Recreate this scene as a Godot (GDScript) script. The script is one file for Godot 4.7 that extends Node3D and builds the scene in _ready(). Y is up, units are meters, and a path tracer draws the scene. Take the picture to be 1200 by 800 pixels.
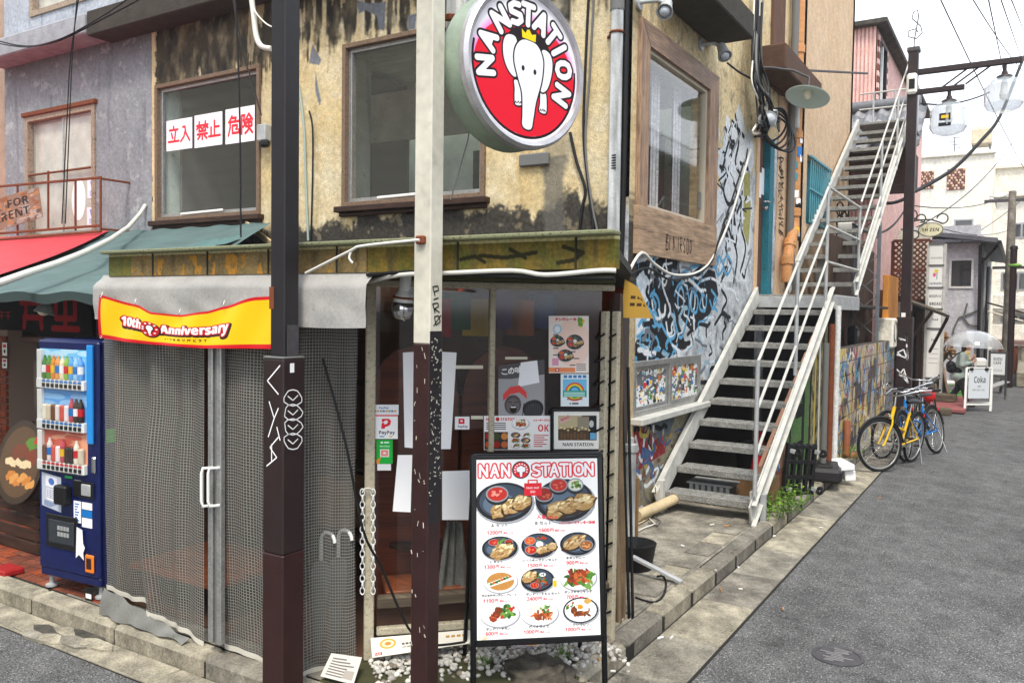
extends Node3D
# A street corner with a curry shop annex, a steel stair and an alley. Metres, y up; the alley runs along -Z.

const F:=973.1
const EYE:=Vector3(0,2.28,0)
const XR:=-3.38     # plane of the plaster building's side wall along the alley
const ZF:=-7.67     # plane of its front wall
const ZB:=-3.38     # plane of the annex fascia and curtain
const UP:=Vector3.UP
const RIGHT:=Vector3.RIGHT
const BACK:=Vector3.BACK
var cam_basis:=Basis.from_euler(Vector3(deg_to_rad(-2.1746),deg_to_rad(31.642),deg_to_rad(0.786)),EULER_ORDER_YXZ)
var rng:=RandomNumberGenerator.new()
var used:={}
var M:={}           # materials
var T:={}           # shared textures

func V(x: float,y: float,z: float) -> Vector3:
	return Vector3(x,y,z)
func W(x: float,y: float) -> Vector2:
	return Vector2(x,y)

# ---- survey helpers: a sight line of the surveyed photograph cut with a known plane gives a point in metres
func ray(px: float,py: float) -> Vector3:
	return cam_basis*Vector3((px-600.0)/F,(400.0-py)/F,-1.0)
func ox(px: float,py: float,x:=XR) -> Vector3:
	var d:=ray(px,py)
	return EYE+d*((x-EYE.x)/d.x)
func oz(px: float,py: float,z:=ZF) -> Vector3:
	var d:=ray(px,py)
	return EYE+d*((z-EYE.z)/d.z)
func oy(px: float,py: float,y:=0.0) -> Vector3:
	var d:=ray(px,py)
	return EYE+d*((y-EYE.y)/d.y)
func od(px: float,py: float,dist: float) -> Vector3:
	return EYE+ray(px,py)*dist
func opl(px: float,py: float,p: Vector3,n: Vector3) -> Vector3:
	var d:=ray(px,py)
	return EYE+d*((p-EYE).dot(n)/d.dot(n))

# ---- mesh builder
class Mb:
	var v:=PackedVector3Array()
	var n:=PackedVector3Array()
	var uv:=PackedVector2Array()
	var x:=Transform3D.IDENTITY
	var twice:=false
	func tri(a: Vector3,b: Vector3,c: Vector3,na: Vector3,nb: Vector3,nc: Vector3,ua:=Vector2.ZERO,ub:=Vector2.ZERO,uc:=Vector2.ZERO) -> void:
		v.append(x*a); v.append(x*c); v.append(x*b)
		n.append((x.basis*na).normalized()); n.append((x.basis*nc).normalized()); n.append((x.basis*nb).normalized())
		uv.append(ua); uv.append(uc); uv.append(ub)
	# a top left, b bottom left, c bottom right, d top right as seen from outside (counter-clockwise)
	func quad(a: Vector3,b: Vector3,c: Vector3,d: Vector3,r:=Rect2(0,0,1,1)) -> void:
		var m:=(b-a).cross(d-a)
		if m.length_squared()<1e-12:
			m=(c-b).cross(d-b)
		m=m.normalized()
		var u0:=r.position
		var u1:=Vector2(r.position.x,r.end.y)
		var u2:=r.end
		var u3:=Vector2(r.end.x,r.position.y)
		tri(a,b,c,m,m,m,u0,u1,u2)
		tri(a,c,d,m,m,m,u0,u2,u3)
	func face(p: Array,out: Vector3) -> void:
		var m: Vector3=(p[1]-p[0]).cross(p[p.size()-1]-p[0])
		if m.length_squared()<1e-14:
			m=out
		m=m.normalized()
		var q:=p
		if m.dot(out)<0.0:
			m=-m
			q=p.duplicate()
			q.reverse()
		var e:=[]
		for k in q:
			e.append(Vector2(k.z,-k.y) if absf(m.x)>0.7 else Vector2(k.x,k.z) if absf(m.y)>0.7 else Vector2(k.x,-k.y))
		for i in range(1,q.size()-1):
			tri(q[0],q[i],q[i+1],m,m,m,e[0],e[i],e[i+1])
	func box(c: Vector3,s: Vector3,bev:=0.0,b:=Basis.IDENTITY) -> void:
		var h:=s*0.5
		var was:=x
		x=x*Transform3D(b,c)
		if bev<=0.0:
			for a in 3:
				for g in [-1.0,1.0]:
					var o:=Vector3.ZERO; o[a]=g
					var i1:=(a+1) % 3
					var i2:=(a+2) % 3
					var p:=[]
					for k in [[-1,-1],[1,-1],[1,1],[-1,1]]:
						var w:=Vector3.ZERO
						w[a]=g*h[a]; w[i1]=k[0]*h[i1]; w[i2]=k[1]*h[i2]
						p.append(w)
					face(p,o)
		else:
			bev=minf(bev,minf(h.x,minf(h.y,h.z))*0.9)
			var at:=func(sg: Vector3,a: int) -> Vector3:
				var w:=sg*(h-Vector3.ONE*bev)
				w[a]=sg[a]*h[a]
				return w
			for a in 3:
				var i1:=(a+1) % 3
				var i2:=(a+2) % 3
				for g in [-1.0,1.0]:
					var p:=[]
					for k in [[-1,-1],[1,-1],[1,1],[-1,1]]:
						var sg:=Vector3.ZERO
						sg[a]=g; sg[i1]=k[0]; sg[i2]=k[1]
						p.append(at.call(sg,a))
					var o:=Vector3.ZERO; o[a]=g
					face(p,o)
					for k in [-1.0,1.0]:          # edge along i2 between faces a and i1
						var s0:=Vector3.ZERO
						s0[a]=g; s0[i1]=k; s0[i2]=-1
						var s1:=s0; s1[i2]=1
						var oo:=Vector3.ZERO; oo[a]=g; oo[i1]=k
						face([at.call(s0,a),at.call(s1,a),at.call(s1,i1),at.call(s0,i1)],oo)
			for i in 8:
				var sg:=Vector3(1 if i & 1 else -1,1 if i & 2 else -1,1 if i & 4 else -1)
				face([at.call(sg,0),at.call(sg,1),at.call(sg,2)],sg)
		x=was
	# a bar of rectangular section between two points
	func bar(a: Vector3,b: Vector3,w: float,h: float,bev:=0.0,up:=Vector3.UP) -> void:
		var d:=(b-a)
		var l:=d.length()
		if l<1e-5:
			return
		d /= l
		if absf(d.dot(up))>0.98:
			up=Vector3.RIGHT
		var s:=d.cross(up).normalized()
		var u:=s.cross(d)
		box((a+b)*0.5,Vector3(w,h,l),bev,Basis(s,u,-d))
	func tube(p: Array,r,k:=8,caps:=true) -> void:
		var m:=p.size()
		if m<2:
			return
		var rings:=[]
		var ns:=[]
		var side:=Vector3.ZERO
		for i in m:
			var d: Vector3=(p[mini(i+1,m-1)]-p[maxi(i-1,0)]).normalized()
			if side==Vector3.ZERO:
				side=d.cross(Vector3.UP if absf(d.y)<0.9 else Vector3.RIGHT).normalized()
			else:
				side=(side-d*side.dot(d)).normalized()
			var u:=side.cross(d)
			var rr: float=r[i] if r is Array or r is PackedFloat32Array else r
			var a:=[]
			var b:=[]
			for j in k:
				var t:=TAU*j/k
				var o:=side*cos(t)+u*sin(t)
				b.append(o)
				a.append(p[i]+o*rr)
			rings.append(a)
			ns.append(b)
		for i in m-1:
			for j in k:
				var q:=(j+1) % k
				fix(rings[i][j],rings[i][q],rings[i+1][q],ns[i][j],ns[i][q],ns[i+1][q],Vector2(float(j)/k,i),Vector2(float(j+1)/k,i),Vector2(float(j+1)/k,i+1))
				fix(rings[i][j],rings[i+1][q],rings[i+1][j],ns[i][j],ns[i+1][q],ns[i+1][j],Vector2(float(j)/k,i),Vector2(float(j+1)/k,i+1),Vector2(float(j)/k,i+1))
		if caps:
			face(rings[0],p[0]-p[1])
			face(rings[m-1],p[m-1]-p[m-2])
	func lathe(prof: Array,base: Vector3,axis:=Vector3.UP,k:=16) -> void:
		axis=axis.normalized()
		var s:=axis.cross(Vector3.FORWARD if absf(axis.z)<0.9 else Vector3.RIGHT).normalized()
		var u:=axis.cross(s)
		for i in prof.size()-1:
			var a: Vector2=prof[i]
			var b: Vector2=prof[i+1]
			var sl:=Vector2(b.y-a.y,-(b.x-a.x)).normalized()   # (radial, axial) of the outward normal
			for j in k:
				var t0:=TAU*j/k
				var t1:=TAU*(j+1)/k
				var d0:=s*cos(t0)+u*sin(t0)
				var d1:=s*cos(t1)+u*sin(t1)
				var n0:=d0*sl.x+axis*sl.y
				var n1:=d1*sl.x+axis*sl.y
				var A:=base+d0*a.x+axis*a.y
				var Bq:=base+d1*a.x+axis*a.y
				var C:=base+d1*b.x+axis*b.y
				var D:=base+d0*b.x+axis*b.y
				var f0:=float(j)/k
				var f1:=float(j+1)/k
				if b.x>1e-6:
					fix(A,C,D,n0,n1,n0,Vector2(f0,a.y),Vector2(f1,b.y),Vector2(f0,b.y))
				if a.x>1e-6:
					fix(A,Bq,C,n0,n1,n1,Vector2(f0,a.y),Vector2(f1,a.y),Vector2(f1,b.y))
	func fix(a: Vector3,b: Vector3,c: Vector3,na: Vector3,nb: Vector3,nc: Vector3,ua: Vector2,ub: Vector2,uc: Vector2) -> void:
		if (b-a).cross(c-a).dot(na+nb+nc)<0.0:
			tri(a,c,b,na,nc,nb,ua,uc,ub)
		else:
			tri(a,b,c,na,nb,nc,ua,ub,uc)
	func ball(c: Vector3,r: Vector3,k:=12) -> void:
		var h:=k/2
		for i in h:
			for j in k:
				var q:=[]
				for e in [[i,j],[i+1,j],[i+1,j+1],[i,j+1]]:
					var th: float=PI*e[0]/h
					var ph: float=TAU*e[1]/k
					q.append(Vector3(sin(th)*cos(ph),cos(th),sin(th)*sin(ph)))
				var pp:=[]
				var nn:=[]
				for e in q:
					pp.append(c+e*r)
					nn.append((e/r).normalized())
				if i<h-1:
					fix(pp[0],pp[1],pp[2],nn[0],nn[1],nn[2],Vector2.ZERO,Vector2.ZERO,Vector2.ZERO)
				if i>0:
					fix(pp[0],pp[2],pp[3],nn[0],nn[2],nn[3],Vector2.ZERO,Vector2.ZERO,Vector2.ZERO)
	func ring(c: Vector3,axis: Vector3,R: float,r: float,k:=20,m:=6,from:=0.0,to:=TAU) -> void:
		axis=axis.normalized()
		var s:=axis.cross(Vector3.UP if absf(axis.y)<0.9 else Vector3.RIGHT).normalized()
		var u:=s.cross(axis)
		for i in k:
			var q:=[]
			var nn:=[]
			for e in [[i,0],[i+1,0]]:
				var t: float=from+(to-from)*e[0]/k
				q.append(c+(s*cos(t)+u*sin(t))*R)
				nn.append(s*cos(t)+u*sin(t))
			for j in m:
				var o:=[]
				var no:=[]
				for e in [[0,j],[1,j],[1,j+1],[0,j+1]]:
					var t: float=TAU*e[1]/m
					var d: Vector3=nn[e[0]]*cos(t)+axis*sin(t)
					no.append(d)
					o.append(q[e[0]]+d*r)
				fix(o[0],o[1],o[2],no[0],no[1],no[2],Vector2.ZERO,Vector2.ZERO,Vector2.ZERO)
				fix(o[0],o[2],o[3],no[0],no[2],no[3],Vector2.ZERO,Vector2.ZERO,Vector2.ZERO)
	# a smooth sheet from a function of (u, v)
	func sheet(nu: int,nv: int,f: Callable,us:=1.0,vs:=1.0) -> void:
		var g:=[]
		for j in nv+1:
			var row:=[]
			for i in nu+1:
				row.append(f.call(float(i)/nu,float(j)/nv))
			g.append(row)
		var nn:=[]
		for j in nv+1:
			var row:=[]
			for i in nu+1:
				var du: Vector3=g[j][mini(i+1,nu)]-g[j][maxi(i-1,0)]
				var dv: Vector3=g[mini(j+1,nv)][i]-g[maxi(j-1,0)][i]
				row.append(dv.cross(du).normalized())
			nn.append(row)
		for j in nv:
			for i in nu:
				var a:=Vector2(us*i/nu,vs*j/nv)
				var c:=Vector2(us*(i+1)/nu,vs*(j+1)/nv)
				tri(g[j][i],g[j+1][i],g[j+1][i+1],nn[j][i],nn[j+1][i],nn[j+1][i+1],a,Vector2(a.x,c.y),c)
				tri(g[j][i],g[j+1][i+1],g[j][i+1],nn[j][i],nn[j+1][i+1],nn[j][i+1],a,c,Vector2(c.x,a.y))
	# flat outline extruded: outline in the plane (o, ux, uy), thickness towards -normal
	func slab(poly: PackedVector2Array,o: Vector3,ux: Vector3,uy: Vector3,depth: float,box2:=Rect2()) -> void:
		var nn:=ux.cross(uy).normalized()
		var t:=Geometry2D.triangulate_polygon(poly)
		var P:=[]
		var U:=[]
		for p in poly:
			P.append(o+ux*p.x+uy*p.y)
			U.append(Vector2((p.x-box2.position.x)/box2.size.x,1.0-(p.y-box2.position.y)/box2.size.y) if box2.size.x>0 else p)
		for i in range(0,t.size(),3):
			fix(P[t[i]],P[t[i+1]],P[t[i+2]],nn,nn,nn,U[t[i]],U[t[i+1]],U[t[i+2]])
			if depth>0.0:
				var w:=nn*depth
				fix(P[t[i]]-w,P[t[i+1]]-w,P[t[i+2]]-w,-nn,-nn,-nn,U[t[i]],U[t[i+1]],U[t[i+2]])
		if depth>0.0:
			var area:=0.0
			for i in poly.size():
				area+=poly[i].cross(poly[(i+1) % poly.size()])
			for i in poly.size():
				var a: Vector3=P[i]
				var b: Vector3=P[(i+1) % poly.size()]
				var o2:=(b-a).cross(nn)*signf(area)
				face([a,b,b-nn*depth,a-nn*depth],o2)
	func level(poly: PackedVector2Array,y: float) -> void:
		var t:=Geometry2D.triangulate_polygon(poly)
		for i in range(0,t.size(),3):
			var q:=[]
			for k in 3: q.append(Vector3(poly[t[i+k]].x,y,poly[t[i+k]].y))
			fix(q[0],q[1],q[2],Vector3.UP,Vector3.UP,Vector3.UP,poly[t[i]],poly[t[i+1]],poly[t[i+2]])
	# painted stroke: a thin flat ribbon with round ends
	func stroke(p: Array,w: float,nrm: Vector3) -> void:
		nrm=nrm.normalized()
		for i in p.size():
			if i<p.size()-1:
				var a: Vector3=p[i]
				var b: Vector3=p[i+1]
				var s:=(b-a).cross(nrm).normalized()*w*0.5
				fix(a-s,a+s,b+s,nrm,nrm,nrm,Vector2.ZERO,Vector2.ZERO,Vector2.ZERO)
				fix(a-s,b+s,b-s,nrm,nrm,nrm,Vector2.ZERO,Vector2.ZERO,Vector2.ZERO)
	func wall(o: Vector3,u: Vector3,w: float,h: float,nrm: Vector3,holes: Array,depth: float) -> void:
		twice=true
		var xs:=[0.0,w]
		var ys:=[0.0,h]
		for r in holes:
			for k in [r.position.x,r.end.x]:
				if not xs.has(k): xs.append(clampf(k,0,w))
			for k in [r.position.y,r.end.y]:
				if not ys.has(k): ys.append(clampf(k,0,h))
		xs.sort(); ys.sort()
		var V:=Vector3.UP
		for i in xs.size()-1:
			for j in ys.size()-1:
				var mid:=Vector2((xs[i]+xs[i+1])*0.5,(ys[j]+ys[j+1])*0.5)
				if xs[i+1]-xs[i]<1e-5 or ys[j+1]-ys[j]<1e-5: continue
				var open:=false
				for r in holes:
					if r.has_point(mid): open=true
				if open: continue
				var p:=[o+u*xs[i]+V*ys[j+1],o+u*xs[i]+V*ys[j],o+u*xs[i+1]+V*ys[j],o+u*xs[i+1]+V*ys[j+1]]
				var e:=[Vector2(xs[i]/w,1-ys[j+1]/h),Vector2(xs[i]/w,1-ys[j]/h),Vector2(xs[i+1]/w,1-ys[j]/h),Vector2(xs[i+1]/w,1-ys[j+1]/h)]
				fix(p[0],p[1],p[2],nrm,nrm,nrm,e[0],e[1],e[2])
				fix(p[0],p[2],p[3],nrm,nrm,nrm,e[0],e[2],e[3])
				var d:=nrm*depth
				fix(p[0]-d,p[1]-d,p[2]-d,-nrm,-nrm,-nrm,e[0],e[1],e[2])
				fix(p[0]-d,p[2]-d,p[3]-d,-nrm,-nrm,-nrm,e[0],e[2],e[3])
		for r in holes+[Rect2(0,0,w,h)]:
			var sg:=-1.0 if r.size==Vector2(w,h) else 1.0
			var c:=[r.position,Vector2(r.end.x,r.position.y),r.end,Vector2(r.position.x,r.end.y)]
			var mid: Vector2=r.get_center()
			for k in 4:
				var a: Vector2=c[k]
				var b: Vector2=c[(k+1) % 4]
				var A:=o+u*a.x+V*a.y
				var Bq:=o+u*b.x+V*b.y
				var inw:=mid-(a+b)*0.5
				var out:=(u*inw.x+V*inw.y).normalized()*sg
				var ea:=Vector2(a.x/w,1-a.y/h)
				var eb:=Vector2(b.x/w,1-b.y/h)
				fix(A,Bq,Bq-nrm*depth,out,out,out,ea,eb,eb)
				fix(A,Bq-nrm*depth,A-nrm*depth,out,out,out,ea,eb,ea)
	func mesh(shift: Vector3,t:=Transform3D.IDENTITY) -> ArrayMesh:
		var a:=[]
		a.resize(Mesh.ARRAY_MAX)
		var w:=v
		if shift != Vector3.ZERO:
			w=Transform3D(Basis.IDENTITY,-shift)*v
		a[Mesh.ARRAY_VERTEX]=w
		a[Mesh.ARRAY_NORMAL]=n
		a[Mesh.ARRAY_TEX_UV]=uv
		if twice: a[Mesh.ARRAY_TEX_UV2]=uv
		var m:=ArrayMesh.new()
		m.add_surface_from_arrays(Mesh.PRIMITIVE_TRIANGLES,a)
		return m

func mb(x:=Transform3D.IDENTITY) -> Mb:
	var m:=Mb.new()
	m.x=x
	return m

# ---- scene tree helpers
func numbered(s: String) -> String:
	if not used.has(s):
		used[s]=0
		return s
	used[s]+=1
	return "%s_%03d" % [s,used[s]]
func base_of(n: Node) -> Vector3:
	var p:=Vector3.ZERO
	while n != self and n is Node3D:
		p+=n.position
		n=n.get_parent()
	return p
# one named mesh; its points are given in world metres whatever its parent
func obj(called: String,m: Mb,material: Material,parent: Node=self,label:="") -> MeshInstance3D:
	var o:=MeshInstance3D.new()
	o.name=numbered(called) if parent==self else called
	o.mesh=m.mesh(Vector3.ZERO if parent==self else base_of(parent))
	o.material_override=material
	parent.add_child(o,true)
	if label != "": o.set_meta("label",label)
	return o
func put(called: String,mesh: Mesh,material: Material,parent: Node,t: Transform3D) -> MeshInstance3D:
	var o:=MeshInstance3D.new()
	o.name=numbered(called) if parent==self else called
	o.mesh=mesh
	o.material_override=material
	o.transform=t
	parent.add_child(o,true)
	return o
func thing(called: String,label: String,category: String,at:=Vector3.ZERO,group:="") -> Node3D:
	var o:=Node3D.new()
	o.name=numbered(called)
	o.position=at
	add_child(o)
	return tag(o,label,category,group)
func tag(o: Node3D,label: String,category: String,group:="") -> Node3D:
	o.set_meta("label",label)
	o.set_meta("category",category)
	if group != "": o.set_meta("group",group)
	return o
func kind(o: Node,k: String,label:="") -> Node:
	o.set_meta("kind",k)
	if label != "": o.set_meta("label",label)
	return o

# ---- flat print: filled polygons on an image, drawn double size and reduced
class Pic:
	var im: Image
	var w: int
	var h: int
	var s: float
	var off:=Vector2.ZERO
	var ts: TextServer
	var font: RID
	func _init(pw: int,ph: int,bg: Color,over:=2.0,rids: Array=[]) -> void:
		w=pw; h=ph; s=over
		im=Image.create(int(pw*over),int(ph*over),false,Image.FORMAT_RGBA8)
		im.fill(bg)
		if rids: font=rids[0]
		ts=TextServerManager.get_primary_interface()
	func rect(x: float,y: float,rw: float,rh: float,c: Color) -> void:
		im.fill_rect(Rect2i(int((x+off.x)*s),int((y+off.y)*s),maxi(1,int(rw*s)),maxi(1,int(rh*s))),c)
	func polys(list: Array,c: Color) -> void:
		var y0:=INF
		var y1:=-INF
		for p in list:
			for q in p:
				y0=minf(y0,q.y); y1=maxf(y1,q.y)
		var H:=im.get_height()
		var W:=im.get_width()
		var ox:=off.x*s
		var oy:=off.y*s
		for yy in range(maxi(0,int(y0*s+oy)),mini(H,int(y1*s+oy)+1)):
			var fy:=(yy+0.5-oy)/s
			var xs:=[]
			for p in list:
				var m: int=p.size()
				for i in m:
					var a: Vector2=p[i]
					var b: Vector2=p[(i+1) % m]
					if (a.y<=fy) != (b.y<=fy):
						xs.append((a.x+(fy-a.y)/(b.y-a.y)*(b.x-a.x))*s+ox)
			xs.sort()
			for i in range(0,xs.size()-1,2):
				var a:=clampi(roundi(xs[i]),0,W)
				var b:=clampi(roundi(xs[i+1]),0,W)
				if b>a:
					im.fill_rect(Rect2i(a,yy,b-a,1),c)
	func poly(p: Array,c: Color) -> void:
		polys([p],c)
	func ell(cx: float,cy: float,rx: float,ry: float,c: Color,rot:=0.0,k:=22) -> void:
		var p:=[]
		for i in k:
			p.append(Vector2(cx,cy)+Vector2(cos(TAU*i/k)*rx,sin(TAU*i/k)*ry).rotated(rot))
		polys([p],c)
	func line(p: Array,wd: float,c: Color) -> void:
		for i in p.size():
			if i<p.size()-1:
				var d: Vector2=(p[i+1]-p[i])
				if d.length()>1e-4:
					var q:=d.orthogonal().normalized()*wd*0.5
					polys([[p[i]+q,p[i+1]+q,p[i+1]-q,p[i]-q]],c)
			if wd*s>2.5:
				ell(p[i].x,p[i].y,wd*0.5,wd*0.5,c,0.0,10 if wd*s<30 else 20)
	func blot(cx: float,cy: float,rx: float,ry: float,c: Color,r: RandomNumberGenerator,rot:=0.0,rough:=0.25,k:=14) -> void:
		var p:=[]
		for i in k:
			var e:=1.0+r.randf_range(-rough,rough)
			p.append(Vector2(cx,cy)+Vector2(cos(TAU*i/k)*rx*e,sin(TAU*i/k)*ry*e).rotated(rot))
		polys([p],c)
	func glyph(code: int,xf: Transform2D,c: Color,grow:=0.0) -> float:
		var gi:=ts.font_get_glyph_index(font,64,code,0)
		var d: Dictionary=ts.font_get_glyph_contours(font,64,gi)
		var list:=[]
		if d:
			var from:=0
			for e in d.contours:
				var p:=[]
				var m: int=e-from+1
				for i in m:
					var q: Vector3=d.points[from+i]
					var z: Vector3=d.points[from+(i+1) % m]
					if q.z==1.0:
						p.append(Vector2(q.x,q.y))
					else:
						var pr: Vector3=d.points[from+(i+m-1) % m]
						var a:=Vector2(pr.x,pr.y) if pr.z==1.0 else Vector2(pr.x+q.x,pr.y+q.y)*0.5
						var b:=Vector2(z.x,z.y) if z.z==1.0 else Vector2(z.x+q.x,z.y+q.y)*0.5
						var mid:=Vector2(q.x,q.y)
						for t in [0.33,0.67,1.0]:
							p.append(a*(1-t)*(1-t)+mid*2.0*t*(1-t)+b*t*t)
				from=e+1
				var o:=[]
				for q in p:
					o.append(xf*(q/64.0))
				list.append(o)
			if grow>0.0:
				for p in list:
					line(p+[p[0]],grow,c)
			polys(list,c)
		return ts.font_get_glyph_advance(font,64,gi).x/64.0
	# text with its baseline start at (x, y); size = height of an em
	func text(str: String,x: float,y: float,size: float,c: Color,squeeze:=1.0,grow:=0.0,rot:=0.0) -> float:
		var at:=0.0
		for i in str.length():
			var xf:=Transform2D(rot,Vector2(x,y))*Transform2D(Vector2(size*squeeze,0),Vector2(0,size),Vector2(at,0))
			at+=glyph(str.unicode_at(i),xf,c,grow)*size*squeeze
		return at
	func strokes(code: String,x: float,y: float,size: float,wd: float,c: Color) -> void:
		for part in code.split(";"):
			var p:=[]
			for q in part.split(" "):
				var e:=q.split(",")
				p.append(Vector2(x+e[0].to_float()*size*0.1,y+e[1].to_float()*size*0.1))
			line(p,wd,c)
	func jp(str: String,x: float,y: float,size: float,wd: float,c: Color,glyphs: Dictionary,squeeze:=1.0) -> void:
		for i in str.length():
			var g: String=glyphs.get(str[i],"")
			if g != "":
				strokes(g,x+i*size*squeeze,y,size*0.92,wd,c)
			elif str[i] != " ":
				text(str[i],x+i*size*squeeze,y+size*0.85,size,c)
	func done() -> ImageTexture:
		if s != 1.0:
			im.resize(w,h,Image.INTERPOLATE_LANCZOS if s>1.0 else Image.INTERPOLATE_CUBIC)
		return ImageTexture.create_from_image(im)

var bold:=SystemFont.new()
func pic(w: int,h: int,bg: Color,over:=2.0) -> Pic:
	return Pic.new(w,h,bg,over,bold.get_rids())
# katakana and kanji as pen strokes on a ten by ten field
var KANA:={
	"ア": "1,1 9,1 6,5;5,3 5,6 2,9","イ": "8,1 5,5 1,7;5,4 5,9","オ": "1,3 9,3;6,1 6,9 5,9;6,3 1,8","カ": "1,3 9,3 8,9 7,9;4,1 4,5 1,9","ガ": "1,3 8,3 7,9 6,9;4,1 4,5 1,9;8,0 9,2;9,0 10,1",
	"キ": "1,3 9,2;1,6 9,5;4,1 6,9","ク": "4,1 1,5;3,2 9,2 7,7 3,9","グ": "4,1 1,5;3,2 8,2 7,7 3,9;8,0 9,2","コ": "1,2 9,2 9,8;1,8 9,8","ゴ": "1,2 8,2 8,8;1,8 8,8;8,0 9,1","シ": "2,2 3,3;1,4 2,5;2,9 9,3",
	"ス": "1,2 8,2 2,9;5,6 9,9","ズ": "1,2 8,2 2,9;5,6 9,9;8,0 9,1","セ": "1,4 9,3 7,6;4,1 4,8 9,8","タ": "4,1 1,5;3,2 9,2 7,7 3,9;3,4 7,7","チ": "8,1 2,3;1,5 9,5;5,3 5,7 3,9","ッ": "2,5 3,7;5,4 6,6;9,4 8,7 5,9",
	"ト": "4,1 4,9;4,4 8,6","ド": "4,1 4,9;4,4 8,6;7,1 8,3;9,1 10,2","ナ": "1,4 9,4;5,1 5,6 3,9","ニ": "2,3 8,3;1,8 9,8","ハ": "4,3 1,9;6,3 9,9","バ": "4,3 1,9;6,3 9,9;8,1 9,2","パ": "4,3 1,9;6,3 9,9;8,1 9,1 9,2 8,2 8,1",
	"フ": "1,2 9,2 7,6 3,9","プ": "1,2 8,2 7,6 3,9;9,0 10,1","モ": "2,2 8,2;1,5 9,5;4,2 4,8 9,8","ラ": "2,1 8,1;1,4 9,4 7,7 3,9","リ": "2,1 2,6;8,1 8,6 5,9","ル": "3,2 3,6 1,9;6,1 6,9 9,6","レ": "3,1 3,9 9,5","ー": "1,5 9,5",
	"ン": "1,2 3,4;1,9 6,7 9,3","サ": "1,4 9,4;3,1 3,6;7,1 7,6 4,9","ダ": "4,1 1,5;3,2 8,2 7,7 3,9;3,4 7,7;9,0 10,1","円": "1,1 1,9;1,1 9,1 9,9 8,9;5,1 5,5;1,5 9,5","食": "5,0 0,4;5,0 10,4;3,3 7,3;3,3 3,9 5,8;7,3 7,6 3,6;5,6 9,9","放": "2,0 2,2;0,2 5,2;2,2 2,5 0,9;2,5 4,5 3,9;7,0 5,5;6,3 10,3;9,3 5,9;6,5 10,9",
	"題": "1,1 4,1 4,4 1,4 1,1;0,6 5,6;3,6 3,9;0,9 10,9;6,1 10,1;6,3 9,3 9,7 6,7 6,3;6,5 9,5","べ": "1,6 4,3 9,8;7,2 8,3;9,2 10,3","人": "5,0 4,5 1,9;5,4 9,9","気": "3,0 1,3;2,2 9,2;2,4 8,4;0,6 8,6 8,9 10,9;6,7 2,10;2,7 6,10","税": "1,2 4,1;0,4 5,4;3,1 3,9;6,0 7,2;9,0 8,2;6,3 9,3 9,5 6,5 6,3;7,5 5,9;8,5 8,9 10,8","込": "2,1 3,2;1,4 3,4 3,7 1,9;1,9 10,9;6,1 8,1 9,6;7,3 4,7",
	"立": "5,0 5,2;1,2 9,2;3,4 4,7;7,3 6,8;0,9 10,9","入": "3,1 5,1 6,5 9.5,9.5;5,4 4,7 1,9.5","禁": "0,2 4.5,2;2.2,0 2.2,4.5;2,2 0,4;2.5,2 4.5,3.8;5.5,2 10,2;7.8,0 7.8,4.5;7.5,2 5.5,4;8,2 10,3.8;2,5.3 8,5.3;0.5,7 9.5,7;5,7 5,10;3,8 1,9.6;7,8 9,9.6","止": "5,0.5 5,9;5,4 9,4;2,4 2,9;0,9 10,9",
	"危": "3.5,0 1,3;3.5,1 7,1 6,3;0.8,3 9.5,3;2,3 2,6 0.5,10;4,5 8,5 8,7 7,7;4,5 4,9 9.5,9 9.5,7.5","険": "1,0.5 1,10;1,0.5 3.5,0.5 2.5,3 3.7,5.5 2.3,6.5;7,0 4,3.2;7,0 10,3.2;5.6,3 8.5,3;4.6,4.5 9.5,4.5 9.5,6.5 4.6,6.5 4.6,4.5;7,3 7,6.5;7,6.5 6.5,8.5 4,10;7,7 10,10","の": "5,2 4,8 1,8 1,4 5,1 9,4 8,8 6,9","こ": "2,2 8,2;1,7 3,9 9,9","味": "0,2 3,2 3,7 0,7 0,2;4,3 10,3;3.6,5.5 10,5.5;7,0 7,10;7,5.5 4,9;7,5.5 10,9"}


func _ready() -> void:
	rng.seed=7
	bold.font_names=PackedStringArray(["Droid Sans"])
	bold.font_weight=700
	camera_and_light()
	textures()
	materials()
	ground()
	plaster_building()
	grey_building()
	annex()
	left_shop()
	side_wall_things()
	stairs()
	orange_building()
	alley_far()
	reflected_houses()
	poles()
	annex_things()
	round_sign()
	menu_board()
	vending_machine()
	bicycles()
	person_with_umbrella()
	wires()
	small_things()

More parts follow.
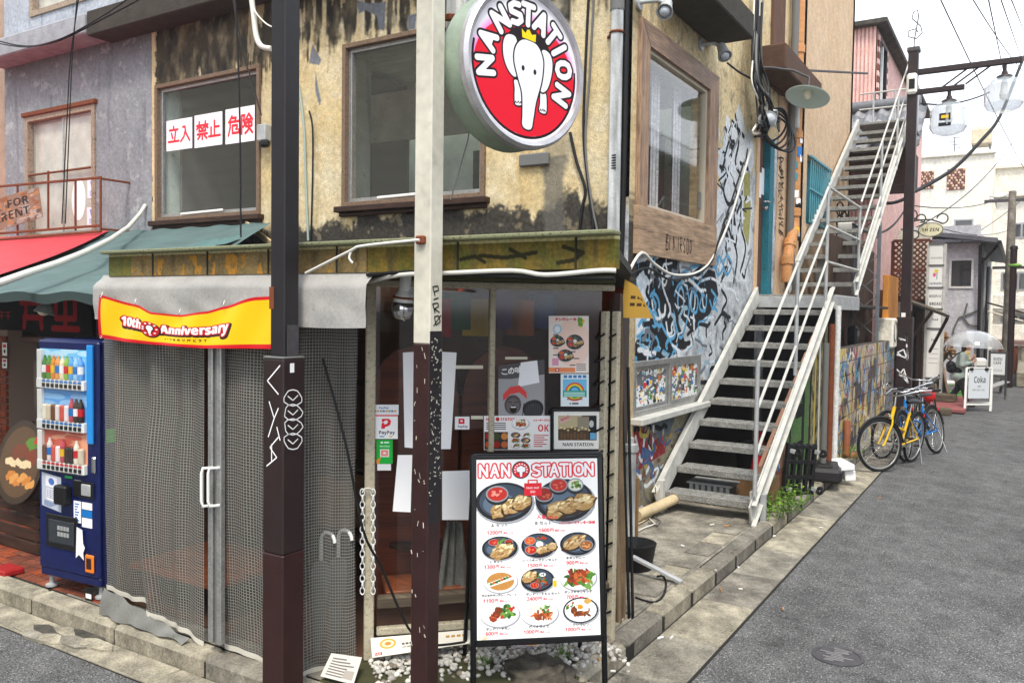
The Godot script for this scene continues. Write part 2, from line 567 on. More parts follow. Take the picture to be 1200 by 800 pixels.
func camera_and_light() -> void:
	var c:=Camera3D.new()
	c.name="camera"
	c.transform=Transform3D(cam_basis,EYE)
	c.fov=rad_to_deg(2.0*atan(400.0/F))
	c.far=600.0
	c.near=0.05
	add_child(c)
	c.current=true
	var w:=WorldEnvironment.new()
	w.name="daylight"
	var e:=Environment.new()
	e.background_mode=Environment.BG_SKY
	var s:=ProceduralSkyMaterial.new()
	s.sky_top_color=Color(0.86,0.89,0.94)
	s.sky_horizon_color=Color(0.95,0.96,0.98)
	s.sky_curve=0.2
	s.ground_horizon_color=Color(0.5,0.5,0.5)
	s.ground_bottom_color=Color(0.3,0.3,0.3)
	s.sky_energy_multiplier=1.0
	s.sun_angle_max=0.0
	var sk:=Sky.new()
	sk.sky_material=s
	e.sky=sk
	e.ambient_light_source=Environment.AMBIENT_SOURCE_SKY
	e.tonemap_mode=Environment.TONE_MAPPER_LINEAR
	e.tonemap_exposure=2.5
	e.sdfgi_enabled=true
	e.ssao_enabled=true
	e.ssil_enabled=true
	e.fog_enabled=true
	e.fog_density=0.0011
	e.fog_light_color=Color(0.93,0.94,0.96)
	w.environment=e
	add_child(w)
	var l:=DirectionalLight3D.new()
	l.name="sun"
	l.light_energy=0.45
	l.light_angular_distance=14.0
	l.light_color=Color(1.0,0.97,0.92)
	l.shadow_enabled=true
	l.rotation_degrees=V(-58,28,0)
	add_child(l)

func noise_bytes(size: int,freq: float,oct: int,sd: int,stretch:=Vector2.ONE,type:=FastNoiseLite.TYPE_SIMPLEX_SMOOTH) -> PackedByteArray:
	var n:=FastNoiseLite.new()
	n.seed=sd
	n.noise_type=type
	n.frequency=freq
	n.fractal_octaves=oct
	var im:=n.get_seamless_image(int(size/stretch.x),int(size/stretch.y))
	if stretch != Vector2.ONE:
		im.resize(size,size,Image.INTERPOLATE_CUBIC)
	return im.get_data()

func grey_tex(size: int,f: Callable) -> Image:
	var d:=PackedByteArray()
	d.resize(size*size)
	for i in size*size:
		d[i]=clampi(int(f.call(i)*255.0),0,255)
	return Image.create_from_data(size,size,false,Image.FORMAT_L8,d)

func normal_of(im: Image,scale: float) -> ImageTexture:
	var c: Image=im.duplicate()
	c.convert(Image.FORMAT_RGBA8)
	c.bump_map_to_normal_map(scale)
	return ImageTexture.create_from_image(c)

var NB:={}
func textures() -> void:
	var a:=noise_bytes(512,0.008,5,11)
	var b:=noise_bytes(512,0.12,3,12)
	var c:=noise_bytes(512,0.03,4,13)
	NB={"a": a,"b": b,"c": c}
	var g:=grey_tex(512,func(i): return 0.84+0.16*(a[i]/255.0)+0.10*(b[i]/255.0-0.5)-(0.12 if c[i]>190 else 0.0)*(c[i]-190)/40.0)
	T.grime=ImageTexture.create_from_image(g)
	var f:=grey_tex(512,func(i): return 0.86+0.22*(b[i]/255.0-0.5)+0.16*(c[i]/255.0-0.5)+0.1*a[i]/255.0)
	T.fine=ImageTexture.create_from_image(f)
	T.fine_n=normal_of(f,3.0)
	var pl:=grey_tex(512,func(i): return 0.5+0.5*(c[i]/255.0-0.5)+0.4*(b[i]/255.0-0.5))
	T.plaster_n=normal_of(pl,5.0)
	# asphalt: dark binder, many pale and dark stones
	var d:=noise_bytes(512,0.22,1,21,Vector2.ONE,FastNoiseLite.TYPE_CELLULAR)
	var r:=RandomNumberGenerator.new()
	r.seed=5
	var asph:=grey_tex(1024,func(i):
		var j: int=((i >> 10) & 511)*512+(i & 511)
		return 0.56+0.22*(b[j]/255.0-0.5)+0.14*(a[j]/255.0-0.5)+0.26*(d[j]/255.0-0.5))
	for k in 30000:
		var gg:=r.randf_range(0.66,1.0) if k % 2 else r.randf_range(0.15,0.36)
		asph.fill_rect(Rect2i(r.randi() % 1024,r.randi() % 1024,1+r.randi() % 4,1+r.randi() % 4),Color(gg,gg,gg))
	T.asphalt=ImageTexture.create_from_image(asph)
	T.asphalt_n=normal_of(asph,5.0)
	var conc:=grey_tex(512,func(i):
		var q: float=0.66+0.34*(a[i]/255.0-0.5)+0.2*(b[i]/255.0-0.5)+0.16*(c[i]/255.0-0.5)
		var z:=r.randf()
		return q+(r.randf_range(0.05,0.25) if z>0.96 else -0.2 if z<0.05 else 0.0))
	T.concrete=ImageTexture.create_from_image(conc)
	T.concrete_n=normal_of(conc,4.0)
	var w:=noise_bytes(512,0.02,5,31,W(8,1))
	var w2:=noise_bytes(512,0.1,3,32,W(16,1))
	var wood:=grey_tex(512,func(i): return 0.72+0.24*(w[i]/255.0-0.5)+0.24*(w2[i]/255.0-0.5)+0.1*(a[i]/255.0-0.5))
	T.wood_h=ImageTexture.create_from_image(wood)
	T.wood_n=normal_of(wood,2.0)
	var wv: Image=wood.duplicate()
	wv.rotate_90(CLOCKWISE)
	T.wood_v=ImageTexture.create_from_image(wv)
	# vertical runs of dirt
	var st:=noise_bytes(512,0.03,4,41,W(1,12))
	var streak:=grey_tex(512,func(i): return 0.78+0.5*(st[i]/255.0-0.5)+0.22*(a[i]/255.0-0.5)+0.1*(b[i]/255.0-0.5))
	T.streak=ImageTexture.create_from_image(streak)
	T.stain=ImageTexture.create_from_image(grey_tex(512,func(i): return 0.96-0.30*absf(a[i]/255.0-0.5)-(0.14 if c[i]>176 else 0.0)*(c[i]-176)/50.0+0.10*(st[i]/255.0-0.5)))
	# chips: mostly full, with worn spots
	var ch:=grey_tex(512,func(i):
		var q: float=c[i]/255.0*0.6+b[i]/255.0*0.4
		return (0.97 if q<0.63 else 0.62)-0.10*(1.0-a[i]/255.0))
	T.chips=ImageTexture.create_from_image(ch)

# c is the seen base colour (sRGB)
func mat(key: String,c: Color,rough:=0.85,metal:=0.0,tex:="",scale:=1.0,bump:="",bump_scale:=1.0) -> StandardMaterial3D:
	var m:=StandardMaterial3D.new()
	m.resource_name=key
	m.albedo_color=c
	m.roughness=rough
	m.metallic=metal
	m.metallic_specular=0.4
	if tex != "":
		m.albedo_texture=T[tex]
		m.uv1_triplanar=true
		m.uv1_world_triplanar=true
		m.uv1_scale=Vector3.ONE*scale
		m.uv1_triplanar_sharpness=6.0
	if bump != "":
		m.normal_enabled=true
		m.normal_texture=T[bump]
		m.normal_scale=bump_scale
		m.uv1_triplanar=true
		m.uv1_world_triplanar=true
		m.uv1_scale=Vector3.ONE*scale
	M[key]=m
	return m
func print_mat(tex: Texture2D,rough:=0.6) -> StandardMaterial3D:
	var m:=StandardMaterial3D.new()
	m.albedo_texture=tex
	m.roughness=rough
	m.metallic_specular=0.35
	m.texture_repeat=false
	return m
# paint laid over a rough world-scaled ground
func wall_mat(tex: Texture2D,bump:=0.5) -> StandardMaterial3D:
	var m:=mat("painted_wall",Color.WHITE,0.93,0,"fine",0.7,"plaster_n",bump)
	m.detail_enabled=true
	m.detail_albedo=tex
	m.detail_blend_mode=BaseMaterial3D.BLEND_MODE_MUL
	m.detail_uv_layer=BaseMaterial3D.DETAIL_UV_2
	return m
func glass(key: String,c: Color,alpha: float) -> void:
	var m:=StandardMaterial3D.new()
	m.resource_name=key
	m.transparency=BaseMaterial3D.TRANSPARENCY_ALPHA
	m.albedo_color=Color(c.r,c.g,c.b,alpha)
	m.roughness=0.04
	m.metallic_specular=0.7
	M[key]=m

func materials() -> void:
	mat("asphalt",Color(0.76,0.76,0.755),0.85,0,"asphalt",0.40,"asphalt_n",1.0)
	mat("concrete",Color(0.80,0.77,0.70),0.9,0,"concrete",0.6,"concrete_n",0.6)
	mat("concrete_b",Color(0.89,0.85,0.75),0.9,0,"concrete",0.7,"concrete_n",0.6)
	mat("concrete_c",Color(0.74,0.71,0.65),0.9,0,"concrete",0.55,"concrete_n",0.6)
	mat("concrete_dark",Color(0.46,0.44,0.40),0.9,0,"concrete",0.8,"concrete_n",0.6)
	mat("joint",Color(0.16,0.15,0.13),0.95)
	mat("steel_brown",Color(0.19,0.135,0.135),0.45,0,"grime",0.9,"fine_n",0.12)
	mat("steel_black",Color(0.155,0.145,0.155),0.45,0,"grime",0.8,"fine_n",0.12)
	mat("steel_maroon",Color(0.215,0.12,0.115),0.45,0,"grime",0.8,"fine_n",0.12)
	mat("steel_cream",Color(0.86,0.84,0.77),0.5,0,"grime",0.25,"fine_n",0.1)
	mat("black",Color(0.06,0.06,0.065),0.5)
	mat("black_gloss",Color(0.05,0.05,0.055),0.2)
	mat("rubber",Color(0.07,0.07,0.07),0.75)
	mat("white",Color(0.92,0.92,0.91),0.5,0,"fine",0.8)
	mat("paper",Color(0.95,0.95,0.95),0.8)
	mat("white_plastic",Color(0.90,0.90,0.88),0.35)
	mat("alu",Color(0.72,0.72,0.71),0.35,0.6,"fine",1.0)
	mat("chrome",Color(0.8,0.8,0.8),0.15,0.95)
	mat("galv",Color(0.74,0.75,0.75),0.5,0.25,"grime",1.2,"fine_n",0.15)
	mat("stair_white",Color(0.82,0.815,0.785),0.6,0.0,"grime",0.9,"fine_n",0.3)
	mat("rust",Color(0.50,0.27,0.16),0.85,0,"grime",2.0,"fine_n",0.5)
	mat("wood_brown",Color(0.76,0.62,0.51),0.6,0,"wood_h",1.0,"wood_n",0.5)
	mat("wood_brown_v",Color(0.82,0.67,0.54),0.6,0,"wood_v",1.0)
	mat("wood_panel",Color(0.86,0.72,0.58),0.65,0,"wood_h",0.8,"wood_n",0.6)
	mat("wood_dark",Color(0.30,0.20,0.15),0.7,0,"wood_v",1.0)
	mat("wood_dark_h",Color(0.33,0.22,0.16),0.7,0,"wood_h",1.0)
	mat("wood_table",Color(0.74,0.42,0.26),0.45,0,"wood_h",1.0)
	mat("wood_grey",Color(0.52,0.46,0.38),0.85,0,"wood_h",1.0,"wood_n",0.6)
	mat("dark_room",Color(0.40,0.28,0.21),0.9,0,"grime",0.5)
	mat("pale_room",Color(0.62,0.62,0.58),0.9,0,"grime",0.4)
	mat("cable",Color(0.07,0.07,0.075),0.6)
	mat("cable_white",Color(0.85,0.84,0.8),0.6)
	mat("cable_grey",Color(0.42,0.42,0.41),0.6)
	mat("tarp_grey",Color(0.69,0.68,0.66),0.65,0,"grime",0.6,"fine_n",0.15)
	mat("tarp_brown",Color(0.56,0.47,0.36),0.8,0,"streak",0.7,"fine_n",0.2)
	mat("canvas_green",Color(0.35,0.44,0.43),0.8,0,"grime",0.35,"fine_n",0.2)
	mat("canvas_red",Color(0.83,0.22,0.25),0.75,0,"grime",0.35,"fine_n",0.2)
	mat("terracotta",Color(0.75,0.42,0.30),0.8,0,"concrete",0.8,"concrete_n",0.4)
	mat("terracotta_b",Color(0.68,0.36,0.26),0.8,0,"concrete",0.7,"concrete_n",0.4)
	mat("brick",Color(0.80,0.38,0.20),0.8,0,"concrete",1.2,"concrete_n",0.5)
	mat("plaster_cream",Color(0.89,0.80,0.62),0.92,0,"grime",0.4,"plaster_n",0.5)
	mat("plaster_grey",Color(0.66,0.67,0.72),0.92,0,"grime",0.4,"plaster_n",0.5)
	mat("plaster_orange",Color(0.88,0.74,0.59),0.92,0,"grime",0.3,"plaster_n",0.4)
	mat("plaster_white",Color(0.99,0.96,0.89),0.9,0,"fine",0.2,"plaster_n",0.3)
	mat("plaster_pink",Color(0.94,0.76,0.72),0.9,0,"fine",0.3,"plaster_n",0.4)
	mat("pale_grey_wall",Color(0.83,0.84,0.86),0.9,0,"fine",0.3)
	mat("red",Color(0.80,0.10,0.12),0.5)
	mat("yellow",Color(0.93,0.74,0.10),0.4)
	mat("blue",Color(0.07,0.45,0.75),0.35)
	mat("vend_blue",Color(0.05,0.11,0.34),0.35,0,"fine",0.6)
	mat("teal",Color(0.16,0.50,0.56),0.6,0,"chips",1.0)
	mat("teal_light",Color(0.36,0.64,0.70),0.6,0,"grime",1.0)
	mat("skin",Color(0.85,0.64,0.53),0.6)
	mat("leaf",Color(0.42,0.56,0.16),0.7)
	mat("leaf_dark",Color(0.26,0.38,0.12),0.7)
	mat("pebble",Color(0.84,0.82,0.77),0.8)
	mat("rock",Color(0.46,0.43,0.38),0.9,0,"concrete",1.2,"concrete_n",1.0)
	mat("moss",Color(0.30,0.30,0.19),0.95,0,"grime",2.0,"plaster_n",1.0)
	mat("pvc",Color(0.86,0.87,0.86),0.4,0,"streak",0.5)
	mat("pipe_orange",Color(0.84,0.60,0.38),0.6,0,"chips",1.4)
	mat("iron",Color(0.36,0.35,0.36),0.6,0.4,"grime",3.0,"fine_n",0.4)
	for c in [M.leaf,M.leaf_dark]:
		c.backlight_enabled=true
		c.backlight=Color(0.3,0.4,0.1)
	glass("pane",Color(0.05,0.06,0.06),0.06)
	glass("pane_dark",Color(0.05,0.05,0.05),0.45)
	glass("pane_smoke",Color(0.25,0.22,0.2),0.22)
	glass("lantern",Color(0.72,0.76,0.78),0.42)
	glass("film",Color(0.9,0.92,0.93),0.35)

# a row of separate stones from a to b, joints between them, each a part
func stones(parent: Node,called: String,a: Vector3,b: Vector3,across: Vector3,top: float,deep: float,each: float,mats: Array,bev:=0.012,rough:=0.006) -> void:
	var l:=a.distance_to(b)
	var d:=(b-a)/l
	var at:=0.0
	while at<l-0.05:
		var e:=minf(each*rng.randf_range(0.9,1.1),l-at)
		var m:=mb()
		var c:=a+d*(at+e*0.5)+across*0.5
		var tp:=top+rng.randf_range(-rough,rough)
		var bs:=Basis(d,UP,d.cross(UP)).rotated(UP,rng.randf_range(-0.006,0.006))
		m.box(V(c.x,tp-deep*0.5,c.z),V(e-0.007,deep,across.length()-0.008),bev,bs)
		obj(called,m,mats[rng.randi() % mats.size()],parent)
		at+=e

func ground() -> void:
	var m:=mb()
	for i in 24:
		for j in 24:
			var x0:=-90.0+i*7.5
			var z0:=-150.0+j*8.0
			m.quad(V(x0,0,z0),V(x0,0,z0+8),V(x0+7.5,0,z0+8),V(x0+7.5,0,z0))
	m.twice=true
	M.asphalt.detail_enabled=true
	M.asphalt.detail_albedo=T.stain
	M.asphalt.detail_blend_mode=BaseMaterial3D.BLEND_MODE_MUL
	M.asphalt.detail_uv_layer=BaseMaterial3D.DETAIL_UV_2
	kind(obj("road",m,M.asphalt),"structure","grey speckled asphalt of the two streets")
	for e in [[[1040,500],[1200,478],[1200,466],[1052,486]]]:
		m=mb()
		var pl:=PackedVector2Array()
		for q in e[0] if e.size()==1 else e: pl.append(W(oy(q[0],q[1]).x,oy(q[0],q[1]).z))
		m.level(pl,0.004)
		kind(obj("road_patch",m,mat("asphalt_new",Color(0.66,0.66,0.66),0.8,0,"asphalt",0.5,"asphalt_n",0.8)),"structure","darker mended patch in the asphalt")
	# right-hand gutter, kerb and pavement along the alley
	m=mb()
	m.box(V(-1.9,-0.02,-16.0),V(0.45,0.05,24.0))
	var g=kind(obj("gutter",m,M.joint),"structure","worn concrete gutter strip beside the alley kerb")
	stones(g,"slab",V(-2.115,0,-3.2),V(-2.115,0,-26),V(0.425,0,0),0.012,0.05,0.8,[M.concrete,M.concrete_b,M.concrete_c,M.concrete],0.006,0.002)
	m=mb()
	m.box(V(-2.2,0.04,-15.5),V(0.15,0.12,23.0))
	g=kind(obj("kerb",m,M.joint),"structure","weathered concrete kerb along the alley")
	stones(g,"kerb_stone",V(-2.12,0,-4.3),V(-2.12,0,-27),V(-0.17,0,0),0.135,0.17,0.62,[M.concrete,M.concrete_c,M.concrete_b],0.026)
	m=mb()
	var pav:=PackedVector2Array([W(-2.28,-3.9),W(-2.28,-27),W(-6,-27),W(-6,-3.46),W(-2.9,-3.46)])
	m.level(pav,0.122)
	var pv=kind(obj("pavement",m,M.concrete),"structure","stained concrete apron by the annex and stair")
	# hairline cracks in the apron and the row of setts along its edge
	for k in 9:
		m=mb()
		var z:=-5.2-k*0.42
		m.box(V(-2.42,0.124,z),V(0.22,0.02,0.38),0.006,Basis(UP,rng.randf_range(-0.05,0.05)))
		obj("sett",m,[M.concrete_b,M.concrete,M.concrete_c][k % 3],pv)
	# corner kerb turning between the two streets
	m=mb()
	var arc:=[V(-2.12,0,-4.3),V(-2.0,0,-3.9),V(-2.0,0,-3.5),V(-2.3,0,-3.2),V(-2.8,0,-3.16),V(-3.3,0,-3.27)]
	var kc=kind(Node3D.new(),"structure","rounded kerb at the street corner")
	kc.name="corner_kerb"
	add_child(kc)
	for i in arc.size()-1:
		var d: Vector3=(arc[i+1]-arc[i]).normalized()
		var s:=d.cross(UP)*-1.0
		stones(kc,"kerb_stone",arc[i],arc[i+1],s*0.15,0.13,0.17,0.6,[M.concrete,M.concrete_b])
	m=mb()
	m.level(PackedVector2Array([W(-2.2,-4.6),W(-2.1,-3.9),W(-2.1,-3.5),W(-2.35,-3.3),W(-2.8,-3.26),W(-3.4,-3.4),W(-3.4,-4.2)]),0.126)
	kind(obj("planting_bed",m,M.moss),"structure","mossy soil at the foot of the annex windows")
	# left-hand kerb, gutter and tiled floor
	m=mb()
	m.box(V(-9.0,-0.02,-3.16),V(12.0,0.05,0.26))
	g=kind(obj("gutter",m,M.joint),"structure","broad pale concrete gutter before the curtain")
	stones(g,"slab",V(-3.1,0,-3.27),V(-15,0,-3.27),V(0,0,0.24),0.014,0.05,1.25,[M.concrete_b,M.concrete_b,M.concrete],0.006,0.003)
	m=mb()
	m.box(V(-9.2,0.05,-3.36),V(11.8,0.1,0.14))
	g=kind(obj("kerb",m,M.joint),"structure","rounded concrete kerb in front of curtain and vending machine")
	stones(g,"kerb_stone",V(-3.25,0,-3.27),V(-15,0,-3.27),V(0,0,-0.18),0.135,0.17,0.95,[M.concrete_b,M.concrete,M.concrete_b],0.024)
	m=mb()
	m.box(V(-10.2,0.06,-5.6),V(9.4,0.115,4.3))
	g=kind(obj("tiled_floor",m,M.joint),"structure","red clay tiles under the left shop awning")
	var tm:=[M.terracotta,M.terracotta_b,M.brick]
	var tile: Mesh
	var q:=mb()
	q.box(Vector3.ZERO,V(0.2,0.03,0.1),0.004)
	tile=q.mesh(Vector3.ZERO)
	for j in 20:
		for i in 14:
			var xx:=-5.72-i*0.21-(0.105 if j % 2 else 0.0)
			put("tile",tile,tm[rng.randi() % 3],g,Transform3D(Basis.IDENTITY,V(xx,0.108+rng.randf_range(-0.002,0.002),-3.53-j*0.109)))


# an image for a wall w by h metres, k pixels a metre; f(x, y, i) gives a linear-ish colour at x from the left, y from the foot
func paint(w: float,h: float,k: float,f: Callable) -> Pic:
	var W:=int(w*k)
	var H:=int(h*k)
	var d:=PackedByteArray()
	d.resize(W*H*4)
	var o:=0
	for j in H:
		var y:=h-(j+0.5)/k
		for i in W:
			var c: Color=f.call((i+0.5)/k,y)
			d[o]=c.r8; d[o+1]=c.g8; d[o+2]=c.b8; d[o+3]=255
			o+=4
	var p:=pic(4,4,Color.WHITE,1.0)
	p.w=W; p.h=H; p.s=1.0
	p.im=Image.create_from_data(W,H,false,Image.FORMAT_RGBA8,d)
	return p

# tiling noise read at x, y metres (0..1)
func nz(key: String,x: float,y: float,sc: float) -> float:
	return NB[key][(int(x*sc+4096.0) & 511)+((int(y*sc+4096.0) & 511) << 9)]/255.0

func frame_bars(called: String,p: Vector3,u: Vector3,r: Rect2,wd: float,dp: float,nrm: Vector3,material: Material,parent: Node,bev:=0.004) -> MeshInstance3D:
	var m:=mb()
	var b:=Basis(u,UP,nrm)
	var c:=r.get_center()
	for k in [-1.0,1.0]:
		m.box(p+u*(c.x+k*(r.size.x-wd)*0.5)+UP*c.y+nrm*dp*0.5,V(wd,r.size.y,dp),bev,b)
		m.box(p+u*c.x+UP*(c.y+k*(r.size.y-wd)*0.5)+nrm*dp*0.5,V(r.size.x-wd*2.0,wd,dp-0.002),bev,b)
	return obj(called,m,material,parent)

func pane(called: String,p: Vector3,u: Vector3,r: Rect2,nrm: Vector3,material: Material,parent: Node) -> MeshInstance3D:
	var m:=mb()
	var a:=p+u*r.position.x+UP*r.position.y
	m.quad(a+UP*r.size.y,a,a+u*r.size.x,a+u*r.size.x+UP*r.size.y)
	return obj(called,m,material,parent)

# sheet of print on a wall: centre, right-hand direction, size
func poster(called: String,c: Vector3,u: Vector3,nrm: Vector3,w: float,h: float,material: Material,parent: Node,th:=0.002,up:=UP) -> MeshInstance3D:
	var m:=mb()
	m.quad(c-u*w*0.5+up*h*0.5+nrm*th,c-u*w*0.5-up*h*0.5+nrm*th,c+u*w*0.5-up*h*0.5+nrm*th,c+u*w*0.5+up*h*0.5+nrm*th)
	m.quad(c+u*w*0.5+up*h*0.5,c+u*w*0.5-up*h*0.5,c-u*w*0.5-up*h*0.5,c-u*w*0.5+up*h*0.5,Rect2(0.004,0.004,0.01,0.01))
	for e in [[-1,0],[1,0],[0,-1],[0,1]]:
		var a: Vector3=c+u*e[0]*w*0.5+up*e[1]*h*0.5
		var s: Vector3=u*e[1]*w*0.5+up*e[0]*h*0.5
		m.quad(a-s+nrm*th,a-s,a+s,a+s+nrm*th,Rect2(0.004,0.004,0.01,0.01))
	return obj(called,m,material,parent)

func quad_poster(called: String,q: Array,th: float,material: Material,parent: Node) -> MeshInstance3D:
	# four corners: top left, bottom left, bottom right, top right
	var m:=mb()
	var nrm: Vector3=(q[1]-q[0]).cross(q[3]-q[0]).normalized()
	m.quad(q[0]+nrm*th,q[1]+nrm*th,q[2]+nrm*th,q[3]+nrm*th)
	m.quad(q[3],q[2],q[1],q[0],Rect2(0.004,0.004,0.01,0.01))
	for i in 4:
		m.quad(q[i]+nrm*th,q[i],q[(i+1) % 4],q[(i+1) % 4]+nrm*th,Rect2(0.004,0.004,0.01,0.01))
	return obj(called,m,material,parent)

func plaster_building() -> void:
	var bld:=thing("plaster_building","stained yellow plaster corner building with wooden framed window and graffiti side wall","building",V(XR,0,ZF))
	var x0:=-10.95
	var o:=V(x0,2.3,ZF)
	var w:=XR-x0
	var h:=4.45
	var w1:=Rect2(oz(183,101).x-x0,oz(181,260).y-2.3,0,0)
	w1.end=W(oz(306,75).x-x0,oz(306,75).y-2.3)
	var w2:=Rect2(oz(402,243).x-x0,oz(402,243).y-2.3,0,0)
	w2.end=W(oz(569,229).x-x0,oz(403,53).y-2.3)
	# --- front wall paint: soot runs below the ledge, black growth along the annex roof, grey repairs
	var p:=paint(w,h,150.0,func(x,y):
		var yy: float=y+2.3
		var a:=nz("a",x,y,90)
		var c:=nz("c",x,y,120)
		var b:=nz("b",x,y,150)
		var run:=nz("c",x*1.0,y*0.10,170)
		var run2:=nz("a",x*2.0,y*0.08,210)
		var col:=Color(0.87,0.775,0.575).lerp(Color(0.90,0.84,0.70),clampf(a*1.5-0.4,0,1))
		col=col.lerp(Color(0.82,0.69,0.46),clampf(run2*1.8-1.0,0,0.35))
		col=col.lerp(Color(0.68,0.61,0.48),clampf((run-0.62)*2.0,0,0.35))
		col=col.lerp(Color(0.95,0.90,0.78),clampf((c-0.6)*3.0,0,0.5))
		col=col*(0.965+0.07*b)
		# soot under the ledge
		var hang:=6.0-run*1.3+c*0.25-(0.30 if x<2.3 else 0.0)+0.3*(nz("b",x*0.3,y*0.3,150)-0.5)
		if x>2.4 and x<6.3: hang+=0.15
		var soot:=smoothstep(hang-0.12,hang+0.22,yy)*(0.95 if run>0.40 or x<1.9 else 0.30)
		col=col.lerp(Color(0.11,0.105,0.10).lerp(Color(0.32,0.28,0.21),nz("a",x,y,170)),clampf(soot*(0.40+1.0*nz("c",x+2.0,y*0.5,130)),0,0.94))
		# black growth just above the annex roof
		var top:=3.36+0.34*(nz("c",x,0.3,60)-0.4)+0.14*(b-0.5)
		if x<3.9: top-=0.12
		var g:=1.0-smoothstep(top-0.03,top+0.07,yy+(c-0.5)*0.16)
		col=col.lerp(Color(0.20,0.19,0.175)*(0.7+0.7*b),g*(0.92 if c>0.25 else 0.6))
		# dark grey column of repair at the corner
		var e:=absf(x-6.72-0.12*(c-0.5)) 
		if yy<6.3: col=col.lerp(Color(0.43,0.42,0.39),(1.0-smoothstep(0.10,0.17,e))*(0.75 if yy<3.9 else 0.4))
		return col)
	var P:=func(px,py):
		var q:=oz(px,py)
		return W((q.x-x0)*150.0,(2.3+h-q.y)*150.0)
	var patch:=Color(0.50,0.51,0.53)
	for q in [[[366,52],[376,70],[374,76],[362,74],[364,60]],[[369,82],[372,100],[376,118],[374,124],[369,106]],[[418,0],[432,4],[452,2],[450,36],[444,34],[441,18],[428,12],[420,16]],[[478,18],[488,16],[486,34],[478,36]]]:
		p.poly(q.map(func(e): return P.call(e[0],e[1])),patch)
	soften(p,0.4)
	var mf:=wall_mat(p.done(),0.5)
	var m:=mb()
	m.wall(o,RIGHT,w,h,BACK,[w1,w2],0.22)
	var fw:=obj("front_wall",m,mf,bld)
	m=mb()
	m.box(V(x0+w*0.5,1.15,ZF-0.11),V(w,2.3,0.22))
	obj("front_wall",m,M.plaster_cream,bld)
	m=mb()
	m.box(V(x0+w*0.5,8.1,ZF-0.11),V(w,2.7,0.22))
	obj("front_wall",m,M.plaster_cream,bld)
	# ledge
	m=mb()
	var lz:=0.42
	m.box(V((oz(132,40).x+XR)*0.5,6.42,ZF+lz*0.5+0.002),V(XR-oz(132,40).x,0.36,lz),0.015)
	obj("ledge",m,mat("soot",Color(0.27,0.25,0.22),0.95,0,"grime",0.9,"plaster_n",0.8),bld)
	# --- windows of the front
	var n:=0
	for r in [w1,w2]:
		var fr:=frame_bars("window",o+V(0,0,-0.09),RIGHT,r,0.055,0.13,BACK,M.frame_rot if M.has("frame_rot") else mat("frame_rot",Color(0.52,0.43,0.35),0.8,0,"chips",1.6,"wood_n",0.6),bld)
		var inr:=Rect2(r.position+W(0.055,0.055),r.size-W(0.11,0.11))
		frame_bars("sash",o+V(0,0,-0.075),RIGHT,inr,0.05,0.05,BACK,M.alu,fr)
		pane("pane",o+V(0,0,-0.06),RIGHT,Rect2(inr.position+W(0.045,0.045),inr.size-W(0.09,0.09)),BACK,pane_light_haze(),fr)
		m=mb()
		m.box(o+V(r.get_center().x,r.position.y-0.035,0.035),V(r.size.x+0.12,0.07,0.16),0.008)
		m.box(o+V(r.get_center().x,r.position.y-0.095,0.01),V(r.size.x+0.05,0.045,0.09),0.006)
		obj("sill",m,M.wood_dark_h,fr)
		m=mb()
		m.bar(o+V(r.position.x+0.55,r.position.y+0.085,0.0),o+V(r.position.x+1.45,r.position.y+0.10,0.0),0.03,0.035,0.008)
		obj("window_rail",m,M.white_plastic,fr)
		n+=1
	# --- the room behind the panes
	var room:=obj("room_floor",box_mb(V((x0+XR)*0.5,2.9,-9.85),V(w-0.3,0.05,4.1)),M.wood_brown,bld)
	var gw:=mat("room_green",Color(0.84,0.90,0.86),0.9,0,"grime",0.4)
	obj("room_wall",box_mb(V((x0+XR)*0.5,4.4,-11.95),V(w-0.3,3.0,0.06)),gw,room)
	obj("room_wall",box_mb(V(x0+0.06,4.4,-9.85),V(0.16,3.1,4.15)),gw,room)
	var ceil:=obj("room_ceiling",box_mb(V((x0+XR)*0.5,5.95,-9.2),V(w-0.3,0.05,2.7)),M.joint,room)  # stops short, leaving an added slot for sky light
	for i in 15:
		var zz:=-7.98-i*0.178
		obj("plank",box_mb(V((x0+XR)*0.5,5.91,zz),V(w-0.35,0.03,0.165),0.004),gw,ceil if false else room)
	obj("added_slot_screen",box_mb(V((x0+XR)*0.5,5.5,-10.6),V(w-0.3,1.0,0.1)),gw,room)  # added board, screens the slot that lets sky light in
	obj("doorway",box_mb(V(-7.6,3.95,-11.9),V(1.1,2.1,0.06)),M.black,room)
	obj("door_frame",box_mb(V(-6.95,4.0,-11.88),V(0.16,2.2,0.1),0.01),M.white,room)
	obj("partition",box_mb(V(-8.42,4.4,-8.9),V(0.1,3.0,1.2),0.01),gw,room)
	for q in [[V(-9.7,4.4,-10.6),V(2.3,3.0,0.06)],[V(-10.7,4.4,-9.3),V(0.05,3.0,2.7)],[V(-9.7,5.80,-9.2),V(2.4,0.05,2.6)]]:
		obj("added_dark_lining",box_mb(q[0],q[1]),M.cable_grey,room)  # added panels darken the left room so its pane mirrors the street
	obj("cupboard",box_mb(V(-5.3,3.9,-11.5),V(1.3,2.0,0.7),0.02),M.pale_room,room)
	obj("fluorescent_fitting",box_mb(V(-6.2,5.82,-9.4),V(1.2,0.07,0.14),0.01),M.white,room)
	# --- three warning sheets taped in the left window
	var kanji:=["立入","禁止","危険"]
	var sl:=[[194,236],[242,258],[263.5,297]]
	sl=[[194.2,224.5],[227.2,259.8],[263.5,297.8]]
	var wn:=["","",""]
	var lab:=["white sheet with red characters for entry, left of the three in the window","white sheet with red prohibition characters, middle one of the window row","white sheet with red danger characters, right of the three in the window"]
